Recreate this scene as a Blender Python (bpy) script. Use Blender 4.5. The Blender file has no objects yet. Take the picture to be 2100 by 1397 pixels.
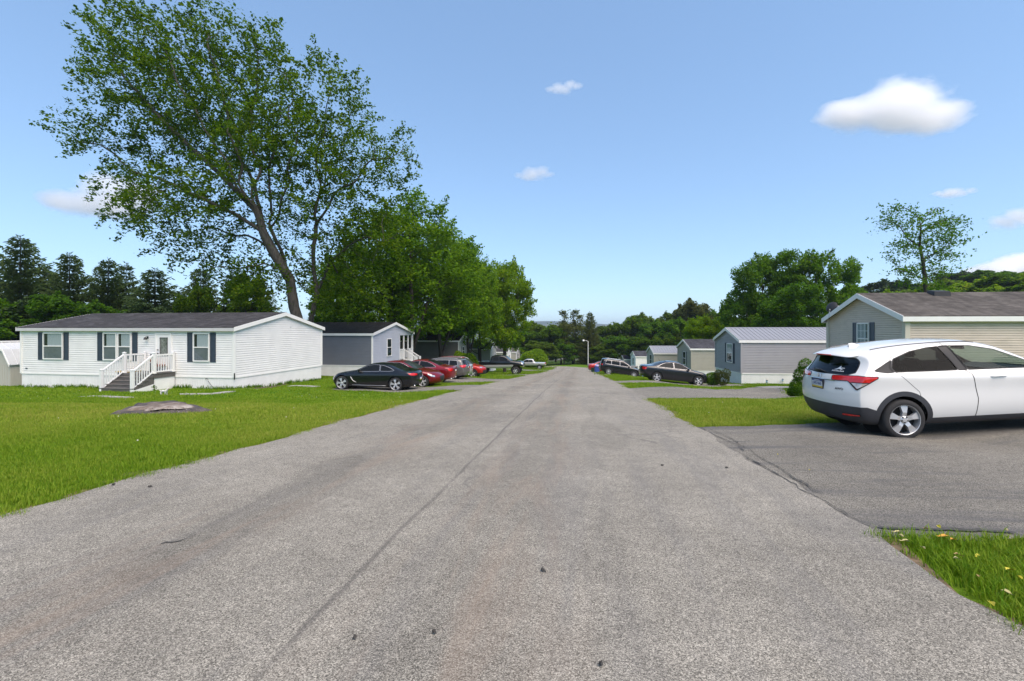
import bpy, bmesh, math, random
import numpy as np
from mathutils import Vector, Matrix, kdtree, bvhtree

R = math.radians
rng = np.random.default_rng(7)
random.seed(7)
SC = bpy.context.scene
COL = SC.collection

# ------------------------------------------------------------------ camera, sky, sun, exposure
CZ = 1.35            # camera height above the road under it
F, CX, HY = 933.0, 1050.0, 672.0     # focal length, centre and horizon in photograph pixels (16 mm lens)
cam_d = bpy.data.cameras.new('camera')
cam_d.lens, cam_d.sensor_width, cam_d.sensor_fit = 16.0, 36.0, 'HORIZONTAL'
cam_d.shift_y = -(698.5 - HY) / 2100.0
cam_d.clip_start, cam_d.clip_end = 0.1, 20000
cam = bpy.data.objects.new('camera', cam_d)
COL.objects.link(cam)
cam.location = (0, 0, CZ)
cam.rotation_euler = (R(90), 0, 0)
SC.camera = cam

SUN_EL, SUN_AZ = 58.0, 145.0         # azimuth clockwise from +Y: right of and behind the camera
world = bpy.data.worlds.new('World')
SC.world = world
world.use_nodes = True
wn = world.node_tree
bg = wn.nodes['Background']
sky = wn.nodes.new('ShaderNodeTexSky')
sky.sky_type = 'NISHITA'
sky.sun_disc = False
sky.sun_elevation, sky.sun_rotation = R(SUN_EL), R(SUN_AZ)
sky.altitude, sky.air_density, sky.dust_density, sky.ozone_density = 200, 1.0, 0.3, 1.5
soft = wn.nodes.new('ShaderNodeGamma')          # gamma curve evens the sky's brightness out between zenith and horizon
soft.inputs[1].default_value = 0.58
hue = wn.nodes.new('ShaderNodeMix'); hue.data_type = 'RGBA'; hue.blend_type = 'MULTIPLY'; hue.inputs[0].default_value = 1.0
hue.inputs[7].default_value = (.53, .675, .835, 1)
wn.links.new(sky.outputs[0], soft.inputs[0]); wn.links.new(soft.outputs[0], hue.inputs[6]); wn.links.new(hue.outputs[2], bg.inputs[0])
bg.inputs[1].default_value = 0.13
sun_d = bpy.data.lights.new('sun', 'SUN')
sun_d.energy, sun_d.angle, sun_d.color = 1.5, R(58), (1.0, 0.84, 0.70)
sun = bpy.data.objects.new('sun', sun_d)
COL.objects.link(sun)
_d = Vector((math.sin(R(SUN_AZ)) * math.cos(R(SUN_EL)), math.cos(R(SUN_AZ)) * math.cos(R(SUN_EL)), math.sin(R(SUN_EL))))
sun.rotation_euler = (-_d).to_track_quat('-Z', 'Y').to_euler()
sun.location = (40, -30, 60)
SC.view_settings.view_transform = 'Standard'
SC.view_settings.look = 'None'
SC.view_settings.gamma = 1.0
SC.view_settings.use_curve_mapping = False
SC.view_settings.exposure = 1.95
SC.render.engine = 'CYCLES'
cy = SC.cycles
cy.max_bounces, cy.diffuse_bounces, cy.glossy_bounces, cy.transmission_bounces, cy.transparent_max_bounces, cy.volume_bounces = 16, 4, 3, 4, 14, 12
cy.use_denoising = True
cy.volume_max_steps = 128
cy.caustics_reflective = cy.caustics_refractive = False


# ------------------------------------------------------------------ helpers
def pw(px, py, D):
    """The world point that lies D metres ahead and shows at photograph pixel (px, py)."""
    return np.array([(px - CX) / F * D, D, CZ - (py - HY) / F * D])


def ss(a, b, x):
    t = np.clip((x - a) / (b - a), 0, 1)
    return t * t * (3 - 2 * t)


def lin(v):
    return v / 12.92 if v <= .04045 else ((v + .055) / 1.055) ** 2.4


def rgb(r, g, b):
    """sRGB 0-255 to linear."""
    return (lin(r / 255), lin(g / 255), lin(b / 255))


def tag(o, label=None, cat=None, group=None, kind=None):
    if label: o['label'] = label
    if cat: o['category'] = cat
    if group: o['group'] = group
    if kind: o['kind'] = kind
    return o


def link(o, parent=None):
    COL.objects.link(o)
    if parent is not None: o.parent = parent
    return o


def empty(name, loc, rz=0.0, label=None, cat=None, group=None, rx=0.0, ry=0.0):
    o = bpy.data.objects.new(name, None)
    o.empty_display_size = .3
    o.location = loc
    o.rotation_euler = (rx, ry, rz)
    link(o)
    return tag(o, label, cat, group)


def put(name, mesh, parent=None, loc=None, rz=None, scale=None):
    o = bpy.data.objects.new(name, mesh)
    if loc is not None: o.location = loc
    if rz is not None: o.rotation_euler = (0, 0, rz)
    if scale is not None: o.scale = scale
    return link(o, parent)


def mesh_np(name, V, Q, mat=None, smooth=False, normals=None):
    """Mesh from numpy arrays: V (n,3), Q (m,3) or (m,4)."""
    V = np.asarray(V, dtype=np.float32); Q = np.asarray(Q, dtype=np.int32)
    k = Q.shape[1]
    me = bpy.data.meshes.new(name)
    me.vertices.add(len(V)); me.vertices.foreach_set('co', V.ravel())
    me.loops.add(Q.size); me.loops.foreach_set('vertex_index', Q.ravel())
    me.polygons.add(len(Q))
    me.polygons.foreach_set('loop_start', np.arange(0, Q.size, k, dtype=np.int32))
    me.polygons.foreach_set('loop_total', np.full(len(Q), k, dtype=np.int32))
    if smooth: me.polygons.foreach_set('use_smooth', np.ones(len(Q), dtype=bool))
    me.update(calc_edges=True)
    if normals is not None: me.normals_split_custom_set_from_vertices([tuple(n) for n in normals])
    if mat: me.materials.append(mat)
    return me


class MB:
    """Collects simple solids and links them as ONE mesh object."""
    def __init__(s): s.v, s.f = [], []

    def add(s, vs, fs):
        n = len(s.v)
        s.v += [tuple(float(c) for c in v) for v in vs]
        s.f += [tuple(i + n for i in f) for f in fs]
        return s

    def quad(s, a, b, c, d): return s.add([a, b, c, d], [(0, 1, 2, 3)])

    def box(s, x0, x1, y0, y1, z0, z1):
        return s.add([(x0, y0, z0), (x1, y0, z0), (x1, y1, z0), (x0, y1, z0), (x0, y0, z1), (x1, y0, z1), (x1, y1, z1), (x0, y1, z1)],
                     [(0, 3, 2, 1), (4, 5, 6, 7), (0, 1, 5, 4), (1, 2, 6, 5), (2, 3, 7, 6), (3, 0, 4, 7)])

    def hexa(s, p):
        """Eight points: bottom loop then top loop."""
        return s.add(p, [(0, 3, 2, 1), (4, 5, 6, 7), (0, 1, 5, 4), (1, 2, 6, 5), (2, 3, 7, 6), (3, 0, 4, 7)])

    def tube(s, pts, r, n=6, cap=True):
        pts = [Vector(p) for p in pts]
        rs = r if hasattr(r, '__len__') else [r] * len(pts)
        rings = []
        up = None
        for i, p in enumerate(pts):
            d = (pts[min(i + 1, len(pts) - 1)] - pts[max(i - 1, 0)]).normalized()
            if up is None:
                up = Vector((0, 0, 1)) if abs(d.z) < .9 else Vector((1, 0, 0))
            a = d.cross(up)
            if a.length < 1e-4: a = d.orthogonal()
            a.normalize(); b = a.cross(d).normalized(); up = b
            rings.append([p + (a * math.cos(t) + b * math.sin(t)) * rs[i] for t in (2 * math.pi * k / n for k in range(n))])
        vs = [q for ring in rings for q in ring]
        fs = [(i * n + k, (i + 1) * n + k, (i + 1) * n + (k + 1) % n, i * n + (k + 1) % n) for i in range(len(pts) - 1) for k in range(n)]
        if cap: fs += [tuple(range(n)), tuple(range((len(pts) - 1) * n, len(pts) * n))[::-1]]
        return s.add(vs, fs)

    def lathe(s, prof, n=24, axis='z', o=(0, 0, 0)):
        """prof: (radius, height) list, turned round the axis."""
        vs = []
        for r, h in prof:
            for k in range(n):
                t = 2 * math.pi * k / n
                c, d = r * math.cos(t), r * math.sin(t)
                p = (c, d, h) if axis == 'z' else ((c, h, d) if axis == 'y' else (h, c, d))
                vs.append((p[0] + o[0], p[1] + o[1], p[2] + o[2]))
        fs = [(i * n + k, i * n + (k + 1) % n, (i + 1) * n + (k + 1) % n, (i + 1) * n + k) for i in range(len(prof) - 1) for k in range(n)]
        return s.add(vs, fs)

    def mesh(s, name, mat=None, smooth=False):
        me = bpy.data.meshes.new(name)
        me.from_pydata(s.v, [], s.f)
        if mat: me.materials.append(mat)
        if smooth:
            me.polygons.foreach_set('use_smooth', np.ones(len(me.polygons), dtype=bool))
        me.update()
        return me

    def build(s, name, mat, parent=None, smooth=False):
        return put(name, s.mesh(name, mat, smooth), parent)


# ------------------------------------------------------------------ materials
class NT:
    """Small shorthand for building a material's nodes."""
    def __init__(s, name):
        s.m = bpy.data.materials.new(name); s.m.use_nodes = True
        s.t = s.m.node_tree; s.p = s.t.nodes['Principled BSDF']; s.out = s.t.nodes['Material Output']

    def n(s, typ, **kw):
        nd = s.t.nodes.new('ShaderNode' + typ)
        for k, v in kw.items(): setattr(nd, k, v)
        return nd

    def l(s, a, b): s.t.links.new(a, b)

    def coord(s, which='Object', scale=None):
        c = s.n('TexCoord').outputs[which]
        if scale is None: return c
        mp = s.n('Mapping'); mp.inputs['Scale'].default_value = scale
        s.l(c, mp.inputs[0])
        return mp.outputs[0]

    def noise(s, vec, scale, detail=4, rough=.55, dist=0.0):
        nd = s.n('TexNoise'); nd.inputs['Scale'].default_value = scale; nd.inputs['Detail'].default_value = detail
        nd.inputs['Roughness'].default_value = rough; nd.inputs['Distortion'].default_value = dist
        s.l(vec, nd.inputs['Vector'])
        return nd.outputs['Fac']

    def ramp(s, fac, stops):
        nd = s.n('ValToRGB'); e = nd.color_ramp.elements
        while len(e) < len(stops): e.new(0.5)
        for el, (p, c) in zip(e, stops):
            el.position = p
            el.color = (*c, 1) if hasattr(c, '__len__') else (c, c, c, 1)
        s.l(fac, nd.inputs[0])
        return nd.outputs[0]

    def mix(s, fac, a, b, mode='MIX'):
        nd = s.n('Mix', data_type='RGBA', blend_type=mode)
        for sock, v in ((nd.inputs[0], fac), (nd.inputs[6], a), (nd.inputs[7], b)):
            if isinstance(v, bpy.types.NodeSocket): s.l(v, sock)
            elif hasattr(v, '__len__'): sock.default_value = (*v, 1)
            else: sock.default_value = v
        return nd.outputs[2]

    def math(s, op, a, b=0.0):
        nd = s.n('Math', operation=op)
        for sock, v in zip(nd.inputs, (a, b)):
            if isinstance(v, bpy.types.NodeSocket): s.l(v, sock)
            else: sock.default_value = v
        return nd.outputs[0]

    def bump(s, h, strength=.3, dist=.01):
        b = s.n('Bump'); b.inputs['Strength'].default_value = strength; b.inputs['Distance'].default_value = dist
        s.l(h, b.inputs['Height']); s.l(b.outputs[0], s.p.inputs['Normal'])

    def set(s, **kw):
        for k, v in kw.items():
            sock = s.p.inputs[k.replace('_', ' ')]
            if isinstance(v, bpy.types.NodeSocket): s.l(v, sock)
            elif hasattr(v, '__len__') and len(v) == 3: sock.default_value = (*v, 1)
            else: sock.default_value = v
        return s.m


def M(name, col, rough=.6, metal=0.0, var=.12, scale=3.0, bump=0.0, bscale=60, coat=0.0, spec=.5, stretch=None, emit=None):
    t = NT(name)
    vec = t.coord('Object', stretch or (1, 1, 1))
    a = t.noise(vec, scale, 5)
    base = t.mix(t.ramp(a, [(.3, 0.0), (.7, 1.0)]), tuple(c * (1 - var) for c in col), tuple(min(1, c * (1 + var)) for c in col))
    t.set(Base_Color=base, Roughness=rough, Metallic=metal)
    t.p.inputs['Specular IOR Level'].default_value = spec
    if coat:
        t.p.inputs['Coat Weight'].default_value = coat; t.p.inputs['Coat Roughness'].default_value = .03
    if bump: t.bump(t.noise(vec, bscale, 3), bump)
    return t.m


def glass_mat(name, tint, gloss=.06, rough=.02):
    """Thin see-through pane: tinted transparency under a mirror-like film."""
    t = NT(name)
    tr = t.n('BsdfTransparent'); tr.inputs[0].default_value = (*tint, 1)
    gl = t.n('BsdfGlossy'); gl.inputs[0].default_value = (.9, .95, 1, 1); gl.inputs[1].default_value = rough
    fr = t.n('LayerWeight')
    f = t.math('ADD', t.math('MULTIPLY', t.math('POWER', fr.outputs['Facing'], 4.0), .4), gloss)
    ms = t.n('MixShader')
    t.l(f, ms.inputs[0]); t.l(tr.outputs[0], ms.inputs[1]); t.l(gl.outputs[0], ms.inputs[2])
    t.l(ms.outputs[0], t.out.inputs[0])
    return t.m


def leaf_mat(name, stops, trans=.35, rough=.55):
    """Foliage: colour differs leaf by leaf and, more slowly, from bough to bough."""
    t = NT(name)
    g = t.n('NewGeometry').outputs['Random Per Island']
    slow = t.noise(t.coord('Object'), .55, 2)
    info = t.n('ObjectInfo').outputs['Random']
    f = t.math('ADD', t.math('MULTIPLY', g, .5), t.math('MULTIPLY', slow, .62))
    f = t.math('ADD', f, t.math('MULTIPLY', info, .16))
    c = t.ramp(t.math('SUBTRACT', f, .1), stops)
    t.set(Base_Color=c, Roughness=.65)
    t.p.inputs['Specular IOR Level'].default_value = .14
    tl = t.n('BsdfTranslucent')
    t.l(t.mix(.6, c, (.5, .55, .04), 'MULTIPLY') if False else c, tl.inputs[0])
    ms = t.n('MixShader'); ms.inputs[0].default_value = trans
    t.l(t.p.outputs[0], ms.inputs[1]); t.l(tl.outputs[0], ms.inputs[2]); t.l(ms.outputs[0], t.out.inputs[0])
    return t.m


def asphalt(name, base, speck, stain=True, dark=.5):
    """Old chip-seal: pale and dark stones, tan tyre stains, oil, a seam along the middle. UV is in metres (across, along)."""
    t = NT(name)
    ob = t.coord('Object')
    uv = t.coord('UV')
    vo = t.n('TexVoronoi'); vo.inputs['Scale'].default_value = 175; t.l(ob, vo.inputs['Vector'])
    sep = t.n('SeparateColor'); t.l(vo.outputs['Color'], sep.inputs[0])
    stone = t.ramp(sep.outputs[0], [(0, base * (1 - speck)), (.3, base * (1 - speck * .35)), (.7, base * (1 + speck * .25)), (1, base * (1 + speck * 1.1))])
    fine = t.noise(ob, 210, 2, .7)
    c = t.mix(t.ramp(fine, [(.38, 1.0), (.47, 0.0)]), stone, (base * .22, base * .21, base * .20))
    c = t.mix(1.0, c, (1.07, 1.01, .86), 'MULTIPLY')
    big = t.noise(ob, .55, 6, .65)
    c = t.mix(1.0, c, t.ramp(big, [(.3, .80), (.7, 1.14)]), 'MULTIPLY')
    mid = t.noise(ob, 6, 4, .7)
    c = t.mix(1.0, c, t.ramp(mid, [(.3, .86), (.7, 1.1)]), 'MULTIPLY')
    sl = t.n('Mapping'); sl.inputs['Scale'].default_value = (1.6, .16, 1); t.l(uv, sl.inputs[0])
    streak = t.noise(sl.outputs[0], 1.3, 5, .65, .4)
    c = t.mix(t.math('MULTIPLY', t.ramp(streak, [(.36, 1.0), (.5, 0.0)]), dark * .5), c, (base * .45, base * .45, base * .46))
    if stain:
        sx = t.n('SeparateXYZ'); t.l(uv, sx.inputs[0])
        u = sx.outputs[0]
        track = t.n('Math', operation='ABSOLUTE'); t.l(t.math('SUBTRACT', t.math('ABSOLUTE', t.math('ADD', u, .35)), 1.05), track.inputs[0])
        near_track = t.ramp(track.outputs[0], [(.05, 1.0), (.75, 0.0)])
        lane = t.ramp(t.math('ADD', track.outputs[0], t.math('MULTIPLY', t.math('SUBTRACT', t.noise(uv, .35, 4), .5), .5)), [(.12, .90), (.55, 1.05)])
        c = t.mix(1.0, c, lane, 'MULTIPLY')
        patch = t.n('Mapping'); patch.inputs['Scale'].default_value = (.5, .09, 1); t.l(uv, patch.inputs[0])
        pt = t.ramp(t.noise(patch.outputs[0], 1.7, 2, .4), [(.60, 1.0), (.615, .90)])
        c = t.mix(1.0, c, pt, 'MULTIPLY')
        vc = t.n('TexVoronoi', feature='DISTANCE_TO_EDGE'); vc.inputs['Scale'].default_value = .33
        wv = t.n('VectorMath', operation='ADD'); nzv = t.n('TexNoise'); nzv.inputs['Scale'].default_value = 1.1; nzv.inputs['Detail'].default_value = 6; t.l(uv, nzv.inputs['Vector'])
        scv = t.n('VectorMath', operation='SCALE'); scv.inputs['Scale'].default_value = .9; t.l(nzv.outputs['Color'], scv.inputs[0]); t.l(uv, wv.inputs[0]); t.l(scv.outputs[0], wv.inputs[1]); t.l(wv.outputs[0], vc.inputs['Vector'])
        hair = t.math('MULTIPLY', t.ramp(vc.outputs['Distance'], [(.0035, 1.0), (.010, 0.0)]), t.ramp(t.noise(uv, .28, 3), [(.52, 0.0), (.64, .55)]))
        c = t.mix(hair, c, (base * .35, base * .34, base * .32))
        sl2 = t.n('Mapping'); sl2.inputs['Scale'].default_value = (2.2, .3, 1); t.l(uv, sl2.inputs[0])
        tan = t.ramp(t.noise(sl2.outputs[0], 1.1, 6, .62, .6), [(.47, 0.0), (.66, 1.0)])
        c = t.mix(t.math('MULTIPLY', t.math('MULTIPLY', near_track, tan), .5), c, (base * 1.05, base * .80, base * .60))
        wob = t.math('MULTIPLY', t.math('SUBTRACT', t.noise(uv, .6, 4), .5), .12)
        seam = t.n('Math', operation='ABSOLUTE'); t.l(t.math('ADD', t.math('ADD', u, .03), wob), seam.inputs[0])
        brk = t.ramp(t.noise(uv, 1.4, 4), [(.3, .15), (.55, .6)])
        c = t.mix(t.math('MULTIPLY', t.ramp(seam.outputs[0], [(.006, 1.0), (.03, 0.0)]), brk), c, (base * .32, base * .3, base * .28))
    t.set(Base_Color=c, Roughness=.88)
    t.p.inputs['Specular IOR Level'].default_value = .25
    t.bump(t.math('ADD', sep.outputs[1], fine), .55, .006)
    return t.m


def lawn_mat():
    t = NT('lawn_soil_and_thatch')
    ob = t.coord('Object')
    a, b, c = t.noise(ob, .3, 5, .65), t.noise(ob, 1.3, 4, .6), t.noise(ob, 38, 3, .7)
    col = t.ramp(a, [(.30, (.044, .118, .006)), (.50, (.080, .168, .010)), (.68, (.150, .205, .020))])
    col = t.mix(t.ramp(b, [(.45, 0.0), (.7, .55)]), col, (.110, .205, .012))
    col = t.mix(1.0, col, t.ramp(c, [(.3, .55), (.7, 1.3)]), 'MULTIPLY')
    sy = t.n('SeparateXYZ'); t.l(ob, sy.inputs[0])            # a paler, yellower strip runs across the lawn
    wy = t.math('ADD', sy.outputs[1], t.math('MULTIPLY', t.noise(ob, .4, 3), 1.2))
    strip = t.math('MULTIPLY', t.ramp(t.math('DIVIDE', wy, 30.0), [(.22, .15), (.34, 1.0), (.485, 1.0), (.50, 0.0)]), .55)
    col = t.mix(strip, col, (.185, .232, .028))
    sp = t.n('VectorMath', operation='LENGTH'); t.l(ob, sp.inputs[0])      # beyond the park the land is woods and dull fields
    far = t.n('MapRange'); far.inputs[1].default_value, far.inputs[2].default_value = 115, 190; t.l(sp.outputs['Value'], far.inputs[0])
    wood = t.mix(t.ramp(t.noise(ob, .004, 4, .6), [(.45, 0.0), (.6, 1.0)]), (.030, .040, .024), (.085, .085, .050))
    col = t.mix(far.outputs[0], col, wood)
    t.set(Base_Color=col, Roughness=.95)
    t.p.inputs['Specular IOR Level'].default_value = .1
    t.bump(c, .6, .03)
    return t.m


MAT = {}
MAT['white_trim'] = M('white_painted_trim', (.82, .81, .79), .45, var=.03)
MAT['fascia_grey'] = M('dull_grey_fascia', (.52, .52, .525), .5, var=.06)
MAT['white_vinyl'] = M('white_vinyl_siding', (.66, .66, .665), .5, var=.035, scale=1.2)
MAT['trim_chrome'] = M('satin_window_trim', (.42, .42, .43), .38, .7, var=.03)
MAT['white_skirt'] = M('white_skirting', (.78, .775, .77), .5, var=.05, scale=2)
MAT['white_pvc'] = M('white_pvc_rail', (.78, .78, .77), .35, var=.02)
MAT['navy'] = M('slate_blue_shutter', (.030, .044, .066), .55, var=.15, scale=8)
MAT['greyblue'] = M('grey_shutter', (.085, .10, .125), .6, var=.1, scale=8)
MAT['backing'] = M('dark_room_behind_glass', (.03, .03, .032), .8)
MAT['curtain'] = M('pale_curtain', (.74, .73, .71), .8, var=.08, scale=2, stretch=(14, 14, .6))
MAT['screen'] = M('grey_insect_screen', (.27, .27, .275), .8, var=.12, scale=3)
MAT['pane'] = glass_mat('window_pane', (.82, .86, .88), .03)
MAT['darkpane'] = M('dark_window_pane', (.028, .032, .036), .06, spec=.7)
MAT['black_metal'] = M('black_metal', (.018, .018, .02), .4)
MAT['black_plastic'] = M('black_plastic', (.022, .022, .025), .55)
MAT['chrome'] = M('bright_chrome', (.72, .72, .73), .14, 1.0, var=.02)
MAT['steel'] = M('galvanised_steel', (.5, .51, .52), .4, .8, var=.06)
MAT['bark'] = M('grey_brown_bark', (.058, .053, .046), .9, var=.55, scale=5, bump=.7, bscale=18, stretch=(2, 2, .5))
MAT['darkbark'] = M('dark_bark', (.040, .033, .028), .95, var=.4, scale=5, bump=.6, bscale=14, stretch=(2, 2, .5))
MAT['palebark'] = M('pale_bark', (.17, .155, .135), .9, var=.3, scale=5, bump=.6, bscale=14, stretch=(2, 2, .5))
MAT['deckwood'] = M('weathered_grey_deck_wood', (.105, .098, .092), .85, var=.3, scale=4, bump=.4, bscale=30, stretch=(.6, 5, 5))
MAT['concrete'] = M('old_concrete', (.34, .33, .31), .9, var=.18, scale=6, bump=.3)
MAT['mulch'] = M('brown_mulch', (.105, .072, .056), .95, var=.35, scale=14, bump=.8, bscale=60)
MAT['soil'] = M('bare_soil_edge', (.15, .105, .062), .95, var=.4, scale=9, bump=.7, bscale=70)
MAT['crack'] = M('tar_black_crack', (.058, .056, .053), .95, var=.4, scale=20, bump=.8)
MAT['road'] = asphalt('pale_chip_seal_road', .265, .66)
MAT['drive'] = asphalt('dark_driveway_asphalt', .195, .8, stain=False, dark=1.5)
MAT['drive2'] = asphalt('worn_driveway_asphalt', .22, .6, stain=False, dark=.8)
MAT['lawn'] = lawn_mat()
# ------------------------------------------------------------------ ground
_hy = np.array([-400, -60, -20, 0, 7.2, 15, 27, 39, 50, 61, 71, 85, 100, 120, 150, 200, 300, 600, 1500, 6000.])
_hz = np.array([-24, -3.1, .10, 1.35, 1.80, 2.30, 3.22, 4.20, 5.10, 5.98, 6.75, 7.75, 8.62, 9.65, 11, 14, 22, 46, 60, 60.])
_ty = np.arange(-400, 6000, .5)
_tz = np.interp(_ty, _hy, _hz)
_k = np.exp(-.5 * (np.arange(-20, 21) / 7.) ** 2); _k /= _k.sum()
_tz = np.convolve(np.pad(_tz, 20, mode='edge'), _k, 'valid')
ROAD0, ROADK = -1.31, .146      # the road's middle: x = ROAD0 + ROADK * y
RC, RS = math.cos(math.atan(ROADK)), math.sin(math.atan(ROADK))


def lat(x, y):
    return (x - ROAD0 - ROADK * y) * RC


def _base(x, y):
    t = lat(x, y)
    z = -np.interp(y, _ty, _tz)
    z = z - .45 * ss(4.5, 10, t) * ss(13, 24, y)
    u_ = np.minimum(t - 7.5, 8)
    z = z + .105 * .5 * (u_ + np.sqrt(u_ * u_ + .6)) * (1 - ss(11, 17, y)) * ss(3.4, 5.0, t)
    z = z - .22 * ss(-3.6, -7.5, t) * ss(9, 20, y)
    z = z + .23 * np.clip(t - 42, 0, 400) * ss(28, 60, y) * (1 - ss(400, 900, y))
    r = np.sqrt(x * x + y * y)
    z = z + (82 + 16 * np.sin(x * .0017 + 1.3) + 9 * np.sin(x * .0061)) * ss(2000, 3300, r) * ss(0, 900, y)
    return z


_C = np.array([(-5.9, 23.5, -3.26), (-8.7, 24, -3.27), (-14, 23, -3.10), (-20, 24, -3.22), (-27, 25.3, -3.34), (11, 31, -3.78), (12, 50, -5.38), (17, 32, -3.9),
               (-13, 30.5, -3.42), (-11, 35, -3.6), (-5, 38, -3.95), (-6, 33, -3.78), (-6, 29.5, -3.50), (0, 53, -5.4), (3.5, 85, -7.68), (-19.5, 20.5, -3.02)])
_CR = _C[:, 2] - _base(_C[:, 0], _C[:, 1])


def zrel(x, y):
    x, y = np.asarray(x, float), np.asarray(y, float)
    z = _base(x, y)
    num = np.zeros_like(z); den = np.zeros_like(z) + .22
    for (cx, cy_, _), r in zip(_C, _CR):
        w = np.exp(-((x - cx) ** 2 + (y - cy_) ** 2) / (2 * 4.2 ** 2))
        num = num + w * r; den = den + w
    m = ss(.6, 4.0, np.abs(lat(x, y)) - 3.5)
    z = z + num / den * m
    z = z + (.03 * np.sin(x * .9 + 1) * np.sin(y * .7) + .02 * np.sin(x * 2.1 + y * 1.3)) * m * (np.abs(y) < 200)
    return z


def zg(x, y):
    return zrel(x, y) + CZ


def G(px, py):
    """Where the ground shows at a photograph pixel."""
    dx, dz = (px - CX) / F, -(py - HY) / F
    ys = np.concatenate([np.arange(.8, 60, .05), np.arange(60, 400, .5)])
    d = dz * ys - zrel(dx * ys, ys)
    i = int(np.argmax(d < 0))
    if i == 0: i = len(ys) - 1
    a, b = ys[i - 1], ys[i]
    for _ in range(30):
        m = (a + b) / 2
        if dz * m - float(zrel(dx * m, m)) > 0: a = m
        else: b = m
    return np.array([dx * a, a, CZ + dz * a])


def gp(x, y, up=0.0):
    return (float(x), float(y), float(zg(x, y)) + up)


def axis(lo, hi, step, flo, fhi, grow=1.22):
    out = list(np.arange(flo, fhi + 1e-6, step))
    d = step
    while out[-1] < hi: d *= grow; out.append(out[-1] + d)
    d = step
    while out[0] > lo: d *= grow; out.insert(0, out[0] - d)
    return np.array(out)


def grid_mesh(name, X, Y, Z, mat, UV=None, smooth=True):
    n, m = X.shape
    V = np.stack([X, Y, Z], -1).reshape(-1, 3)
    i = np.arange(n - 1)[:, None] * m + np.arange(m - 1)[None, :]
    Q = np.stack([i, i + 1, i + m + 1, i + m], -1).reshape(-1, 4)
    me = mesh_np(name, V, Q, mat, smooth)
    if UV is not None:
        lay = me.uv_layers.new(name='UVMap')
        lay.data.foreach_set('uv', np.asarray(UV, dtype=np.float32).reshape(-1, 2)[Q.ravel()].ravel())
    return me


# the road: straight, then turning left at the bottom
_cl = [(ROAD0 + ROADK * y, y) for y in np.arange(-12, 88.1, 1.0)]
_x, _y, _h = _cl[-1][0], _cl[-1][1], math.atan(ROADK)
for _ in range(48):
    _h -= .052 if _h > -1.35 else 0.0
    _x += math.sin(_h); _y += math.cos(_h)
    _cl.append((_x, _y))
_cl = np.array(_cl)
_tan = np.gradient(_cl, axis=0); _tan /= np.linalg.norm(_tan, axis=1)[:, None]
_nor = np.stack([_tan[:, 1], -_tan[:, 0]], 1)
_s = np.concatenate([[0], np.cumsum(np.linalg.norm(np.diff(_cl, axis=0), axis=1))])


def wob(s, seed):
    return .05 * np.sin(s * 1.7 + seed) + .035 * np.sin(s * 4.3 + 2 * seed) + .02 * np.sin(s * 9.1 + seed * 3)


def ribbon(name, lo, hi, mat, up, n=10, wl=0.0, wr=0.0):
    ss_ = np.arange(0, _s[-1], .33)
    cx_, cy_ = np.interp(ss_, _s, _cl[:, 0]), np.interp(ss_, _s, _cl[:, 1])
    nx, ny = np.interp(ss_, _s, _nor[:, 0]), np.interp(ss_, _s, _nor[:, 1])
    a, b = lo + wl * wob(ss_, 1.0), hi + wr * wob(ss_, 4.0)
    t = a[:, None] + (b - a)[:, None] * np.linspace(0, 1, n)[None, :]
    X, Y = cx_[:, None] + nx[:, None] * t, cy_[:, None] + ny[:, None] * t
    Z = zg(X, Y) + up
    UV = np.stack([t, np.broadcast_to(ss_[:, None], t.shape)], -1)
    return tag(put(name, grid_mesh(name, X, Y, Z, mat, UV)), kind='structure')


ribbon('road', -3.47, 3.47, MAT['road'], .030, 12, 1.0, 1.0)
ribbon('road_shoulder', -3.62, -3.2, MAT['soil'], .016, 4, 2.2, 0)
ribbon('road_shoulder', 3.2, 3.60, MAT['soil'], .016, 4, 0, 2.2)

DRIVES = []


def driveway(name, c, mat, up=.022, n=(46, 26), kind='structure', rag=.06):
    """A sheet between four ground corners (road-near, far-near, far-far, road-far) that follows the slope."""
    c = [np.array(p[:2]) for p in c]
    u, v = np.meshgrid(np.linspace(0, 1, n[0]), np.linspace(0, 1, n[1]))
    P = ((1 - u) * (1 - v))[..., None] * c[0] + (u * (1 - v))[..., None] * c[1] + (u * v)[..., None] * c[2] + ((1 - u) * v)[..., None] * c[3]
    L = np.linalg.norm(c[1] - c[0]); Wd = np.linalg.norm(c[3] - c[0])
    w = rag * (np.sin(u * L * 2.3 + L) + .6 * np.sin(u * L * 5.9 + 2))
    P[..., 1] += w * ((v > .999) * 1.0 - (v < .001) * 1.0)
    X, Y = P[..., 0], P[..., 1]
    DRIVES.append(np.array(c))
    return tag(put(name, grid_mesh(name, X, Y, zg(X, Y) + up, mat, np.stack([v * Wd, u * L], -1))), kind=kind)


def redge(y, side=1, inset=.35):
    return np.array([ROAD0 + ROADK * y + side * (3.47 - inset) / RC, y])


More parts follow.
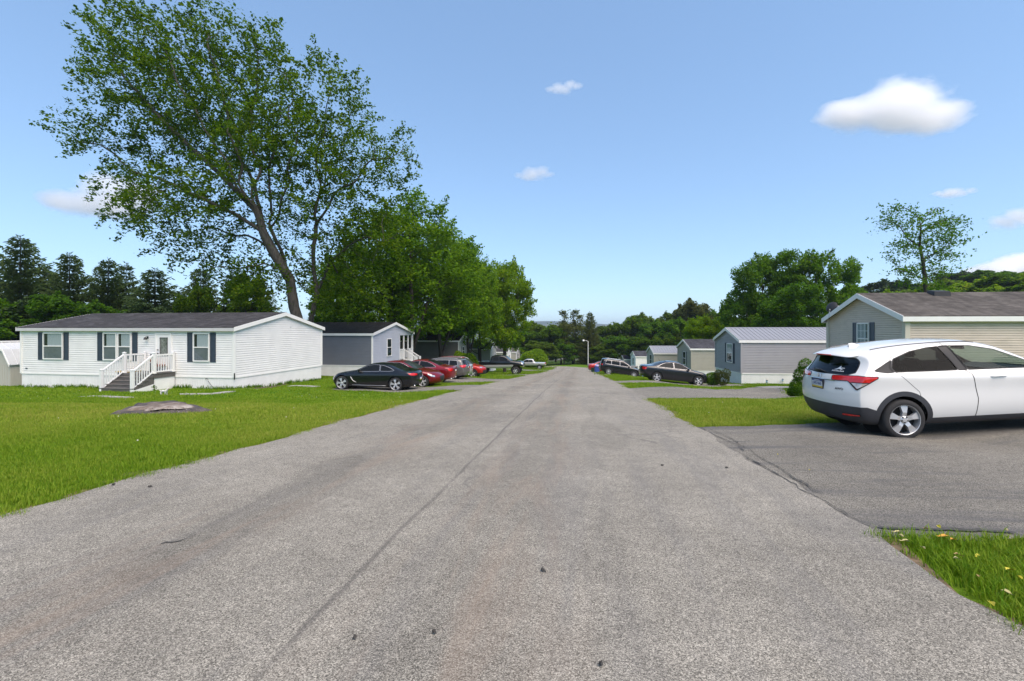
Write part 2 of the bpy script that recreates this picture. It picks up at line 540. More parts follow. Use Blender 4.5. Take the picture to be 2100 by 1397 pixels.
_a, _b = G(1800, 1087), G(2100, 1101)
_e = _a + (_b - _a) * ((15 - _a[0]) / (_b[0] - _a[0]))
_f0, _f1 = G(1440, 880), G(1683, 858)
_f2 = _f1 + (_f1 - _f0) * 2.6
driveway('driveway', [redge(_a[1] - .1), (15.5, _e[1]), (15.5, 10.6), redge(_f0[1])], MAT['drive'], n=(70, 30))
driveway('driveway', [redge(14.5), G(1650, 815), G(1600, 792), redge(19.6)], MAT['drive2'])
_q = G(1335, 785)
driveway('driveway', [redge(24.8), (15.0, 29.2), (15.0, 33.6), redge(27.6)], MAT['drive2'])
driveway('driveway', [redge(44.5), (17, 47.5), (17, 52.2), redge(47.5)], MAT['drive2'])
driveway('driveway', [redge(60.5), (19, 62.5), (19, 66.5), redge(63.5)], MAT['drive2'])
driveway('driveway', [redge(18.3, -1), (-9.2, 23.1), (-9.6, 28.4), redge(22.6, -1)], MAT['drive2'])
driveway('driveway', [redge(26.6, -1), (-9.0, 30.6), (-9.2, 39.8), redge(31.4, -1)], MAT['drive2'])
driveway('driveway', [redge(42.5, -1), (-6.5, 50.5), (-6.8, 54.5), redge(47.5, -1)], MAT['drive2'])
driveway('driveway', [redge(70, -1), (-2, 83), (-2, 88), redge(75, -1)], MAT['drive2'])
PATHS = []


def slab(px0, py0, px1, py1, w, name='concrete_slab', label=None):
    a, b = G(px0, py0), G(px1, py1)
    d = b[:2] - a[:2]; L = np.linalg.norm(d); d = d / L; nrm = np.array([-d[1], d[0]])
    k = max(2, int(L / .7))
    mb = MB()
    for i in range(k):
        p0, p1 = a[:2] + d * (L * i / k + .02), a[:2] + d * (L * (i + 1) / k - .02)
        q = [p0 - nrm * w / 2, p1 - nrm * w / 2, p1 + nrm * w / 2, p0 + nrm * w / 2]
        mb.hexa([gp(*p, -.05) for p in q] + [gp(*p, .045) for p in q])
    PATHS.append(np.array([a[:2] - nrm * w / 2, b[:2] - nrm * w / 2, b[:2] + nrm * w / 2, a[:2] + nrm * w / 2]))
    o = mb.build(name, MAT['concrete'])
    return tag(o, kind='structure')


slab(175, 814.5, 262, 817, .5, 'path')
slab(368, 810, 438, 809, .5, 'path')
slab(438, 809, 474, 804, .45, 'path')
slab(596, 792.5, 652, 794, .5, 'path')
slab(1556, 795.5, 1622, 794.5, .9, 'path')

# mulch bed by the white house's end wall
_m = [G(488, 800)[:2], G(546, 797)[:2], G(600, 786)[:2], G(572, 784)[:2]]
driveway('mulch_bed', _m, MAT['mulch'], .02, (20, 8))

# cracks where the dark driveway meets the road
def crack(pts, w, seed):
    r_ = np.random.default_rng(seed)
    P = [np.array(G(*p)[:2]) for p in pts]
    path = []
    for a, b in zip(P[:-1], P[1:]):
        n = max(3, int(np.linalg.norm(b - a) / .05))
        for i in range(n): path.append(a + (b - a) * i / n)
    path = np.array(path)
    j = np.cumsum(r_.normal(0, .010, len(path))); j -= np.linspace(j[0], j[-1], len(j))
    wd = w * (.35 + .9 * np.abs(np.convolve(r_.normal(0, 1, len(path)), np.ones(5) / 2.2, 'same')))
    d = np.gradient(path, axis=0); d /= np.linalg.norm(d, axis=1)[:, None] + 1e-9
    nn = np.stack([-d[:, 1], d[:, 0]], 1)
    c = path + nn * j[:, None]
    X = np.stack([c[:, 0] - nn[:, 0] * wd, c[:, 0] + nn[:, 0] * wd], 1); Y = np.stack([c[:, 1] - nn[:, 1] * wd, c[:, 1] + nn[:, 1] * wd], 1)
    tag(put('road_crack', grid_mesh('road_crack', X, Y, zg(X, Y) + .035, MAT['crack'])), kind='structure')


crack([(1455, 884), (1500, 905), (1545, 935), (1600, 968), (1650, 1000), (1690, 1014)], .006, 1)
crack([(1530, 940), (1590, 975), (1650, 1012), (1705, 1042), (1760, 1075), (1800, 1090)], .007, 2)
crack([(1440, 880), (1500, 912), (1530, 930)], .007, 3)
crack([(1640, 990), (1665, 1012), (1700, 1020)], .008, 4)
crack([(330, 1125), (365, 1118), (420, 1100)], .006, 6)
# oily dark seam where the driveway's near edge drops to the verge
crack([(1802, 1089), (1880, 1093), (1960, 1096), (2040, 1099), (2099, 1101)], .018, 5)


def inside(poly, x, y):
    c = np.zeros(x.shape, bool)
    n = len(poly)
    for i in range(n):
        (x0, y0), (x1, y1) = poly[i], poly[(i + 1) % n]
        with np.errstate(divide='ignore', invalid='ignore'):
            c ^= ((y0 > y) != (y1 > y)) & (x < (x1 - x0) * (y - y0) / (y1 - y0 + 1e-12) + x0)
    return c


# the lawn itself, let down a little under the paved sheets
gx, gy = axis(-6000, 6000, .8, -42, 60), axis(-400, 6000, .8, -8, 128)
GX, GY = np.meshgrid(gx, gy)
GZ = zg(GX, GY)
GZ = GZ - .03 * (np.abs(lat(GX, GY)) < 3.3) * (GY < 95)
for _p in DRIVES: GZ = GZ - .035 * inside(_p, GX, GY)
tag(put('ground', grid_mesh('ground', GX, GY, GZ, MAT['lawn'])), kind='structure')

# ------------------------------------------------------------------ houses
FOOT = []


def roof_mat(name, col, var=.3):
    t = NT(name)
    ob = t.coord('Object')
    br = t.n('TexBrick'); br.inputs['Scale'].default_value = 1.0
    br.inputs['Brick Width'].default_value = .32; br.inputs['Row Height'].default_value = .14; br.inputs['Mortar Size'].default_value = .004
    br.inputs['Color1'].default_value = (*[c * (1 - var) for c in col], 1); br.inputs['Color2'].default_value = (*[c * (1 + var) for c in col], 1)
    br.inputs['Mortar'].default_value = (*[c * .5 for c in col], 1)
    t.l(ob, br.inputs['Vector'])
    n1 = t.noise(ob, .7, 5, .65); n2 = t.noise(t.coord('Object', (1.5, .25, .25)), 2.5, 4)
    c = t.mix(1.0, br.outputs[0], t.ramp(n1, [(.3, .7), (.7, 1.3)]), 'MULTIPLY')
    c = t.mix(1.0, c, t.ramp(n2, [(.3, .8), (.7, 1.25)]), 'MULTIPLY')
    c = t.mix(1.0, c, t.ramp(t.noise(ob, 120, 2, .7), [(.3, .7), (.7, 1.3)]), 'MULTIPLY')
    t.set(Base_Color=c, Roughness=.92)
    t.p.inputs['Specular IOR Level'].default_value = .2
    return t.m


def siding_mat(name, col, grime=0.0, grimecol=(.12, .12, .07)):
    t = NT(name)
    ob = t.coord('Object')
    c = t.mix(t.ramp(t.noise(ob, 1.4, 5), [(.3, 0.0), (.7, 1.0)]), tuple(v * .95 for v in col), tuple(v * 1.04 for v in col))
    c = t.mix(t.math('MULTIPLY', t.ramp(t.noise(t.coord('Object', (.35, .35, 9)), 2.0, 4), [(.45, 0.0), (.75, 1.0)]), .16), c, tuple(v * .7 for v in col))
    if grime:
        g = t.ramp(t.noise(t.coord('Object', (1, 1, 2.2)), 1.1, 6, .68, .5), [(.48, 0.0), (.72, 1.0)])
        c = t.mix(t.math('MULTIPLY', g, grime), c, grimecol)
    t.set(Base_Color=c, Roughness=.5)
    t.p.inputs['Specular IOR Level'].default_value = .35
    return t.m


MAT['sid_white'] = siding_mat('white_lap_siding', (.82, .81, .795), .14, (.50, .49, .45))
MAT['sid_slate'] = siding_mat('slate_grey_lap_siding', (.165, .178, .208))
MAT['sid_lavender'] = siding_mat('pale_grey_lap_siding', (.46, .48, .545))
MAT['sid_taupe'] = siding_mat('taupe_lap_siding', (.175, .162, .148))
MAT['sid_palegrey'] = siding_mat('pale_taupe_lap_siding', (.42, .42, .41))
MAT['sid_grey'] = siding_mat('grey_lap_siding', (.345, .34, .36), .1, (.15, .15, .16))
MAT['sid_beige'] = siding_mat('mildewed_beige_lap_siding', (.63, .54, .45), .26, (.26, .245, .17))
MAT['sid_sage'] = siding_mat('sage_beige_lap_siding', (.37, .355, .30), .1)
MAT['sid_sage2'] = siding_mat('sage_grey_lap_siding', (.39, .385, .34), .1)
MAT['shed_beige'] = M('plain_beige_corner_post', (.55, .51, .43), .5, var=.04)
MAT['roof_char'] = roof_mat('charcoal_shingles', (.052, .051, .055))
MAT['roof_black'] = roof_mat('black_shingles', (.020, .020, .021), .25)
MAT['roof_brown'] = roof_mat('weathered_brown_shingles', (.088, .080, .073), .22)
MAT['roof_slate'] = roof_mat('slate_shingles', (.055, .056, .066), .2)
MAT['roof_metal'] = M('grey_metal_roofing', (.33, .33, .345), .42, .35, var=.05)
MAT['roof_white'] = M('white_metal_roofing', (.60, .62, .64), .4, .2, var=.05)


def siding(mb, p0, u, n, length, z0, z1, course=.115, clip=None):
    """Lap siding: every course leans out at its lower edge and shows a lip."""
    k = max(1, round((z1 - z0) / course)); h = (z1 - z0) / k

    def P(s, z, o): return (p0[0] + u[0] * s + n[0] * o, p0[1] + u[1] * s + n[1] * o, z)
    for i in range(k):
        a, b = z0 + i * h, z0 + (i + 1) * h
        s0, s1 = clip(a) if clip else (0, length)
        t0, t1 = clip(b) if clip else (0, length)
        if s1 - s0 < .02: break
        m = a + (b - a) * .80
        mb.quad(P(s0, a, .024), P(s1, a, .024), P(t1, m, .014), P(t0, m, .014))
        mb.quad(P(t0, m, .014), P(t1, m, .014), P(t1, b, -.014), P(t0, b, -.014))
        mb.quad(P(s0, a, -.014), P(s1, a, -.014), P(s1, a, .024), P(s0, a, .024))


def make_window(root, O, u, n, s0, s1, z0, z1, frame='white_trim', curtain=True, shutter=None, shw=.33, grid=False, dark=False, screen=True, shgap=.03):
    """Sash window proud of the wall at O + u*s: frame > backing, curtain, screen, pane, sash_bar."""
    def bx(mb, a, b, c, d, o0, o1):
        pts = []
        for z in (c, d):
            for (s, o) in ((a, o0), (b, o0), (b, o1), (a, o1)):
                pts.append((O[0] + u[0] * s + n[0] * o, O[1] + u[1] * s + n[1] * o, z))
        return mb.hexa(pts)
    w = .055
    fm = MB()
    bx(fm, s0, s0 + w, z0, z1, .0, .075); bx(fm, s1 - w, s1, z0, z1, .0, .075)
    bx(fm, s0 + w, s1 - w, z1 - w, z1, .0, .073); bx(fm, s0 + w, s1 - w, z0, z0 + w, .0, .085)
    win = fm.build('window', MAT[frame], root)
    zm = (z0 + z1) / 2
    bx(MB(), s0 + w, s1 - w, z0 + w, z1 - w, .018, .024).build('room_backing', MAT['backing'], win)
    if curtain:
        c0 = s0 + w + (s1 - s0) * .17
        ca, cb = (c0, s1 - w - .01) if u[0] >= 0 else (s0 + w + .01, s1 - w - (s1 - s0) * .17)
        bx(MB(), ca, cb, z0 + w + .01, z1 - w - .01, .026, .032).build('curtain', MAT['curtain'], win)
    if screen:
        bx(MB(), s0 + w, s1 - w, z0 + w, zm - .02, .036, .040).build('insect_screen', MAT['screen'] if not dark else MAT['backing'], win)
    bx(MB(), s0 + w, s1 - w, z0 + w, z1 - w, .048, .052).build('pane', MAT['pane'], win)
    bx(MB(), s0 + w, s1 - w, zm - .025, zm + .025, .040, .066).build('sash_bar', MAT[frame], win)
    if grid:
        for k in (1, 2):
            s = s0 + w + (s1 - s0 - 2 * w) * k / 3
            bx(MB(), s - .011, s + .011, zm + .025, z1 - w, .05, .060).build('glazing_bar', MAT[frame], win)
            bx(MB(), s - .011, s + .011, z0 + w, zm - .025, .05, .060).build('glazing_bar', MAT[frame], win)
        for zz in ((zm + z1) / 2, (zm + z0) / 2):
            bx(MB(), s0 + w, s1 - w, zz - .011, zz + .011, .05, .058).build('glazing_bar', MAT[frame], win)
    if shutter:
        for a, b in ((s0 - shw - shgap, s0 - shgap), (s1 + shgap, s1 + shgap + shw)):
            mb = MB()
            bx(mb, a, a + .05, z0 - .03, z1 + .03, .012, .042); bx(mb, b - .05, b, z0 - .03, z1 + .03, .012, .042)
            for q0, q1 in ((z0 - .03, z0 + .04), (zm - .04, zm + .04), (z1 - .04, z1 + .03)): bx(mb, a + .05, b - .05, q0, q1, .012, .040)
            bx(mb, a + .05, b - .05, z0 + .04, zm - .04, .012, .026); bx(mb, a + .05, b - .05, zm + .04, z1 - .04, .012, .026)
            mb.build('shutter', MAT[shutter], root)
    return win


def home(label, X0, D0, th, L, W, z_sid, z_eave, z_ridge, front, gable, roof, side, trim='white_trim', skirt='white_skirt', course=.115,
         fascia=.17, eave_o=.12, rake_o=.16, ribs=None, recess=None, cat='mobile home', skirt_to=None, corner='white_trim', post=.055, eave_mat=None):
    """A long low home. Local +x runs along the street-perpendicular long wall (x in [-L,0] left of the road, [0,L] right of it), +y away from the camera;
    x = 0 is the end wall towards the road. Heights are relative to the camera."""
    gz = float(zg(X0, D0))
    root = empty('mobile_home', (X0, D0, gz), -R(th), label, cat, 'mobile homes along the road')
    Z = lambda z: z + CZ - gz
    zs, ze, zr = Z(z_sid), Z(z_eave), Z(z_ridge)
    zb = min(-.35, zs - .4) - 1.2
    xa, xb = (-L, 0.0) if side == 'left' else (0.0, L)
    c, s = math.cos(R(th)), math.sin(R(th))
    FOOT.append(np.array([(X0 + c * x + s * y, D0 - s * x + c * y) for x, y in ((xa, 0), (xb, 0), (xb, W), (xa, W))]))
    # long walls and end walls
    mb = MB(); siding(mb, (xa, 0), (1, 0), (0, -1), L, zs, ze, course); mb.build('side_wall', MAT[front], root)
    mb = MB(); siding(mb, (xb - (recess[1] if recess else 0), W), (-1, 0), (0, 1), L - (recess[1] if recess else 0), zs, ze, course); mb.build('side_wall', MAT[front], root)
    rise = zr - ze

    def gclip(z):
        if z <= ze: return (0, W)
        q = min(1, (z - ze) / rise) * W / 2
        return (q, W - q)
    xe = 0.0
    ew = (1, 0) if side == 'left' else (-1, 0)
    if recess:
        ry, rd = recess
        mb = MB(); siding(mb, (xe, 0), (0, 1), ew, W, zs, ze, course, lambda z: (0, ry)); siding(mb, (xe, 0), (0, 1), ew, W, ze, zr - .03, course, gclip); mb.build('end_wall', MAT[gable], root)
        mb = MB(); siding(mb, (-rd, ry), (0, 1), ew, W - ry, zs, ze, course); siding(mb, (0, ry), (-1, 0), (0, 1), rd, zs, ze, course); mb.build('porch_wall', MAT[gable], root)
    else:
        mb = MB(); siding(mb, (xe, 0), (0, 1), ew, W, zs, zr - .03, course, gclip); mb.build('end_wall', MAT[gable], root)
    xo = xa if side == 'left' else xb
    mb = MB(); siding(mb, (xo, 0), (0, 1), (-ew[0], 0), W, zs, zr - .03, course, gclip); mb.build('end_wall', MAT[gable], root)
    # corner posts
    for x in (xa, xb):
        for y in (0, W):
            MB().box(x - post, x + post, y - post, y + post, zs - .02, ze).build('corner_trim', MAT[corner], root)
    # starter band and skirting with upright ribs
    mb = MB()
    mb.box(xa - .03, xb + .03, -.03, W + .03, zs - .07, zs)
    mb.build('skirt_rail', MAT[trim], root)
    mb = MB()

    def rib_wall(p0, u, n, length):
        k = int(length / .1)
        h = length / k
        for i in range(k):
            a, b, m1, m2 = i * h, (i + 1) * h, i * h + .012, i * h + .024
            q = lambda q_, o, z: (p0[0] + u[0] * q_ + n[0] * o, p0[1] + u[1] * q_ + n[1] * o, z)
            mb.quad(q(a, 0, zb), q(m1, -.014, zb), q(m1, -.014, zs - .07), q(a, 0, zs - .07))
            mb.quad(q(m1, -.014, zb), q(m2, 0, zb), q(m2, 0, zs - .07), q(m1, -.014, zs - .07))
            mb.quad(q(m2, 0, zb), q(b, 0, zb), q(b, 0, zs - .07), q(m2, 0, zs - .07))
    rib_wall((xa, .0), (1, 0), (0, -1), L); rib_wall((xb, W), (-1, 0), (0, 1), L)
    rib_wall((xb, 0), (0, 1), (1, 0), W); rib_wall((xa, W), (0, -1), (-1, 0), W)
    mb.build('skirting', MAT[skirt], root)
    # roof: two slopes, laid in thin overlapping rows
    x0, x1 = xa - rake_o, xb + rake_o
    tan = rise / (W / 2)
    th_ = .045
    rf = MB()
    for sg in (0, 1):
        def RP(x, q, up):      # q from 0 at the eave edge to 1 at the ridge
            y = -eave_o + q * (W / 2 + eave_o)
            z = ze + (y) * tan + up + .06
            return (x, y if sg == 0 else W - y, z)
        k = 1 if ribs else max(6, int((W / 2 + eave_o) / .16))
        for i in range(k):
            a, b = i / k, (i + 1) / k
            lift = .0 if ribs else .009
            rf.quad(RP(x0, a, th_ + lift), RP(x1, a, th_ + lift), RP(x1, b, th_), RP(x0, b, th_))
            rf.quad(RP(x0, a, th_), RP(x1, a, th_), RP(x1, a, th_ + lift), RP(x0, a, th_ + lift))
        rf.quad(RP(x0, 0, 0), RP(x1, 0, 0), RP(x1, 0, th_), RP(x0, 0, th_))
        rf.quad(RP(x0, 0, 0), RP(x0, 0, th_), RP(x0, 1, th_), RP(x0, 1, 0))
        rf.quad(RP(x1, 0, 0), RP(x1, 0, th_), RP(x1, 1, th_), RP(x1, 1, 0))
    ro = rf.build('roof', MAT[roof], root)
    rc = MB()
    zz = ze + (W / 2) * tan + .06 + th_
    rc.hexa([(x0 - .01, W / 2 - .14, zz - .14 * tan - .012), (x1 + .01, W / 2 - .14, zz - .14 * tan - .012), (x1 + .01, W / 2 + .14, zz - .14 * tan - .012), (x0 - .01, W / 2 + .14, zz - .14 * tan - .012),
             (x0 - .01, W / 2 - .14, zz - .14 * tan + .014), (x1 + .01, W / 2 - .14, zz - .14 * tan + .014), (x1 + .01, W / 2 + .14, zz - .14 * tan + .014), (x0 - .01, W / 2 + .14, zz - .14 * tan + .014)])
    rc = MB()
    rc.add([(x0 - .01, W / 2 - .15, zz - .15 * tan + .012), (x1 + .01, W / 2 - .15, zz - .15 * tan + .012), (x1 + .01, W / 2, zz + .018), (x0 - .01, W / 2, zz + .018),
            (x1 + .01, W / 2 + .15, zz - .15 * tan + .012), (x0 - .01, W / 2 + .15, zz - .15 * tan + .012)], [(0, 1, 2, 3), (3, 2, 4, 5)])
    rc.build('ridge_cap', MAT[roof], ro)
    if ribs:
        n = int((x1 - x0) / ribs)
        for sg in (0, 1):
            m = MB()
            ye, ym = -eave_o, W / 2
            f = lambda y: ze + y * tan + .06 + th_
            pts = [(-.02, ye, f(ye)), (.02, ye, f(ye)), (.02, ym, f(ym)), (-.02, ym, f(ym)), (-.012, ye, f(ye) + .028), (.012, ye, f(ye) + .028), (.012, ym, f(ym) + .028), (-.012, ym, f(ym) + .028)]
            if sg: pts = [(x, W - y, z) for x, y, z in pts]
            me = m.hexa(pts).mesh('roof_rib', MAT[roof])
            for i in range(n + 1): put('roof_rib', me, ro, loc=(x0 + .03 + (x1 - x0 - .06) * i / n, 0, .001))
    # soffit, eave fascias and rake boards
    for sg in (0, 1):
        y0, y1 = (-eave_o - .02, -eave_o) if sg == 0 else (W + eave_o, W + eave_o + .02)
        zl = ze - eave_o * tan + .06
        MB().box(x0, x1, y0, y1, zl - fascia, zl + .012).build('eave_fascia', MAT[eave_mat or trim], root)
        ya, yb = sorted((y0 if sg == 0 else y1, .0 if sg == 0 else W))
        MB().box(x0 + .02, x1 - .02, -eave_o if sg == 0 else W + .002, -.002 if sg == 0 else W + eave_o, zl - fascia + .01, zl - fascia + .03).build('soffit', MAT[trim], root)
        for x in (x0, x1):
            xx0, xx1 = (x - .025, x - .001) if x == x0 else (x + .001, x + .025)
            q = []
            for dz in (-fascia, .052):
                for xx, yy in ((xx0, -eave_o - .02), (xx1, -eave_o - .02), (xx1, W / 2), (xx0, W / 2)):
                    q.append((xx, yy if sg == 0 else W - yy, ze + yy * tan + .06 + dz))
            MB().hexa(q).build('rake_board', MAT[trim], root)
            q = []
            xs0, xs1 = (x, xa) if x == x0 else (xb, x)
            for dz in (-.03, -.01):
                for xx, yy in ((xs0, -eave_o), (xs1, -eave_o), (xs1, W / 2), (xs0, W / 2)):
                    q.append((xx, yy if sg == 0 else W - yy, ze + yy * tan + .06 + dz))
            MB().hexa(q).build('rake_soffit', MAT[trim], root)
    return root, Z, (zs, ze, zr)


# --- white double-wide, left foreground
HW, Z, hz = home('white lap-sided mobile home with slate blue shutters and a charcoal roof beside the stump lawn', -14.04, 23.0, 10, 13.45, 7.5, -2.50, -.06, .78,
                 'sid_white', 'sid_white', 'roof_char', 'left', rake_o=.14, eave_o=.16, eave_mat='fascia_grey', fascia=.15)
FO, FU, FN = (0, 0), (-1, 0), (0, -1)
make_window(HW, FO, FU, FN, 1.40, 2.36, Z(-1.74), Z(-.28), shutter='navy')
make_window(HW, FO, FU, FN, 6.15, 7.00, Z(-1.74), Z(-.28))
make_window(HW, FO, FU, FN, 7.06, 7.94, Z(-1.74), Z(-.28))
for a in (5.77, 7.99):
    mb = MB(); z0, z1 = Z(-1.77), Z(-.25); zm = (z0 + z1) / 2
    mb.box(-a - .33, -a, -.032, -.012, z0, z1)
    for q0, q1 in ((z0, z0 + .07), (zm - .04, zm + .04), (z1 - .07, z1)): mb.box(-a - .28, -a - .05, -.042, -.032, q0, q1)
    mb.box(-a - .33, -a - .28, -.044, -.032, z0, z1); mb.box(-a - .05, -a, -.044, -.032, z0, z1)
    mb.build('shutter', MAT['navy'], HW)
make_window(HW, FO, FU, FN, 10.58, 11.92, Z(-1.74), Z(-.28), shutter='navy')
# door with a decorative glass
dz0, dz1 = Z(-2.28), Z(-.27)
mb = MB()
for a, b, c, d in ((3.66, 3.74, dz0, dz1), (4.57, 4.65, dz0, dz1), (3.74, 4.57, dz1 - .08, dz1)): mb.box(-b, -a, -.07, 0, c, d)
mb.build('door_frame', MAT['white_trim'], HW)
mb = MB()
for a, b, c, d in ((3.74, 3.90, dz0, dz1 - .08), (4.35, 4.57, dz0, dz1 - .08), (3.90, 4.35, dz1 - .26, dz1 - .08), (3.90, 4.35, dz0, dz0 + .82)): mb.box(-b, -a, -.045, 0, c, d)
door = mb.build('door', MAT['white_trim'], HW)
t = NT('leaded_glass'); nz = t.noise(t.coord('Object', (9, 9, 2.2)), 2.0, 4, .6, 1.5)
t.set(Base_Color=t.ramp(nz, [(.35, (.05, .06, .05)), (.55, (.20, .22, .20)), (.7, (.36, .38, .36))]), Roughness=.15)
MB().box(-4.35, -3.90, -.03, -.02, dz0 + .82, dz1 - .26).build('door_glass', t.m, door)
mb = MB()
for a, b, c, d in ((3.885, 3.91, dz0 + .8, dz1 - .24), (4.34, 4.365, dz0 + .8, dz1 - .24), (3.91, 4.34, dz1 - .27, dz1 - .245), (3.91, 4.34, dz0 + .80, dz0 + .825)): mb.box(-b, -a, -.058, -.044, c, d)
mb.build('glass_rim', MAT['black_plastic'], door)
for dz in (.93, 1.12):
    MB().lathe([(.0, -.11), (.03, -.105), (.034, -.08), (.018, -.07), (.018, -.045)], 10, 'y', (-4.46, 0, dz0 + dz)).build('door_knob', MAT['black_metal'], door, True)
# wall lamp
mb = MB(); lx, lz = -5.14, Z(-.56)
mb.box(lx - .05, lx + .05, -.04, 0, lz - .02, lz + .10)
mb.tube([(lx, -.04, lz + .06), (lx, -.12, lz + .09), (lx, -.16, lz + .04)], .014, 6)
mb.lathe([(.02, .06), (.05, .03), (.085, -.07), (.075, -.07)], 12, 'z', (lx, -.16, lz))
mb.build('wall_lamp', MAT['black_metal'], HW)
MB().box(-13.14, -13.02, -.05, -.01, Z(-2.28), Z(-2.23)).build('outlet_cover', MAT['black_plastic'], HW)
mb = MB().tube([(.055, -.045, Z(-2.62)), (.055, -.045, Z(-2.38)), (.07, -.06, Z(-2.30))], .03, 8)
mb.build('meter_pipe', MAT['black_plastic'], HW)
mb = MB().tube([(-1.45, -.06, Z(-2.66)), (-1.48, -.10, Z(-2.60)), (-1.56, -.10, Z(-2.58)), (-1.58, -.06, Z(-2.68))], .012, 6)
mb.tube([(-1.50, -.03, Z(-2.72)), (-1.12, -.05, Z(-3.12))], .010, 6)
mb.build('utility_cable', MAT['black_plastic'], HW)
MB().lathe([(.0, .0), (.03, .0), (.03, .03), (0, .035)], 8, 'x', (.01, 4.35, Z(.02))).build('gable_vent_cap', MAT['steel'], HW)

# --- slate grey double-wide with a corner porch, left, second
HS, Z, hz = home('slate grey mobile home with pale end wall and white corner porch behind the white home', -10.9, 35.5, 9, 14.5, 8.4, -2.95, -.50, .36,
                 'sid_slate', 'sid_lavender', 'roof_black', 'left', course=.125, recess=(5.3, 1.35))
EO, EU, EN = (0, 0), (0, 1), (1, 0)
make_window(HS, EO, EU, EN, 2.60, 3.50, Z(-2.42), Z(-.92), curtain=False, grid=False, dark=True)
# recessed corner porch under the roof: posts, beam, floor, rails
make_window(HS, (-1.35, 0), (0, 1), (1, 0), 5.55, 6.55, Z(-2.3), Z(-.78), curtain=False, dark=True)
dr_ = MB().box(-1.33, -1.28, 6.9, 7.85, Z(-2.94), Z(-.8)).build('porch_door', MAT['white_trim'], HS)
MB().box(-1.28, -1.265, 7.05, 7.7, Z(-2.2), Z(-.95)).build('door_glass', MAT['darkpane'], dr_)
MB().box(-1.34, .02, 5.32, 8.40, Z(-3.06), Z(-2.95)).build('porch_floor', MAT['white_trim'], HS)
MB().box(-.10, .02, 5.36, 8.40, Z(-.70), Z(-.50)).build('porch_beam', MAT['sid_lavender'], HS)
for y in (5.36, 6.38, 7.42, 8.36): MB().box(-.10, .0, y - .055, y + .055, Z(-2.95), Z(-.70)).build('porch_post', MAT['white_trim'], HS)
bal = MB().box(-.02, .02, -.02, .02, Z(-2.88), Z(-2.02)).mesh('baluster', MAT['white_pvc'])
for y in list(np.arange(5.50, 6.3, .13)) + list(np.arange(7.56, 8.3, .13)): put('baluster', bal, HS, loc=(-.05, float(y), 0))
for x in np.arange(-1.2, -.15, .13): put('baluster', bal, HS, loc=(float(x), 8.36, 0))
for a, b in ((5.42, 6.32), (7.48, 8.30)):
    MB().box(-.09, -.01, a, b, Z(-2.02), Z(-1.95)).build('porch_rail', MAT['white_pvc'], HS)
for k in range(4):
    MB().box(.05 + .28 * k, .33 + .28 * k, 6.45, 7.35, Z(-3.9), Z(-3.02 - .18 * (k + .4))).build('step', MAT['white_trim'], HS)
for y in (6.42, 7.33):
    m = MB().tube([(-.02, y, Z(-2.0)), (1.16, y, Z(-2.72))], .035, 6); m.tube([(-.02, y, Z(-2.85)), (1.16, y, Z(-3.55))], .03, 6)
    m.build('stair_rail', MAT['white_pvc'], HS)
    for k in range(9):
        f = (k + .5) / 9
        m = MB().box(-.02 + 1.18 * f - .018, -.02 + 1.18 * f + .018, y - .018, y + .018, Z(-2.85 - .70 * f), Z(-2.0 - .72 * f)); m.build('baluster', MAT['white_pvc'], HS)
    MB().box(1.14, 1.24, y - .05, y + .05, Z(-3.9), Z(-2.66)).build('newel_post', MAT['white_pvc'], HS)
mb = MB().lathe([(0, -.10), (.05, -.09), (.06, -.02), (.1, 0)], 8, 'y', (-11.6 + .0, 0, Z(-.92)))
mb = MB(); mb.box(-1.9 - .14 - 7.1, -1.9 + .14 - 7.1, -.06, -.012, Z(-.98), Z(-.84)); mb.tube([(-9.0, -.06, Z(-.9)), (-9.0, -.26, Z(-.84)), (-8.8, -.30, Z(-.92))], .045, 8)
mb.build('flood_lamp', MAT['black_plastic'], HS)

# --- taupe single-wide, left, third
HT, Z, hz = home('taupe mobile home with black roof and pale shuttered end wall behind the red cars', -6.82, 58.0, 9, 13, 4.6, -4.10, -1.68, -.86,
                 'sid_taupe', 'sid_palegrey', 'roof_black', 'left', course=.15)
make_window(HT, EO, EU, EN, 1.7, 2.7, Z(-3.6), Z(-2.5), shutter='greyblue', curtain=False, dark=True, shw=.3)
MB().box(.02, .05, 2.0, 2.5, Z(-1.72), Z(-1.30)).build('gable_vent', MAT['white_trim'], HT)
# --- beyond: three more on the left, mostly behind leaves
HP, Z, hz = home('pale beige mobile home half hidden by low maple branches behind the black pickup', -3.55, 75.0, 9, 12, 4.6, -5.9, -3.5, -2.75, 'sid_sage2', 'sid_palegrey', 'roof_black', 'left', course=.2)
H5, Z, hz = home('far mobile home showing only a white gable with a dark window above the black pickup', -1.0, 92.0, 9, 10, 4.6, -7.3, -4.95, -4.0, 'sid_sage', 'sid_white', 'roof_char', 'left', course=.25)
make_window(H5, EO, EU, EN, 1.7, 2.9, Z(-7.0), Z(-5.6), curtain=False, dark=True)
H6, Z, hz = home('farthest beige mobile home on the left with narrow pale gable near the silver pickup', 1.0, 106.0, 9, 10, 5.2, -8.1, -5.7, -4.9, 'sid_sage', 'sid_palegrey', 'roof_brown', 'left', course=.25)
make_window(H6, EO, EU, EN, 2.0, 3.2, Z(-7.7), Z(-6.2), curtain=False, dark=True, shutter='greyblue')

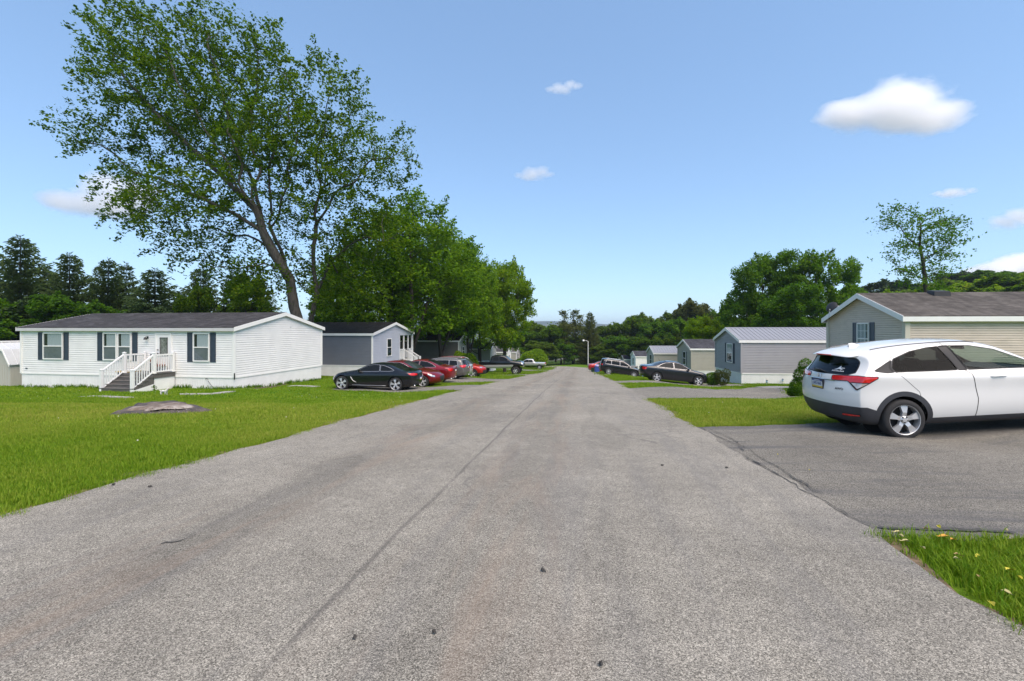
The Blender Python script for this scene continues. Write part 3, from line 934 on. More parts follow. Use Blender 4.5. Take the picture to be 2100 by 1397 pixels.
# --- right side
HB, Z, hz = home('mildewed beige mobile home with brown roof and satellite dish behind the white crossover', 17.32, 20.0, 7, 26, 5.95, -2.0, .49, 1.62,
                 'sid_beige', 'sid_beige', 'roof_brown', 'right', course=.105, fascia=.2, rake_o=.26, eave_o=.22, corner='shed_beige', post=.10)
RO, RU, RN = (0, 0), (0, 1), (-1, 0)
make_window(HB, RO, RU, RN, 2.42, 3.34, Z(-1.35), Z(.23), grid=True, shutter='greyblue', shw=.36, screen=False)
for px_ in (1892, 2098):
    # low dark vents near the ridge
    q = 1.62
    xl = (pw(px_, 610, 22.4)[0] - 17.32) / math.cos(R(7)) + .35
    zv = Z(1.62) + .02
    m = MB(); m.hexa([(xl - .38, 2.45, zv - .16), (xl + .38, 2.45, zv - .16), (xl + .38, 2.95, zv + .04), (xl - .38, 2.95, zv + .04),
                      (xl - .34, 2.47, zv + .12), (xl + .34, 2.47, zv + .12), (xl + .34, 2.93, zv + .20), (xl - .34, 2.93, zv + .20)])
    m.build('roof_vent', MAT['black_plastic'], HB)
HG, Z, hz = home('grey mobile home with ribbed metal roof and black shutters behind the round bushes', 16.12, 32.0, 5, 15, 5.0, -3.20, -.93, -.10,
                 'sid_grey', 'sid_grey', 'roof_metal', 'right', course=.115, ribs=.3, corner='sid_grey', eave_o=.08)
make_window(HG, RO, RU, RN, 1.45, 2.55, Z(-2.6), Z(-1.18), shutter='navy', curtain=True, shw=.33, dark=True)
HD, Z, hz = home('sage beige mobile home with dark shingle roof behind the dark sedan', 19.7, 50.0, 5, 14, 5.3, -4.75, -2.33, -1.45,
                 'sid_sage', 'sid_sage', 'roof_slate', 'right', course=.15, corner='sid_sage')
make_window(HD, RO, RU, RN, 1.9, 3.1, Z(-4.3), Z(-2.75), shutter='greyblue', curtain=False, dark=True, shw=.3)
HE, Z, hz = home('sage grey mobile home with pale metal roof standing right of the small white one', 21.86, 70.0, 5, 13, 5.1, -6.1, -3.95, -3.0,
                 'sid_sage2', 'sid_sage2', 'roof_metal', 'right', course=.17, ribs=.4, corner='sid_sage2')
make_window(HE, RO, RU, RN, 1.5, 2.9, Z(-5.9), Z(-4.25), curtain=False, dark=True)
HF, Z, hz = home('small white mobile home with slate roof behind the black crossover', 23.96, 88.0, 5, 12, 5.4, -7.9, -5.6, -4.75,
                 'sid_white', 'sid_white', 'roof_slate', 'right', course=.2)
make_window(HF, RO, RU, RN, 2.1, 3.4, Z(-7.4), Z(-6.0), curtain=False, dark=True)
HH, Z, hz = home('farthest grey mobile home on the right with white gable trim', 25.9, 105.0, 5, 11, 5.3, -9.2, -7.35, -6.6,
                 'sid_grey', 'sid_palegrey', 'roof_slate', 'right', course=.22)
make_window(HH, RO, RU, RN, 2.1, 3.4, Z(-8.7), Z(-7.6), curtain=False, dark=True)

# --- satellite dish on the beige home's roof
dp = pw(1701, 628, 25.4)
ds = empty('satellite_dish', (dp[0], dp[1], dp[2] - .3), R(-70), 'dark satellite dish on a bent arm above the beige gable', 'satellite dish')
m = MB().tube([(0, 0, -.35), (0, 0, .0), (.05, -.05, .12)], .035, 8); m.build('mast', MAT['steel'], ds)
dm = MB(); dm.lathe([(0, .0), (.1, .008), (.2, .03), (.3, .075), (.31, .082), (.3, .088), (.2, .045), (.1, .02), (0, .012)], 24, 'y', (0, 0, 0))
do = dm.build('dish', MAT['black_plastic'], ds, True); do.location = (.03, .05, .28); do.rotation_euler = (R(-22), 0, 0)
m = MB().tube([(.03, .05, .05), (.05, .5, .12), (.05, .62, .26)], .02, 6); m.build('feed_arm', MAT['steel'], ds)
m = MB().box(.0, .10, .55, .72, .24, .33); m.build('receiver', MAT['white_trim'], ds)

# --- garden shed, left edge: end wall towards the camera, ridge running away
sp = np.array([-29.75, 27.0])
gzs = float(zg(*sp))
sh = empty('garden_shed', (sp[0], sp[1], gzs), -R(10), 'small cream shed with white ribbed gambrel roof at the left edge', 'shed')
MAT['shed'] = M('cream_shed_panel', (.47, .45, .40), .6, var=.06, stretch=(5, 5, .4))
ZS = lambda z: z + CZ - gzs
SL, SW = 5.0, 2.6
prof = [(.10, ZS(-2.20)), (-.42, ZS(-1.30)), (-1.3, ZS(-.86)), (-2.18, ZS(-1.30)), (-2.7, ZS(-2.20))]
mb = MB(); mb.box(-SW, 0, 0, SL, -.6, ZS(-2.2)); mb.build('shed_wall', MAT['shed'], sh)
for k in range(14):
    x = -SW + .05 + (SW - .1) * k / 13
    MB().box(x - .012, x + .012, -.014, 0, -.6, ZS(-2.2)).build('batten', MAT['shed'], sh)
n0 = len(prof)
m = MB(); m.add([(x, .001, z - .04) for x, z in prof] + [(x, SL - .001, z - .04) for x, z in prof], [tuple(range(n0)), tuple(range(n0, 2 * n0))[::-1]]); m.build('gable_panel', MAT['shed'], sh)
rf = MB()
for (xa_, za), (xb_, zb_) in zip(prof[:-1], prof[1:]):
    rf.hexa([(xa_, -.12, za - .03), (xa_, SL + .1, za - .03), (xb_, SL + .1, zb_ - .03), (xb_, -.12, zb_ - .03), (xa_, -.12, za), (xa_, SL + .1, za), (xb_, SL + .1, zb_), (xb_, -.12, zb_)])
ro = rf.build('roof', MAT['roof_white'], sh)
for (xa_, za), (xb_, zb_) in zip(prof[:2], prof[1:3]):
    for i in range(14):
        y = -.08 + (SL + .1) * i / 13
        MB().hexa([(xa_, y - .02, za), (xa_, y + .02, za), (xb_, y + .02, zb_), (xb_, y - .02, zb_), (xa_ + .012, y - .013, za + .028), (xa_ + .012, y + .013, za + .028), (xb_ + .012, y + .013, zb_ + .028), (xb_ + .012, y - .013, zb_ + .028)]).build('roof_rib', MAT['roof_white'], ro)
MB().box(-1.42, -1.18, -.13, SL + .11, ZS(-.86) - .02, ZS(-.86) + .05).build('ridge_cap', MAT['white_trim'], ro)
for (xa_, za), (xb_, zb_) in zip(prof[:2], prof[1:3]):
    MB().hexa([(xa_, -.15, za - .12), (xa_, -.121, za - .12), (xb_, -.121, zb_ - .12), (xb_, -.15, zb_ - .12), (xa_, -.15, za + .01), (xa_, -.121, za + .01), (xb_, -.121, zb_ + .01), (xb_, -.15, zb_ + .01)]).build('rake_board', MAT['white_trim'], sh)
FOOT.append(np.array([(-32.4, 26.9), (-29.6, 26.9), (-28.7, 32), (-31.5, 32)]))
# ------------------------------------------------------------------ trees
GREEN = {
    'maple': [(.12, (.017, .046, .003)), (.42, (.043, .102, .005)), (.72, (.092, .165, .008)), (1.0, (.165, .225, .014))],
    'bright': [(.12, (.042, .092, .004)), (.5, (.112, .190, .007)), (1.0, (.215, .28, .015))],
    'deep': [(.12, (.019, .050, .005)), (.5, (.050, .112, .008)), (1.0, (.118, .190, .014))],
    'forest': [(.12, (.026, .050, .008)), (.5, (.064, .105, .012)), (1.0, (.130, .170, .020))],
    'row': [(.10, (.036, .094, .004)), (.38, (.092, .205, .008)), (.66, (.175, .310, .012)), (1.0, (.29, .40, .02))],
    'needle': [(.12, (.014, .028, .014)), (.5, (.030, .050, .022)), (1.0, (.056, .078, .032))],
    'olive': [(.12, (.034, .040, .014)), (.5, (.064, .074, .024)), (1.0, (.115, .118, .045))],
}
for k_, st in GREEN.items():
    st = [(p, (min(.32, c[0] * 1.5), min(.38, c[1] * 1.6), c[2] * 1.1)) for p, c in st] if k_ not in ('maple', 'row') else [(p, c) for p, c in st] if k_ == 'row' else [(p, (min(.32, c[0] * 1.2), min(.38, c[1] * 1.18), c[2] * 1.0)) for p, c in st]
    MAT['leaf_' + k_] = leaf_mat('foliage_' + k_, st, (.58 if k_ != 'needle' else .2))


def colonize(starts, att, step=.4, infl=4.0, kill=.8, maxit=160, trop=(0, 0, .12)):
    """Space colonisation: limbs grow from the start polylines towards the points of the crown. Returns positions and parents."""
    pos, par = [], []
    for pl, root_idx in starts:
        prev = root_idx
        for i, p in enumerate(pl):
            if i == 0 and root_idx >= 0:
                a = np.array(pos[root_idx])
            elif i == 0:
                pos.append(np.array(p, float)); par.append(-1); prev = len(pos) - 1; continue
            else:
                a = np.array(pos[prev])
            b = np.array(p, float)
            n = max(1, int(np.linalg.norm(b - a) / step))
            for k in range(1, n + 1):
                pos.append(a + (b - a) * k / n); par.append(prev); prev = len(pos) - 1
    att = np.array(att, float)
    alive = np.ones(len(att), bool)
    trop = np.array(trop)
    for it in range(maxit):
        kd = kdtree.KDTree(len(pos))
        for i, p in enumerate(pos): kd.insert(p, i)
        kd.balance()
        pull = {}
        for j in np.nonzero(alive)[0]:
            co, i, d = kd.find(att[j])
            if d < kill: alive[j] = False; continue
            if d < infl:
                v = att[j] - pos[i]
                pull.setdefault(i, np.zeros(3)); pull[i] = pull[i] + v / d
        if not pull: break
        new = 0
        for i, v in pull.items():
            l = np.linalg.norm(v)
            if l < 1e-6: continue
            q = pos[i] + (v / l + trop) * step / np.linalg.norm(v / l + trop)
            _, ii, dd = kd.find(q)
            if dd < step * .3: continue
            pos.append(q); par.append(i); new += 1
        if not new: break
    return np.array(pos), np.array(par)


def radii(pos, par, base_r, tip=.010, e=2.25):
    n = len(pos)
    acc = np.zeros(n)
    kids = np.zeros(n, int)
    for i in range(n):
        if par[i] >= 0: kids[par[i]] += 1
    acc[kids == 0] = tip ** e
    for i in range(n - 1, -1, -1):
        if par[i] >= 0: acc[par[i]] += acc[i]
    r = acc ** (1 / e)
    roots = np.nonzero(par < 0)[0]
    rb = r[roots].max()
    g = math.log(base_r / tip) / math.log(rb / tip)
    return tip * (r / tip) ** g, kids


def limb_mesh(name, pos, par, r, mat, rmin=.012, sides=6):
    V, Q = [], []
    main = {}
    order = np.argsort(-r)
    for i in order:
        p = par[i]
        if p >= 0 and p not in main: main[p] = i
    ringof = {}

    def ring(i, d, rad, centre):
        d = d / (np.linalg.norm(d) + 1e-9)
        u = np.cross(d, (0, 0, 1.0)) if abs(d[2]) < .95 else np.cross(d, (1.0, 0, 0))
        u /= np.linalg.norm(u); v = np.cross(d, u)
        k0 = len(V)
        for k in range(sides):
            t = 2 * math.pi * k / sides
            V.append(centre + (u * math.cos(t) + v * math.sin(t)) * rad)
        return k0
    for i in range(len(pos)):
        p = par[i]
        if p < 0 or r[i] < rmin: continue
        d = pos[i] - pos[p]
        if main.get(p) == i and p in ringof: a = ringof[p]
        else: a = ring(p, d, min(r[p], r[i] * 1.25), pos[p])
        nx = main.get(i)
        dd = pos[nx] - pos[p] if nx is not None else d
        b = ring(i, dd, r[i], pos[i]); ringof[i] = b
        va = np.array(V[a:a + sides]) - pos[p]; vb = np.array(V[b:b + sides]) - pos[i]
        sh = int(np.argmax([np.sum(va * np.roll(vb, -s, 0)) for s in range(sides)]))
        for k in range(sides):
            Q.append((a + k, a + (k + 1) % sides, b + (k + 1 + sh) % sides, b + (k + sh) % sides))
    return mesh_np(name, np.array(V), np.array(Q), mat, True)


def leaf_mesh(name, cen, size, mat, seed, up=.45, asp=.62):
    """One folded leaf-shaped face per centre, turned at random with a lean to the sky."""
    r_ = np.random.default_rng(seed)
    n = len(cen)
    nrm = r_.normal(0, 1, (n, 3)); nrm /= np.linalg.norm(nrm, axis=1)[:, None]
    nrm[:, 2] = np.abs(nrm[:, 2]); nrm += np.array([0, 0, up]); nrm /= np.linalg.norm(nrm, axis=1)[:, None]
    a = np.cross(nrm, r_.normal(0, 1, (n, 3))); a /= np.linalg.norm(a, axis=1)[:, None] + 1e-9
    b = np.cross(nrm, a)
    s = size * r_.uniform(.65, 1.3, n)[:, None]
    tip = cen + a * s * .5 - nrm * s * .12; tail = cen - a * s * .5
    l = cen + b * s * asp * .5 + a * s * .05 - nrm * s * .10; rr = cen - b * s * asp * .5 + a * s * .05 - nrm * s * .10
    V = np.stack([tail, rr, tip, l], 1).reshape(-1, 3)
    Q = np.arange(4 * n).reshape(n, 4)
    return mesh_np(name, V, Q, mat)


def leaf_centres(pos, par, r, kids, n, seed, thr=.03, spread=.38, droop=0.0, spray=0.0, clump=None):
    """Leaf positions: about the thin twigs; spray = share strung out beyond the twig tips; clump = (number, radius) of dense leaf masses."""
    r_ = np.random.default_rng(seed)
    idx = np.nonzero(r < thr)[0]
    w = np.where(kids[idx] == 0, 3.0, 1.0) * r_.uniform(.15, 1.6, len(idx))
    out = []
    ns = int(n * spray)
    if ns:
        tips = np.nonzero(kids == 0)[0]
        tw = r_.uniform(.2, 1.5, len(tips)); pick = r_.choice(tips, ns, p=tw / tw.sum())
        pp = par[par[pick]]; pp = np.where(pp >= 0, pp, pick)
        d = pos[pick] - pos[pp]; d /= np.linalg.norm(d, axis=1)[:, None] + 1e-9
        mid = pos[tips].mean(0); o = pos[pick] - mid; o /= np.linalg.norm(o, axis=1)[:, None] + 1e-9
        tip_dir = {int(t): r_.normal(0, .25, 3) for t in tips}
        d = d + .55 * o + np.array([tip_dir[int(t)] for t in pick]) + [0, 0, .1]; d /= np.linalg.norm(d, axis=1)[:, None]
        u = r_.uniform(-.35, 1.0, (ns, 1))
        out.append(pos[pick] + d * u * 1.25 + r_.normal(0, .13, (ns, 3)) * (1.25 - .5 * u))
    m = n - ns
    if clump:
        k, rad = clump
        tips = np.nonzero(kids == 0)[0]
        c0 = pos[r_.choice(tips, min(k, len(tips)), replace=False)]
        sz = rad * r_.uniform(.6, 1.35, (len(c0), 1))
        q = r_.choice(len(c0), m, p=(sz[:, 0] ** 2) / (sz[:, 0] ** 2).sum())
        v = r_.normal(0, 1, (m, 3)); v /= np.linalg.norm(v, axis=1)[:, None]
        v *= r_.uniform(0, 1, (m, 1)) ** .45
        c = c0[q] + v * sz[q] * np.array([1.0, 1.0, .85])
    else:
        pick = r_.choice(idx, m, p=w / w.sum())
        f = r_.uniform(0, 1, (m, 1))
        pp = np.where(par[pick] >= 0, par[pick], pick)
        c = pos[pick] * f + pos[pp] * (1 - f)
        c = c + r_.normal(0, spread, (m, 3)) * np.array([1, 1, .75])
    c[:, 2] -= droop
    out.append(c)
    return np.concatenate(out)


def blob_points(blobs, n, seed, shell=.0):
    """Points inside a set of ellipsoids (cx, cy, cz, rx, ry, rz), more of them towards the skin."""
    r_ = np.random.default_rng(seed)
    vol = np.array([b[3] * b[4] * b[5] for b in blobs]) ** .8
    out = []
    for b, k in zip(blobs, (vol / vol.sum() * n).astype(int) + 1):
        v = r_.normal(0, 1, (k, 3)); v /= np.linalg.norm(v, axis=1)[:, None]
        v *= (r_.uniform(shell, 1, (k, 1))) ** (1 / 2.6)
        out.append(np.array(b[:3]) + v * np.array(b[3:6]))
    return np.concatenate(out)


def tree_kind(name, seed, h, trunk_h, blobs, base_r, n_att, n_leaf, leaf, lm, bark='darkbark', step=.5, forks=None, spread=.42, kill=.9, droop=0.0, clump=None, spray=0.0):
    starts = forks or [([(0, 0, -1.0), (0, 0, 0), (.1, .05, trunk_h)], -1)]
    pos, par = colonize(starts, blob_points(blobs, n_att, seed), step=step, infl=max(5, h * .5), kill=kill, maxit=120)
    r, kids = radii(pos, par, base_r)
    tm = limb_mesh('trunk', pos, par, r, MAT[bark], rmin=.014)
    cm = leaf_mesh('crown', leaf_centres(pos, par, r, kids, n_leaf, seed + 1, spread=spread, droop=droop, clump=clump, spray=spray), leaf, MAT['leaf_' + lm], seed + 2)
    return tm, cm


def plant(name, meshes, loc, label, cat='tree', group=None, rz=0.0, scale=(1, 1, 1), mat=None, names=('trunk', 'crown')):
    root = empty(name, loc, rz, label, cat, group)
    root.scale = scale
    for nm, me in zip(names, meshes):
        o = put(nm, me, root)
        if mat and nm in ('crown', 'foliage'):
            o.material_slots[0].link = 'OBJECT'; o.material_slots[0].material = mat
    return root


# --- the great maple beyond the white home: limbs traced from the photograph, twigs grown into its outline
TD = 34.5
def tp(px, py, dd=0.0): return pw(px, py, TD + dd)
tb = gp(pw(622, 690, TD)[0], TD)
tb = np.array(tb)


def path(*a): return [tp(*p) for p in a]


r_ = np.random.default_rng(3)
starts = [([tb - [0, 0, 1.0], tb, tp(610, 652, .1), tp(603, 630), tp(595, 574, -.1), tp(566, 526, -.3), tp(540, 477, -.6), tp(522, 423, -.8)], -1)]
def node_at(pos_list, p):
    return int(np.argmin([np.linalg.norm(q - p) for q in pos_list]))
_step = .45
# build the skeleton in stages so that limbs join where they should
sk_pos, _ = colonize(starts, np.zeros((0, 3)), step=_step)
limbs = [
    (tp(600, 612), path((598, 600, .5), (586, 550, .9), (557, 467, 1.4), (552, 389, 1.9), (560, 300, 2.4), (575, 210, 2.6))),
    (tp(522, 423, -.8), path((498, 370, -1.0), (474, 273, -1.3), (459, 214, -1.5), (440, 140, -1.6), (425, 80, -1.6))),
    (tp(522, 423, -.8), path((527, 341, -.2), (513, 273, .2), (518, 234, .3), (530, 150, .4), (520, 80, .3))),
    (tp(524, 430, -.8), path((454, 360, -.6), (401, 311, -.3), (340, 250, .2), (270, 180, .6), (235, 130, .8))),
    (tp(540, 477, -.6), path((474, 438, -.9), (410, 400, -1.0), (352, 380, -.8), (270, 340, -.4), (200, 300, .2), (160, 285, .4))),
    (tp(548, 490, -.5), path((535, 440, .8), (520, 380, 1.6), (490, 300, 2.2), (470, 200, 2.6))),
    (tp(557, 467, 1.4), path((585, 400, .4), (600, 320, -.4), (600, 240, -.8), (590, 160, -1.0))),
    (tp(522, 423, -.8), path((470, 340, -1.4), (430, 270, -2.0), (380, 190, -2.2), (350, 120, -2.2))),
    (tp(560, 515, -.3), path((500, 480, .9), (430, 470, 1.8), (370, 480, 2.3), (330, 490, 2.6))),
    (tp(590, 560, .3), path((540, 545, -.8), (490, 545, -1.2), (440, 552, -1.4), (415, 565, -1.4))),
]
for j, pl in limbs:
    starts.append((pl, node_at(sk_pos, j)))
    sk_pos, _ = colonize(starts, np.zeros((0, 3)), step=_step)
tb2 = np.array(gp(pw(634, 690, TD + .9)[0], TD + .9))
starts.append(([tb2 - [0, 0, 1.0], tb2, tp(638, 657, .8), tp(645, 625, .8), tp(651, 599, .8)], -1))
sk_pos, _ = colonize(starts, np.zeros((0, 3)), step=_step)
for j, pl in [
    (tp(651, 599, .8), path((642, 550, .9), (647, 467, 1.0), (654, 389, 1.2), (651, 311, 1.2), (668, 263, 1.2), (675, 180, 1.2))),
    (tp(651, 599, .8), path((678, 535, .2), (707, 511, -.4), (742, 492, -1.0), (810, 487, -1.8), (840, 478, -2.0))),
    (tp(647, 467, 1.0), path((680, 410, .2), (720, 370, -.6), (770, 330, -1.2), (820, 310, -1.5))),
    (tp(654, 389, 1.2), path((690, 330, 2.4), (715, 260, 2.9), (735, 200, 3.0))),
    (tp(680, 530, .2), path((700, 580, 1.4), (730, 600, 2.0), (760, 620, 2.4))),
]:
    starts.append((pl, node_at(sk_pos, j)))
    sk_pos, _ = colonize(starts, np.zeros((0, 3)), step=_step)
ell = [(330, 105, 145, 75), (470, 95, 112, 72), (430, 240, 215, 130), (260, 150, 95, 85), (205, 280, 85, 50), (135, 275, 38, 18), (300, 400, 95, 85), (420, 420, 145, 95),
       (560, 330, 110, 190), (560, 120, 45, 70), (690, 225, 72, 100), (665, 150, 40, 45), (765, 330, 90, 75), (680, 420, 110, 120), (400, 515, 100, 42), (555, 555, 85, 50), (770, 470, 80, 70),
       (205, 85, 50, 45), (650, 330, 80, 130), (740, 580, 60, 70), (520, 560, 60, 60), (500, 575, 70, 45), (560, 595, 55, 45), (690, 600, 60, 55), (705, 545, 70, 70), (640, 545, 45, 60)]
blobs = []
for (ex, ey, rx, ry) in ell:
    c = tp(ex, ey, r_.uniform(-1.2, 1.2) + (1.2 if ey < 300 else 0)); k = TD / F
    blobs.append((c[0], c[1], c[2], rx * k, .85 * min(max(rx, ry), 1.6 * min(rx, ry)) * k, ry * k))
_bp = blob_points(blobs, 5000, 11)
_ex, _ey = CX + F * _bp[:, 0] / _bp[:, 1], HY - F * (_bp[:, 2] - CZ) / _bp[:, 1]
_open = (((_ex - 575) / 95) ** 2 + ((_ey - 430) / 135) ** 2 < 1) & (_bp[:, 1] < TD + 1.2)      # the fan of bare limbs above the fork
_bp = _bp[~(_open & (r_.uniform(0, 1, len(_bp)) < .82))]
pos, par = colonize(starts, _bp, step=_step, infl=4.5, kill=.62, maxit=90, trop=(0, 0, .1))
_w = lambda p, a, b: np.sin(p[:, 0] * a + p[:, 2] * b)
_r0 = radii(pos, par, .43, tip=.009)[0]
_am = .26 * ss(5, 10, pos[:, 2] - tb[2]) * (1 - ss(.05, .2, _r0) * .85)
pos = pos + np.stack([_am * _w(pos, 1.1, 1.7) * np.cos(pos[:, 1] * 1.3), _am * _w(pos, .7, 2.1), _am * _w(pos, 1.6, .9)], 1) + (_am * .25)[:, None] * r_.normal(0, 1, pos.shape) * .6
rr_, kids = radii(pos, par, .40, tip=.0085)
gm = empty('maple_tree', tuple(tb), 0, 'huge spreading maple with two leaning trunks towering behind the white home', 'tree')
tm = limb_mesh('trunk', pos - tb, par, rr_, MAT['bark'], rmin=.012, sides=8)
put('trunk', tm, gm)
lc = leaf_centres(pos, par, rr_, kids, 88000, 5, thr=.035, spread=.34, spray=.55)
put('crown', leaf_mesh('crown', lc - tb, .235, MAT['leaf_maple'], 6), gm)

# --- the row of maples running down the left side
mapA = tree_kind('a', 21, 15, 3.0, [(0, 0, 9.5, 5.4, 4.5, 4.8), (-3.0, 0, 7, 3.2, 3, 3), (2.8, .5, 6.8, 3.2, 3, 3.2), (0, -1, 12.5, 3.2, 3, 2.8), (0, -1.5, 5, 4.0, 2.5, 1.6)], .34, 1300, 32000, .26, 'row',
                 forks=[([(0, 0, -1), (0, 0, 0), (0, 0, 1.6)], -1), ([(-.8, 0, 3.6), (-1.8, .2, 6.5)], 5), ([(.7, .3, 3.8), (1.6, .5, 7)], 5), ([(.1, -.3, 4.5), (0, -.4, 8)], 5)], spread=.5, clump=(330, 1.0), spray=.30)
mapB = tree_kind('b', 33, 12, 2.6, [(0, 0, 7.4, 4.3, 4.2, 4.6), (1.4, -.4, 9.4, 2.6, 2.5, 2.5), (-2.2, 0, 5.2, 2.8, 2.6, 2.6), (2.4, .2, 4.8, 2.6, 2.6, 2.8)], .26, 1000, 34000, .265, 'bright', spread=.5, clump=(260, .85), spray=.22)
dcd = tree_kind('c', 45, 13, 2.5, [(0, 0, 7.5, 4.4, 4.2, 3.8), (1.5, -.4, 10.2, 2.8, 2.6, 2.4), (-2, 0, 9.2, 2.6, 2.4, 2.4), (-2.6, .2, 5.0, 2.6, 2.4, 2.2), (2.8, 0, 5.6, 2.4, 2.2, 2.4)], .26, 420, 17000, .44, 'forest', spread=.62, step=.7, kill=1.2, clump=(150, 1.05), spray=.22)
dcd2 = tree_kind('d', 57, 13, 2.5, [(0, 0, 8, 3.4, 3.4, 5.0), (-1.4, -.4, 11, 2.2, 2.2, 2.6), (1.8, 0, 6.5, 2.6, 2.4, 2.6)], .24, 380, 14000, .44, 'forest', spread=.62, step=.7, kill=1.2, clump=(140, 1.0), spray=.22)
bigR = tree_kind('e', 69, 16, 3.0, [(0, 0, 8.6, 5.6, 5, 4.6), (-2.6, -.6, 11.5, 3.4, 3.2, 3.0), (2.2, 0, 12.4, 3.4, 3.2, 3.0), (-4, 0, 6.5, 3.2, 3, 3), (4.2, .2, 7, 3.2, 3, 3.2), (0, -2.5, 5.5, 4, 2.2, 2.6)], .36, 800, 36000, .33, 'deep', spread=.55, step=.55, kill=1.0, clump=(240, 1.05), spray=.2)
thin = tree_kind('f', 81, 13, 3.0, [(0, 0, 9, 2.0, 2.0, 4.2), (.6, 0, 12.5, 1.2, 1.2, 1.8), (-.6, 0, 6, 1.3, 1.2, 1.6)], .16, 170, 1700, .42, 'olive', bark='palebark', spread=.4, step=.6, kill=1.1)


EXT = {}


def extent(me):
    if me.name not in EXT:
        co = np.empty(len(me.vertices) * 3); me.vertices.foreach_get('co', co); co = co.reshape(-1, 3)
        q = np.percentile(co[:, :2], [2.5, 97.5], axis=0)
        EXT[me.name] = (float(np.percentile(co[:, 2], 99.6)), float((q[1] - q[0]).mean()))
    return EXT[me.name]


def tree_at(px, D, top_py, W, meshes, nat_h, nat_w, name, label, group=None, mat=None, rz=None, sink=0.0):
    """Stand a tree on the ground at depth D so that its crown is centred at px, its tip shows at top_py and it is W metres wide."""
    x = (px - CX) / F * D
    z0 = float(zg(x, D)) - sink
    h = CZ - (top_py - HY) / F * D - z0
    nat_h, nat_w = extent(meshes[1])
    s = W * .86 / nat_w
    return plant(name, meshes, (x, D, z0), label, 'tree', group, rng.uniform(0, 6.28) if rz is None else rz, (s, s, h / nat_h), mat)


tree_at(842, 47, 412, 13.0, mapA, 15.6, 12.8, 'maple_tree', 'dark green maple with many limbs behind the slate home and its porch', 'maples down the left side', rz=.3)
tree_at(722, 50, 500, 10.5, mapA, 15.6, 12.8, 'maple_tree', 'shaded maple filling the gap right of the huge maple, above the slate home roof', 'maples down the left side', rz=2.0)
tree_at(905, 55, 470, 12.0, mapA, 15.6, 12.8, 'maple_tree', 'rounded mid green maple above the taupe home roof', 'maples down the left side', rz=4.1)
tree_at(962, 62, 505, 9.5, mapA, 15.6, 12.8, 'maple_tree', 'dark lower maple just left of the yellow green maple', 'maples down the left side', rz=5.2)
tree_at(1035, 69, 540, 9.6, mapB, 12.2, 9.2, 'maple_tree', 'bright yellow green maple at the right end of the left row', 'maples down the left side', rz=1.2)
tree_at(985, 72, 548, 10, mapB, 12.2, 9.2, 'maple_tree', 'yellow green maple behind the darker maples of the left row', 'maples down the left side', rz=3.0)
tree_at(880, 64, 540, 12, dcd, 12.6, 10.4, 'maple_tree', 'low dark maple deep behind the taupe home', 'maples down the left side', MAT['leaf_deep'])
tree_at(505, 58, 565, 6.0, dcd, 12.6, 10.4, 'broadleaf_tree', 'dark broadleaf tree behind the white home roof, left of the maple trunks', None, MAT['leaf_maple'])
tree_at(700, 58, 555, 8, dcd2, 13.2, 7.6, 'broadleaf_tree', 'dark narrow broadleaf tree beyond the slate home roof', None, MAT['leaf_deep'])
tree_at(655, 95, 648, 16, dcd, 12.6, 10.4, 'broadleaf_tree', 'far low tree seen between the two maple trunks', None)
tree_at(568, 110, 642, 16, dcd2, 13.2, 7.6, 'broadleaf_tree', 'far pale tree just left of the leaning maple trunk', None)

# --- conifers behind the white home
def conifer(seed, h, r, n_whorl=40, lm='needle'):
    r_ = np.random.default_rng(seed)
    tm = MB().tube([(0, 0, -1), (0, 0, h * .5), (0, 0, h)], [.2, .12, .015], 7).mesh('trunk', MAT['darkbark'])
    V = []
    for i in range(n_whorl):
        f = (i + r_.uniform(-.3, .3)) / n_whorl
        z = h * (.06 + .93 * f)
        L = r * (1 - f) ** .64 * r_.uniform(.8, 1.1) + .12
        nb = int(7 + 6 * (1 - f))
        for k in range(nb):
            az = 2 * math.pi * (k + r_.uniform(-.4, .4)) / nb + i * 1.1
            l = L * r_.uniform(.72, 1.18)
            d = np.array([math.cos(az), math.sin(az), 0.0]); sd = np.array([-d[1], d[0], 0])
            pitch = .35 * f + .05 - .25 * (1 - f)
            m = max(5, int(l / .115))
            for j in range(m):
                q = (j + r_.uniform(0, 1)) / m
                p = d * l * q + np.array([0, 0, z + l * q * pitch + .14 * l * q * q])
                w = (.30 + .5 * (1 - q) * l * .3) * r_.uniform(.7, 1.25)
                for sgn in (1, -1):
                    t = p + (sd * sgn * r_.uniform(.35, 1) + d * r_.uniform(.3, .9)) * w + np.array([0, 0, -w * r_.uniform(.2, 1.1)])
                    wid = np.array([0, 0, .5]) * w * r_.uniform(.25, .6) + d * w * .25
                    mid = p * .45 + t * .55
                    V += [p, mid - wid * .6, t, mid + wid * .4]
            t = d * (l * 1.12) + np.array([0, 0, z + l * 1.12 * pitch + .2 * l])
            p = d * l * .75 + np.array([0, 0, z + l * .75 * pitch + .08 * l])
            V += [p - [0, 0, .14], t - [0, 0, .02], t, p + [0, 0, .08]]
    for k in range(26):          # leader shoot
        a = r_.uniform(0, 6.28); z = h * r_.uniform(.93, 1.0); p = np.array([0, 0, z]); dd = np.array([math.cos(a), math.sin(a), .9]) * .28
        V += [p, p + dd * .6 - [0, 0, .06], p + dd, p + dd * .6 + [0, 0, .06]]
    V = np.array(V)
    return tm, mesh_np('crown', V, np.arange(len(V)).reshape(-1, 4), MAT['leaf_' + lm])


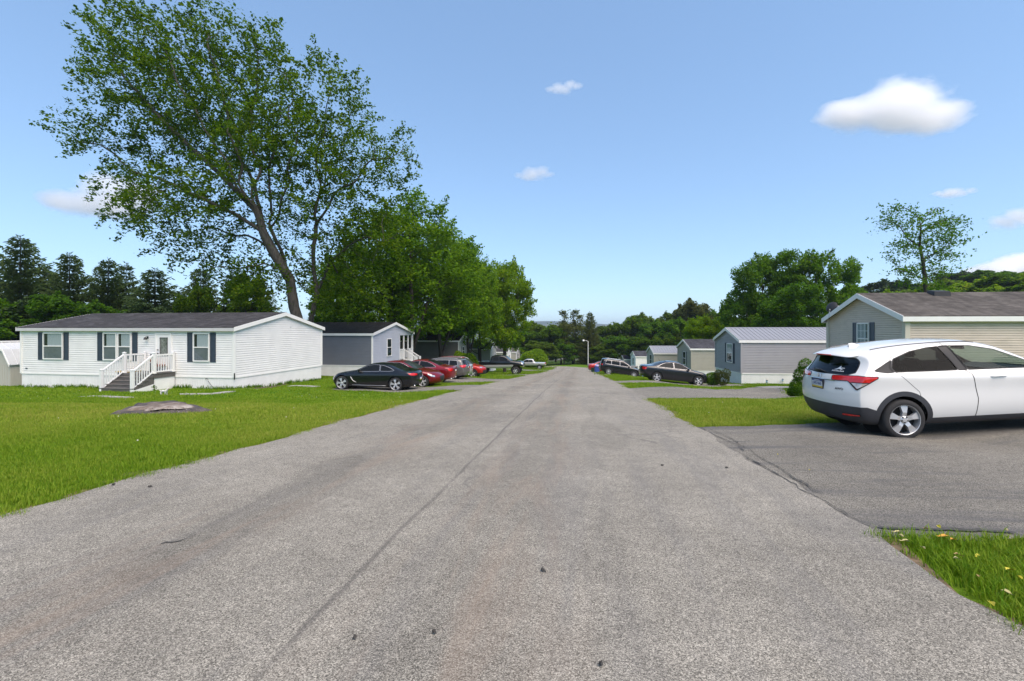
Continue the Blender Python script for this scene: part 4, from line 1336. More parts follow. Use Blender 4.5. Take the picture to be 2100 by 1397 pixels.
conA, conB = conifer(5, 15, 3.3), conifer(9, 15, 2.5, 34)
for i, (px, top, D, W, me, nw, lab) in enumerate([
    (42, 493, 50, 7.6, conA, 6.6, 'tall dark spruce at the far left edge above the shed'),
    (-40, 520, 54, 7.0, conA, 6.6, 'dark spruce cut by the left picture edge'),
    (100, 560, 56, 6.0, conB, 5.0, 'small spruce tucked between the two largest left spruces'),
    (143, 527, 52, 6.6, conA, 6.6, 'second dark spruce from the left, above the white home roof'),
    (222, 538, 54, 6.6, conA, 6.6, 'pointed spruce third from the left behind the white home'),
    (259, 548, 56, 4.8, conB, 5.0, 'slim spruce joined to the pointed one behind the white home'),
    (318, 558, 54, 7.6, conA, 6.6, 'broad blue green spruce standing alone behind the middle of the white roof'),
    (412, 556, 58, 6.6, conA, 6.6, 'spruce with a leafy green bush before it, under the maple boughs'),
    (476, 566, 60, 5.4, conB, 5.0, 'thin spruce under the left maple boughs'),
    (533, 572, 60, 5.6, conB, 5.0, 'thin spruce close to the leaning maple trunk'),
    (372, 600, 66, 6.0, conA, 6.6, 'far low spruce in the gap beside the broad blue green spruce'),
]):
    tree_at(px, D, top, W, me, 15.0, nw, 'spruce_tree', lab, 'spruces behind the white home')
for px, top, D, W, lab, mt in [
    (60, 618, 46, 8, 'dark leafy undergrowth bush below the left spruces, by the shed', 'needle'), (135, 606, 45, 6, 'mid green bush rising above the left end of the white roof', 'deep'),
    (205, 622, 46, 6, 'leafy bush above the white roof, right of the first two spruces', 'deep'), (290, 622, 48, 6, 'low bush peeping over the white roof below the broad spruce', 'needle'),
    (398, 588, 52, 4, 'mid green bush before a spruce behind the white home', 'maple'), (-10, 620, 44, 7, 'black green bush at the left picture edge behind the shed', 'deep'), (22, 660, 42, 6, 'shaded bush directly above the shed roof', 'deep')]:
    tree_at(px, D, top, W, dcd, 12.6, 10.4, 'bush', lab, None, MAT['leaf_' + mt], sink=.5)

# --- right side
tree_at(1562, 60, 524, 9.4, bigR, 15.4, 14.0, 'maple_tree', 'large round maple behind the metal roofed grey home, left one of the pair', 'big maples on the right', rz=.4)
tree_at(1672, 56, 514, 9.2, bigR, 15.4, 14.0, 'maple_tree', 'large round maple nearest the satellite dish, right one of the pair', 'big maples on the right', rz=2.6)
tree_at(1628, 50, 590, 9, bigR, 15.4, 14.0, 'maple_tree', 'low full maple in front of the big pair, above the metal roof', 'big maples on the right', rz=4.4)
tree_at(1528, 66, 600, 7, dcd, 12.6, 10.4, 'broadleaf_tree', 'dark tree at the left foot of the big maple pair', None, MAT['leaf_deep'])
tree_at(1440, 62, 650, 5.4, mapB, 12.2, 9.2, 'small_tree', 'small yellow green tree above the dark roof of the sage beige home', None, MAT['leaf_bright'])
tree_at(1478, 70, 668, 4.4, mapB, 12.2, 9.2, 'small_tree', 'small pale green tree left of the metal roof gable', None, MAT['leaf_bright'])
# the lone sparse tree
r_ = np.random.default_rng(8)
LD = 42.0
lx = (1893 - CX) / F * LD
lz = float(zg(lx, LD))
lp = lambda px, py, dd=0.0: pw(px, py, LD + dd) - np.array([lx, LD, lz])
st = [([(0, 0, -1), (0, 0, 0), lp(1898, 590), lp(1893, 540), lp(1886, 505), lp(1888, 470), lp(1884, 440)], -1)]
sk, _ = colonize(st, np.zeros((0, 3)), step=.3)
for j, pl in [(lp(1886, 505), [lp(1862, 490, .4), lp(1845, 465, .8), lp(1820, 450, 1)]), (lp(1888, 475), [lp(1915, 462, -.5), lp(1945, 448, -.8), lp(1970, 445, -1)]),
              (lp(1892, 530), [lp(1925, 515, .5), lp(1950, 500, .6)]), (lp(1896, 575), [lp(1870, 560, -.4), lp(1840, 555, -.7)]), (lp(1896, 570), [lp(1925, 560, .3)]), (lp(1886, 450), [lp(1862, 430, .3), lp(1845, 422, .3)]),
              (lp(1887, 460), [lp(1905, 435, .4), lp(1925, 425, .4)])]:
    st.append((pl, int(np.argmin([np.linalg.norm(q - j) for q in sk])))); sk, _ = colonize(st, np.zeros((0, 3)), step=.3)
bl = []
for ex, ey, rx, ry in [(1848, 432, 30, 16), (1832, 458, 38, 16), (1890, 470, 40, 22), (1922, 436, 16, 14), (1950, 462, 36, 16), (1856, 505, 34, 22), (1838, 535, 22, 10), (1950, 492, 30, 18), (1940, 555, 24, 16), (1900, 545, 26, 20), (1925, 490, 40, 30), (1890, 500, 38, 30), (1940, 520, 28, 18), (1860, 555, 26, 14), (1915, 560, 26, 22), (1875, 580, 30, 14), (1845, 560, 16, 8), (1920, 590, 30, 14)]:
    c = lp(ex, ey, r_.uniform(-.6, .6)); k = LD / F
    bl.append((c[0], c[1], c[2], rx * k, min(rx, 34) * k, ry * k))
pos, par = colonize(st, blob_points(bl, 1000, 4), step=.3, infl=3, kill=.40, maxit=70)
rr_, kids = radii(pos, par, .17, tip=.010)
lt = empty('sparse_tree', (lx, LD, lz), 0, 'tall thin sparsely leaved tree standing alone behind the beige home roof vent', 'tree')
put('trunk', limb_mesh('trunk', pos, par, rr_, MAT['darkbark'], rmin=.012), lt)
put('crown', leaf_mesh('crown', leaf_centres(pos, par, rr_, kids, 5600, 14, thr=.05, spread=.24, spray=.25), .23, MAT['leaf_deep'], 15, up=.1, asp=.55), lt)

# --- wooded hillside on the right and the far trees at the bottom of the road
hill = [(1765, 92, 590, 9, 'deep', dcd), (1802, 120, 578, 17, 'needle', dcd), (1850, 100, 598, 11, 'forest', dcd2), (1740, 110, 600, 10, 'forest', dcd), (1990, 135, 558, 18, 'needle', dcd), (1935, 130, 574, 15, 'forest', dcd),
        (1960, 100, 583, 13, 'bright', dcd), (2010, 96, 572, 13, 'bright', dcd), (2060, 92, 566, 13, 'maple', dcd), (2105, 88, 560, 13, 'bright', dcd), (1900, 98, 590, 12, 'forest', dcd), (2045, 128, 556, 16, 'deep', dcd2),
        (1930, 84, 598, 10, 'bright', dcd), (1985, 80, 594, 10, 'maple', dcd2), (2040, 78, 588, 10, 'bright', dcd), (2090, 74, 585, 10, 'maple', dcd), (1865, 80, 603, 9, 'maple', dcd), (1815, 84, 600, 9, 'bright', dcd), (2150, 90, 556, 14, 'deep', dcd)]
words_r = ['at the left foot of the wooded hill', 'dark and domed on the skyline between dish and sparse tree', 'just behind the sparse tree, left side', 'beside the satellite dish, low on the skyline', 'dark and domed on the skyline right of the sparse tree',
           'on the skyline right behind the sparse tree', 'broad and yellow green on the hill right of the sparse tree', 'broad and yellow green in the middle of the hill', 'high on the hill near the right edge, mid green', 'bright, cut by the right picture edge on the hill',
           'directly behind the sparse trunk', 'dark, topmost on the hill near the right edge', 'low and yellow green over the brown roof ridge right of the vent', 'low and mid green over the brown roof ridge', 'low and bright over the brown roof towards the right edge',
           'lowest at the right end of the brown roof', 'low over the brown roof, right under the sparse tree', 'low over the brown roof, left of the first vent', 'beyond the right picture edge of the hill']
for (px, D, top, W, mt, me), wd in zip(hill, words_r):
    nh, nw = (12.6, 10.4) if me is dcd else (13.2, 7.6)
    tree_at(px, D, top, W, me, nh, nw, 'hillside_tree', 'leafy hillside tree ' + wd, 'trees on the right hillside', MAT['leaf_' + mt], sink=1.0)
far = [(1098, 128, 662, 11, 'forest', dcd, 'just right of the yellow green maple'), (1120, 118, 672, 10, 'maple', dcd, 'yellowish, above the silver pickup'), (1140, 140, 664, 10, 'forest', dcd2, 'left of the bare topped pair'),
       (1175, 122, 690, 9, 'forest', dcd2, 'low, under the bare topped pair'), (1150, 116, 705, 8, 'deep', dcd, 'lowest, with pale trunk by the road end'), (1225, 126, 690, 9, 'deep', dcd, 'low and dark right behind the street lamp'), (1258, 130, 668, 11, 'forest', dcd, 'right of the street lamp under the blue hill'),
       (1290, 128, 652, 11, 'maple', dcd, 'round, second right of the blue hill gap'), (1318, 140, 645, 12, 'forest', dcd, 'above the small white home'), (1345, 118, 660, 10, 'deep', dcd, 'above the pale metal roof'),
       (1375, 126, 644, 11, 'forest', dcd2, 'behind the sage beige home gable, lighter'), (1415, 112, 618, 11, 'olive', dcd, 'tallest and brownish over the sage beige home'), (1395, 100, 655, 9, 'deep', dcd, 'dark, right over the sage beige roof'),
       (1455, 112, 640, 11, 'deep', dcd, 'dark, over the small yellow green tree'), (1500, 118, 650, 12, 'forest', dcd, 'at the left edge of the big maple pair'), (1280, 112, 690, 9, 'deep', dcd, 'low and dark behind the small white home'),
       (1240, 112, 705, 8, 'forest', dcd2, 'low, over the black crossover tail'), (1320, 105, 692, 9, 'maple', dcd, 'low, behind the small white home roof'), (1365, 100, 684, 8, 'forest', dcd, 'low, between the two metal roofs'), (1075, 120, 680, 10, 'deep', dcd, 'dark, under the yellow green maple'),
       (1200, 130, 700, 9, 'deep', dcd, 'low and dark left of the street lamp'), (1470, 90, 672, 9, 'deep', dcd, 'dark, left of the grey home gable'), (1740, 85, 622, 9, 'maple', dcd, 'low, right beside the satellite dish arm'), (1110, 112, 700, 8, 'forest', dcd2, 'low, behind the round roadside bush')]
for px, D, top, W, mt, me, wd in far:
    nh, nw = (12.6, 10.4) if me is dcd else (13.2, 7.6)
    tree_at(px, D, top, W, me, nh, nw, 'distant_tree', 'distant leafy tree ' + wd, 'trees beyond the bend', MAT['leaf_' + mt], sink=.6)
for px, D, top, wd in [(1157, 120, 637, 'left one of the bare topped pair by the blue hill'), (1178, 124, 636, 'right one of the bare topped pair by the blue hill'), (1192, 128, 646, 'brownish, between the bare pair and the dark spruce')]:
    tree_at(px, D, top, 4.6, thin, 13.6, 3.8, 'thin_tree', 'tall thin half bare tree, ' + wd, 'thin trees beyond the bend')
tree_at(1210, 118, 643, 5.6, conA, 15.0, 6.6, 'spruce_tree', 'lone dark brownish spruce behind the street lamp', None, MAT['leaf_olive'])
# far-off wood filling in behind the last trees: nobody could count it
V = []
r_ = np.random.default_rng(77)
wx = np.concatenate([r_.uniform(-140, 110, 22000)])
wy = np.concatenate([r_.uniform(142, 210, 22000)])
keep = (np.abs(wx - .19 * wy) > 5) | (wy < 0)
wx, wy = wx[keep], wy[keep]
hh = 9 + 4 * np.sin(wx * .21) * np.cos(wy * .17) + 2.5 * np.sin(wx * .53 + 1)
gapw = np.exp(-((wx - .19 * wy) / 10) ** 2)
hh = np.clip(hh * (1 - .35 * gapw) * (1 - .6 * ss(55, 100, wx)), 2, None)
wz = zg(wx, wy) + hh * r_.uniform(.1, 1, len(wx)) ** .6
tag(put('far_woodland', leaf_mesh('far_woodland', np.stack([wx, wy, wz], 1), 1.1, MAT['leaf_forest'], 78)), 'far woodland reading as one green mass beyond the bend', 'woodland', kind='stuff')


# --- shrubs
def shrub_kind(seed, blobs, n, leaf, lm, stems=True):
    c = blob_points(blobs, n, seed, .55)
    r_ = np.random.default_rng(seed)
    m = MB()
    for k in range(7):
        b = blobs[k % len(blobs)]
        m.tube([(r_.normal(0, .05), r_.normal(0, .05), -.1), (b[0] * .5 + r_.normal(0, .1), b[1] * .5, b[2] * .6), (b[0] + r_.normal(0, .2) * b[3], b[1] + r_.normal(0, .2) * b[4], b[2] + b[5] * .5)], [.022, .016, .006], 5)
    return m.mesh('stem', MAT['darkbark']), leaf_mesh('foliage', c, leaf, MAT['leaf_' + lm], seed + 1, up=.2)


def shrub(px, py, D, me, w, h, nw, nh, label, name='shrub', mat=None, group=None):
    g = G(px, py) if D is None else np.array([(px - CX) / F * D, D, 0])
    x, y = g[0], g[1]
    s = w / nw
    return plant(name, me, gp(x, y), label, 'shrub', group, rng.uniform(0, 6), (s, s, h / nh), mat, names=('stem', 'foliage'))


cone = shrub_kind(3, [(0, 0, .45, .55, .55, .5), (0, 0, .95, .42, .42, .45), (0, 0, 1.35, .26, .26, .4)], 9000, .05, 'deep')
ball = shrub_kind(4, [(0, 0, .45, .6, .6, .5), (.2, .1, .6, .4, .4, .35), (-.25, 0, .5, .4, .4, .4)], 5000, .07, 'deep')
loose = shrub_kind(6, [(0, 0, .6, .6, .6, .55), (.3, 0, 1.0, .4, .4, .4), (-.3, 0, .9, .35, .4, .4)], 2600, .09, 'olive')
dome = shrub_kind(8, [(0, 0, 1.0, 2.0, 1.8, 1.2), (.6, 0, 1.5, 1.2, 1.1, .9), (-.8, 0, 1.2, 1.1, 1.1, .9)], 9000, .2, 'bright')
shrub(1652, 797, 15.6, cone, 1.05, 1.35, 1.15, 1.75, 'clipped conical evergreen beside the tail of the white crossover', 'evergreen_shrub')
shrub(1628, 800, 16.4, ball, .5, .4, 1.3, 1.0, 'small clipped evergreen knob at the foot of the conical evergreen', 'evergreen_shrub')
shrub(1461, 782, 30.2, ball, 1.05, .95, 1.3, 1.0, 'dark rounded bush at the nose of the dark sedan')
shrub(1481, 782, 29.6, loose, 1.15, 1.15, 1.5, 1.4, 'loose reddish green bush against the grey home skirting', mat=MAT['leaf_olive'])
shrub(958, 748, 46, dome, 2.6, 2.3, 4.0, 2.4, 'yellow green leafy shrub at the corner of the taupe home', mat=MAT['leaf_maple'])
shrub(945, 748, 47, dome, 1.8, 2.6, 4.0, 2.4, 'upright green shrub just left of the yellow green one, taupe home corner', mat=MAT['leaf_bright'])
shrub(1095, 742, 98, dome, 6.6, 4.2, 4.0, 2.4, 'large round bright bush behind the silver pickup', mat=MAT['leaf_bright'])
shrub(1387, 752, 58, dome, 1.7, 1.6, 4.0, 2.4, 'small yellow green bush between the sage homes', mat=MAT['leaf_bright'])
shrub(1070, 745, 104, dome, 3.6, 2.2, 4.0, 2.4, 'low dark bush between far homes and the silver pickup', mat=MAT['leaf_deep'])
# ------------------------------------------------------------------ cars
def paint(name, col, flake=.0, rough=.25, coat=1.0):
    t = NT(name)
    g = t.n('NewGeometry')
    base = t.mix(g.outputs['Backfacing'], col, (.02, .02, .02))
    dust = t.noise(t.coord('Object'), 2.5, 5, .6)
    sepz = t.n('SeparateXYZ'); t.l(t.coord('Object'), sepz.inputs[0])
    low = t.ramp(sepz.outputs[2], [(.2, .10), (.62, .0)])
    base = t.mix(t.math('MULTIPLY', dust, low), base, (.20, .18, .15))
    t.set(Base_Color=base, Roughness=rough, Metallic=flake)
    t.p.inputs['Coat Weight'].default_value = coat; t.p.inputs['Coat Roughness'].default_value = .035
    t.p.inputs['Specular IOR Level'].default_value = .15
    return t.m


MAT['paint_white'] = paint('white_car_paint', (.72, .72, .70), 0, .35)
MAT['paint_black'] = paint('black_car_paint', (.006, .007, .010), .1, .28)
MAT['paint_night'] = paint('dark_blue_black_car_paint', (.012, .014, .020), .2, .3)
MAT['paint_red'] = paint('dark_red_car_paint', (.17, .006, .012), .25, .28)
MAT['paint_red2'] = paint('deep_red_car_paint', (.20, .008, .014), .25, .28)
MAT['paint_scarlet'] = paint('bright_red_car_paint', (.40, .012, .012), .1, .28)
MAT['paint_grey'] = paint('warm_grey_car_paint', (.15, .145, .135), .4, .3)
MAT['paint_silver'] = paint('silver_car_paint', (.48, .49, .50), .45, .28)
MAT['tyre'] = M('tyre_rubber', (.022, .022, .023), .85, var=.2, scale=12)
MAT['rim'] = M('alloy_rim', (.55, .56, .57), .34, .45, var=.05)
MAT['rim_dark'] = M('dark_alloy', (.03, .03, .032), .4, .5)
MAT['clad'] = M('dark_grey_bumper_plastic', (.036, .038, .045), .55, var=.12, scale=5)
MAT['seal'] = M('rubber_seal', (.012, .012, .013), .6)
MAT['lamp_red'] = M('red_lamp_lens', (.62, .010, .012), .12, coat=1.0, var=.25, scale=9, stretch=(1, 9, 1))
MAT['lamp_clear'] = M('clear_lamp_lens', (.50, .43, .40), .12, .3, coat=1.0, var=.4, scale=14)
MAT['lamp_front'] = M('head_lamp_lens', (.55, .57, .60), .1, .4, coat=1.0, var=.4, scale=12)
MAT['car_glass'] = M('dark_car_glass', (.012, .015, .018), .06, spec=.10, coat=0, var=.05)
MAT['screen_glass'] = M('windscreen_glass', (.035, .045, .048), .05, spec=.2, coat=0, var=.05)
MAT['hr_rear_glass'] = glass_mat('privacy_glass', (.15, .155, .16), .004)
MAT['hr_back_glass'] = glass_mat('rear_screen_glass', (.10, .11, .13), .035)
MAT['hr_front_glass'] = glass_mat('side_glass_green', (.58, .68, .64), .006)
MAT['cabin'] = M('black_cabin_trim', (.02, .02, .022), .8)
MAT['plate_yellow'] = M('plate_yellow', (.62, .45, .06), .5)
MAT['plate_white'] = M('plate_white', (.60, .62, .66), .5)
MAT['plate_blue'] = M('plate_blue', (.03, .06, .22), .5)


def pchip(pts, x):
    """Smooth, non-overshooting curve through (x, y) points."""
    p = np.array(pts, float); xs, ys = p[:, 0], p[:, 1]
    h = np.diff(xs); d = np.diff(ys) / h
    m = np.zeros(len(xs)); m[0], m[-1] = d[0], d[-1]
    for i in range(1, len(xs) - 1):
        if d[i - 1] * d[i] > 0:
            w1, w2 = 2 * h[i] + h[i - 1], h[i] + 2 * h[i - 1]
            m[i] = (w1 + w2) / (w1 / d[i - 1] + w2 / d[i])
    x = np.clip(np.asarray(x, float), xs[0], xs[-1])
    i = np.clip(np.searchsorted(xs, x) - 1, 0, len(xs) - 2)
    t = (x - xs[i]) / h[i]
    return ys[i] * (1 + 2 * t) * (1 - t) ** 2 + m[i] * h[i] * t * (1 - t) ** 2 + ys[i + 1] * t * t * (3 - 2 * t) + m[i + 1] * h[i] * t * t * (t - 1)


def sdist(P, poly):
    """Signed distance of 2-D points to a polygon, positive inside."""
    poly = np.array(poly, float)
    a = poly; b = np.roll(poly, -1, 0)
    best = np.full(len(P), 1e9); ins = np.zeros(len(P), bool)
    for (p, q) in zip(a, b):
        e = q - p; L = (e * e).sum()
        t = np.clip(((P - p) @ e) / max(L, 1e-12), 0, 1)
        best = np.minimum(best, np.linalg.norm(P - (p + t[:, None] * e), axis=1))
        with np.errstate(divide='ignore', invalid='ignore'):
            ins ^= ((p[1] > P[:, 1]) != (q[1] > P[:, 1])) & (P[:, 0] < (q[0] - p[0]) * (P[:, 1] - p[1]) / (q[1] - p[1] + 1e-15) + p[0])
    return np.where(ins, best, -best)


class Shell:
    """A car body skin: a smoothed cage cut exactly along the outlines of its windows, doors, lamps and arches."""
    def __init__(s, S, level):
        L, W = S['L'], S['W']
        sx = np.array(sorted(set([0, .010, .03, .06, .10, .15] + list(np.linspace(.2, .8, S.get('ns', 17))) + [.85, .9, .94, .97, .99, 1.0] + [v / L for v in S.get('xs', [])])))
        N = len(sx)
        zt = lambda x: pchip(S['top'], x)
        zbel = lambda x: pchip(S['belt'], x)
        zbo = lambda x: pchip(S['bot'], x)
        crown = S.get('crown', .055)
        tum = S.get('tum', .42)
        K = 8
        vdiv = [-1, -.72, -.36, 0, .36, .72, 1]
        idx = {}
        V = []

        def rowz(k, x):
            b, be, tp_ = zbo(x), zbel(x), zt(x) - crown * np.clip((zt(x) - .5) * 2, .4, 1)
            be = min(be, tp_ - .03)
            z = [b, b + .09, b + (be - b) * .42, b + (be - b) * .74, be - .015, be + (tp_ - be) * .06 + .004, be + (tp_ - be) * .55, tp_][k]
            return z
        fac = S.get('fac', [.84, .945, .99, 1.0, .985, .962, .955, .94])

        def P(i, v, k):
            u = sx[i]
            zr = rowz(k, 0.0 if False else S.get('zr_x', .05)); zf = rowz(k, L - .05)
            if k == K - 1: zr, zf = S['top'][0][1], S['top'][-1][1]
            xr, xf = float(pchip(S['rear'], zr)), L + float(pchip(S['front'], zf))
            x = xr + (xf - xr) * u
            z = rowz(k, x)
            w = W / 2 * fac[k] * float(pchip(S['plan'], x))
            if k >= 5: w -= tum * max(0.0, z - min(zbel(x), zt(x) - .1)) * S.get('tumx', lambda x: 1.0)(x)
            y = v * w
            if k == K - 1: z = z + crown * (1 - abs(v) ** 2.2) * np.clip((zt(x) - .5) * 2, .4, 1)
            if k == 0: z = z
            er = max(0, 1 - u / .10) ** 1.5; ef = max(0, 1 - (1 - u) / .12) ** 1.5
            x += S.get('cr', .16) * abs(v) ** 2.6 * er - S.get('cf', .28) * abs(v) ** 2.4 * ef
            return (x, y, z)

        def vid(i, j, k):
            key = (i, j, k)
            if key not in idx:
                idx[key] = len(V); V.append(P(i, vdiv[j], k))
            return idx[key]
        J = len(vdiv); Fc = []
        for i in range(N - 1):
            for k in range(K - 1):
                Fc.append((vid(i, 0, k), vid(i, 0, k + 1), vid(i + 1, 0, k + 1), vid(i + 1, 0, k)))
                Fc.append((vid(i, J - 1, k), vid(i + 1, J - 1, k), vid(i + 1, J - 1, k + 1), vid(i, J - 1, k + 1)))
            for j in range(J - 1):
                Fc.append((vid(i, j, K - 1), vid(i, j + 1, K - 1), vid(i + 1, j + 1, K - 1), vid(i + 1, j, K - 1)))
                Fc.append((vid(i, j, 0), vid(i + 1, j, 0), vid(i + 1, j + 1, 0), vid(i, j + 1, 0)))
        for k in range(K - 1):
            for j in range(J - 1):
                Fc.append((vid(0, j, k), vid(0, j + 1, k), vid(0, j + 1, k + 1), vid(0, j, k + 1)))
                Fc.append((vid(N - 1, j, k), vid(N - 1, j, k + 1), vid(N - 1, j + 1, k + 1), vid(N - 1, j + 1, k)))
        me = bpy.data.meshes.new('cage'); me.from_pydata(V, [], Fc)
        bm = bmesh.new(); bm.from_mesh(me); bmesh.ops.recalc_face_normals(bm, faces=bm.faces); bm.to_mesh(me); bm.free()
        o = bpy.data.objects.new('cage', me); COL.objects.link(o)
        md = o.modifiers.new('s', 'SUBSURF'); md.levels = md.render_levels = level
        ev = o.evaluated_get(bpy.context.evaluated_depsgraph_get()); m2 = bpy.data.meshes.new_from_object(ev)
        n = len(m2.vertices)
        co = np.empty(n * 3); m2.vertices.foreach_get('co', co)
        no = np.empty(n * 3); m2.vertices.foreach_get('normal', no)
        q = np.empty(len(m2.polygons) * 4, np.int32); m2.loops.foreach_get('vertex_index', q); q = q.reshape(-1, 4)
        bpy.data.objects.remove(o); bpy.data.meshes.remove(me); bpy.data.meshes.remove(m2)
        s.V, s.N = co.reshape(-1, 3), no.reshape(-1, 3)
        s.T = np.concatenate([q[:, [0, 1, 2]], q[:, [0, 2, 3]]]); s.tag = np.array(['body'] * len(s.T), dtype=object)
        s.bvh = bvhtree.BVHTree.FromPolygons([tuple(v) for v in s.V], [tuple(f) for f in q])
        s.W = W

    def coords(s, mode, V):
        x, y, z = V[:, 0], np.abs(V[:, 1]), V[:, 2]
        return np.stack({'xz': (x, z), 'yz': (y, z), 'Yz': (V[:, 1], z), 'xy': (x, y), 'uz': (y + x, z), 'fz': (y - x, z)}[mode], 1)

    def cut(s, tag, mode, poly, gate, only=None):
        F_ = sdist(s.coords(mode, s.V), poly)
        F_ = np.where(np.abs(F_) < 1e-5, 1e-5, F_)
        T = s.T
        nrm = s.N[T].mean(1); c = s.V[T].mean(1)
        g = gate(nrm, c)
        if only is not None: g = g & np.isin(s.tag, only)
        sg = F_[T] > 0
        allin = sg.all(1) & g
        mixed = (sg.any(1) & ~sg.all(1)) & g
        s.tag[allin] = tag
        cache = {}
        nv, nn = [], []
        base = len(s.V)

        def mid(a, b):
            k = (a, b) if a < b else (b, a)
            if k not in cache:
                t = F_[a] / (F_[a] - F_[b])
                nv.append(s.V[a] + (s.V[b] - s.V[a]) * t)
                n_ = s.N[a] + (s.N[b] - s.N[a]) * t; nn.append(n_ / (np.linalg.norm(n_) + 1e-9))
                cache[k] = base + len(nv) - 1
            return cache[k]
        nt, ntag = [], []
        for ti in np.nonzero(mixed)[0]:
            t = list(T[ti]); q = [F_[i] > 0 for i in t]
            lone = q.index(True) if sum(q) == 1 else q.index(False)
            a, b, c_ = t[lone], t[(lone + 1) % 3], t[(lone + 2) % 3]
            p, r = mid(a, b), mid(a, c_)
            ta, tb_ = (tag, s.tag[ti]) if q[lone] else (s.tag[ti], tag)
            nt += [(a, p, r), (p, b, c_), (p, c_, r)]; ntag += [ta, tb_, tb_]
        if nt:
            keep = ~mixed
            s.T = np.concatenate([T[keep], np.array(nt)]); s.tag = np.concatenate([s.tag[keep], np.array(ntag, dtype=object)])
            s.V = np.concatenate([s.V, np.array(nv)]); s.N = np.concatenate([s.N, np.array(nn)])

    def part(s, name, tags, mat, parent, side=0, push=0.0):
        m = np.isin(s.tag, tags)
        if side: m &= (s.V[s.T].mean(1)[:, 1] * side > 0)
        if not m.any(): return None
        T = s.T[m]; u, inv = np.unique(T, return_inverse=True)
        V = s.V[u] + s.N[u] * push
        return put(name, mesh_np(name, V, inv.reshape(-1, 3), mat, True, s.N[u]), parent)

    def seam(s, name, tags, mat, parent, w=.004, up=.0012, side=0, against=None, zmin=-9):
        """A thin strip along the border of the given faces."""
        m = np.isin(s.tag, tags)
        ed = {}
        for inside_, T in ((1, s.T[m]), (0, s.T[~m] if against is None else s.T[np.isin(s.tag, against)])):
            for a, b in ((0, 1), (1, 2), (2, 0)):
                for x, y in zip(T[:, a], T[:, b]):
                    k = (x, y) if x < y else (y, x)
                    ed[k] = ed.get(k, 0) | (2 if inside_ else 1)
        E_ = np.array([k for k, v in ed.items() if v == 3])
        if not len(E_): return
        if side: E_ = E_[s.V[E_[:, 0], 1] * side > 0]
        E_ = E_[s.V[E_[:, 0], 2] > zmin]
        if not len(E_): return
        A, B, nA, nB = s.V[E_[:, 0]], s.V[E_[:, 1]], s.N[E_[:, 0]], s.N[E_[:, 1]]
        d = B - A; l = np.linalg.norm(d, axis=1)[:, None] + 1e-9; d = d / l
        A, B = A - d * w * .4, B + d * w * .4
        sa, sb = np.cross(d, nA), np.cross(d, nB)
        V = np.stack([A - sa * w + nA * up, A + sa * w + nA * up, B + sb * w + nB * up, B - sb * w + nB * up], 1).reshape(-1, 3)
        # a slightly raised middle line gives the strip a section
        return put(name, mesh_np(name, V, np.arange(len(V)).reshape(-1, 4), mat), parent)

    def hit(s, o, d):
        h = s.bvh.ray_cast(Vector(o), Vector(d))
        return (np.array(h[0]), np.array(h[1])) if h[0] is not None else (None, None)

    def side(s, x, z, sg):
        p, n = s.hit((x, sg * 3, z), (0, -sg, 0))
        return p

    def topz(s, x, y):
        p, n = s.hit((x, y, 4), (0, 0, -1))
        return p


def circ(x, z, r, n=40):
    return [(x + r * math.cos(2 * math.pi * k / n), z + r * math.sin(2 * math.pi * k / n)) for k in range(n)]


SIDE = lambda n, c: (np.abs(n[:, 1]) > .35) & (np.abs(c[:, 1]) > .35)
ANY = lambda n, c: np.ones(len(c), bool)
WH = {}


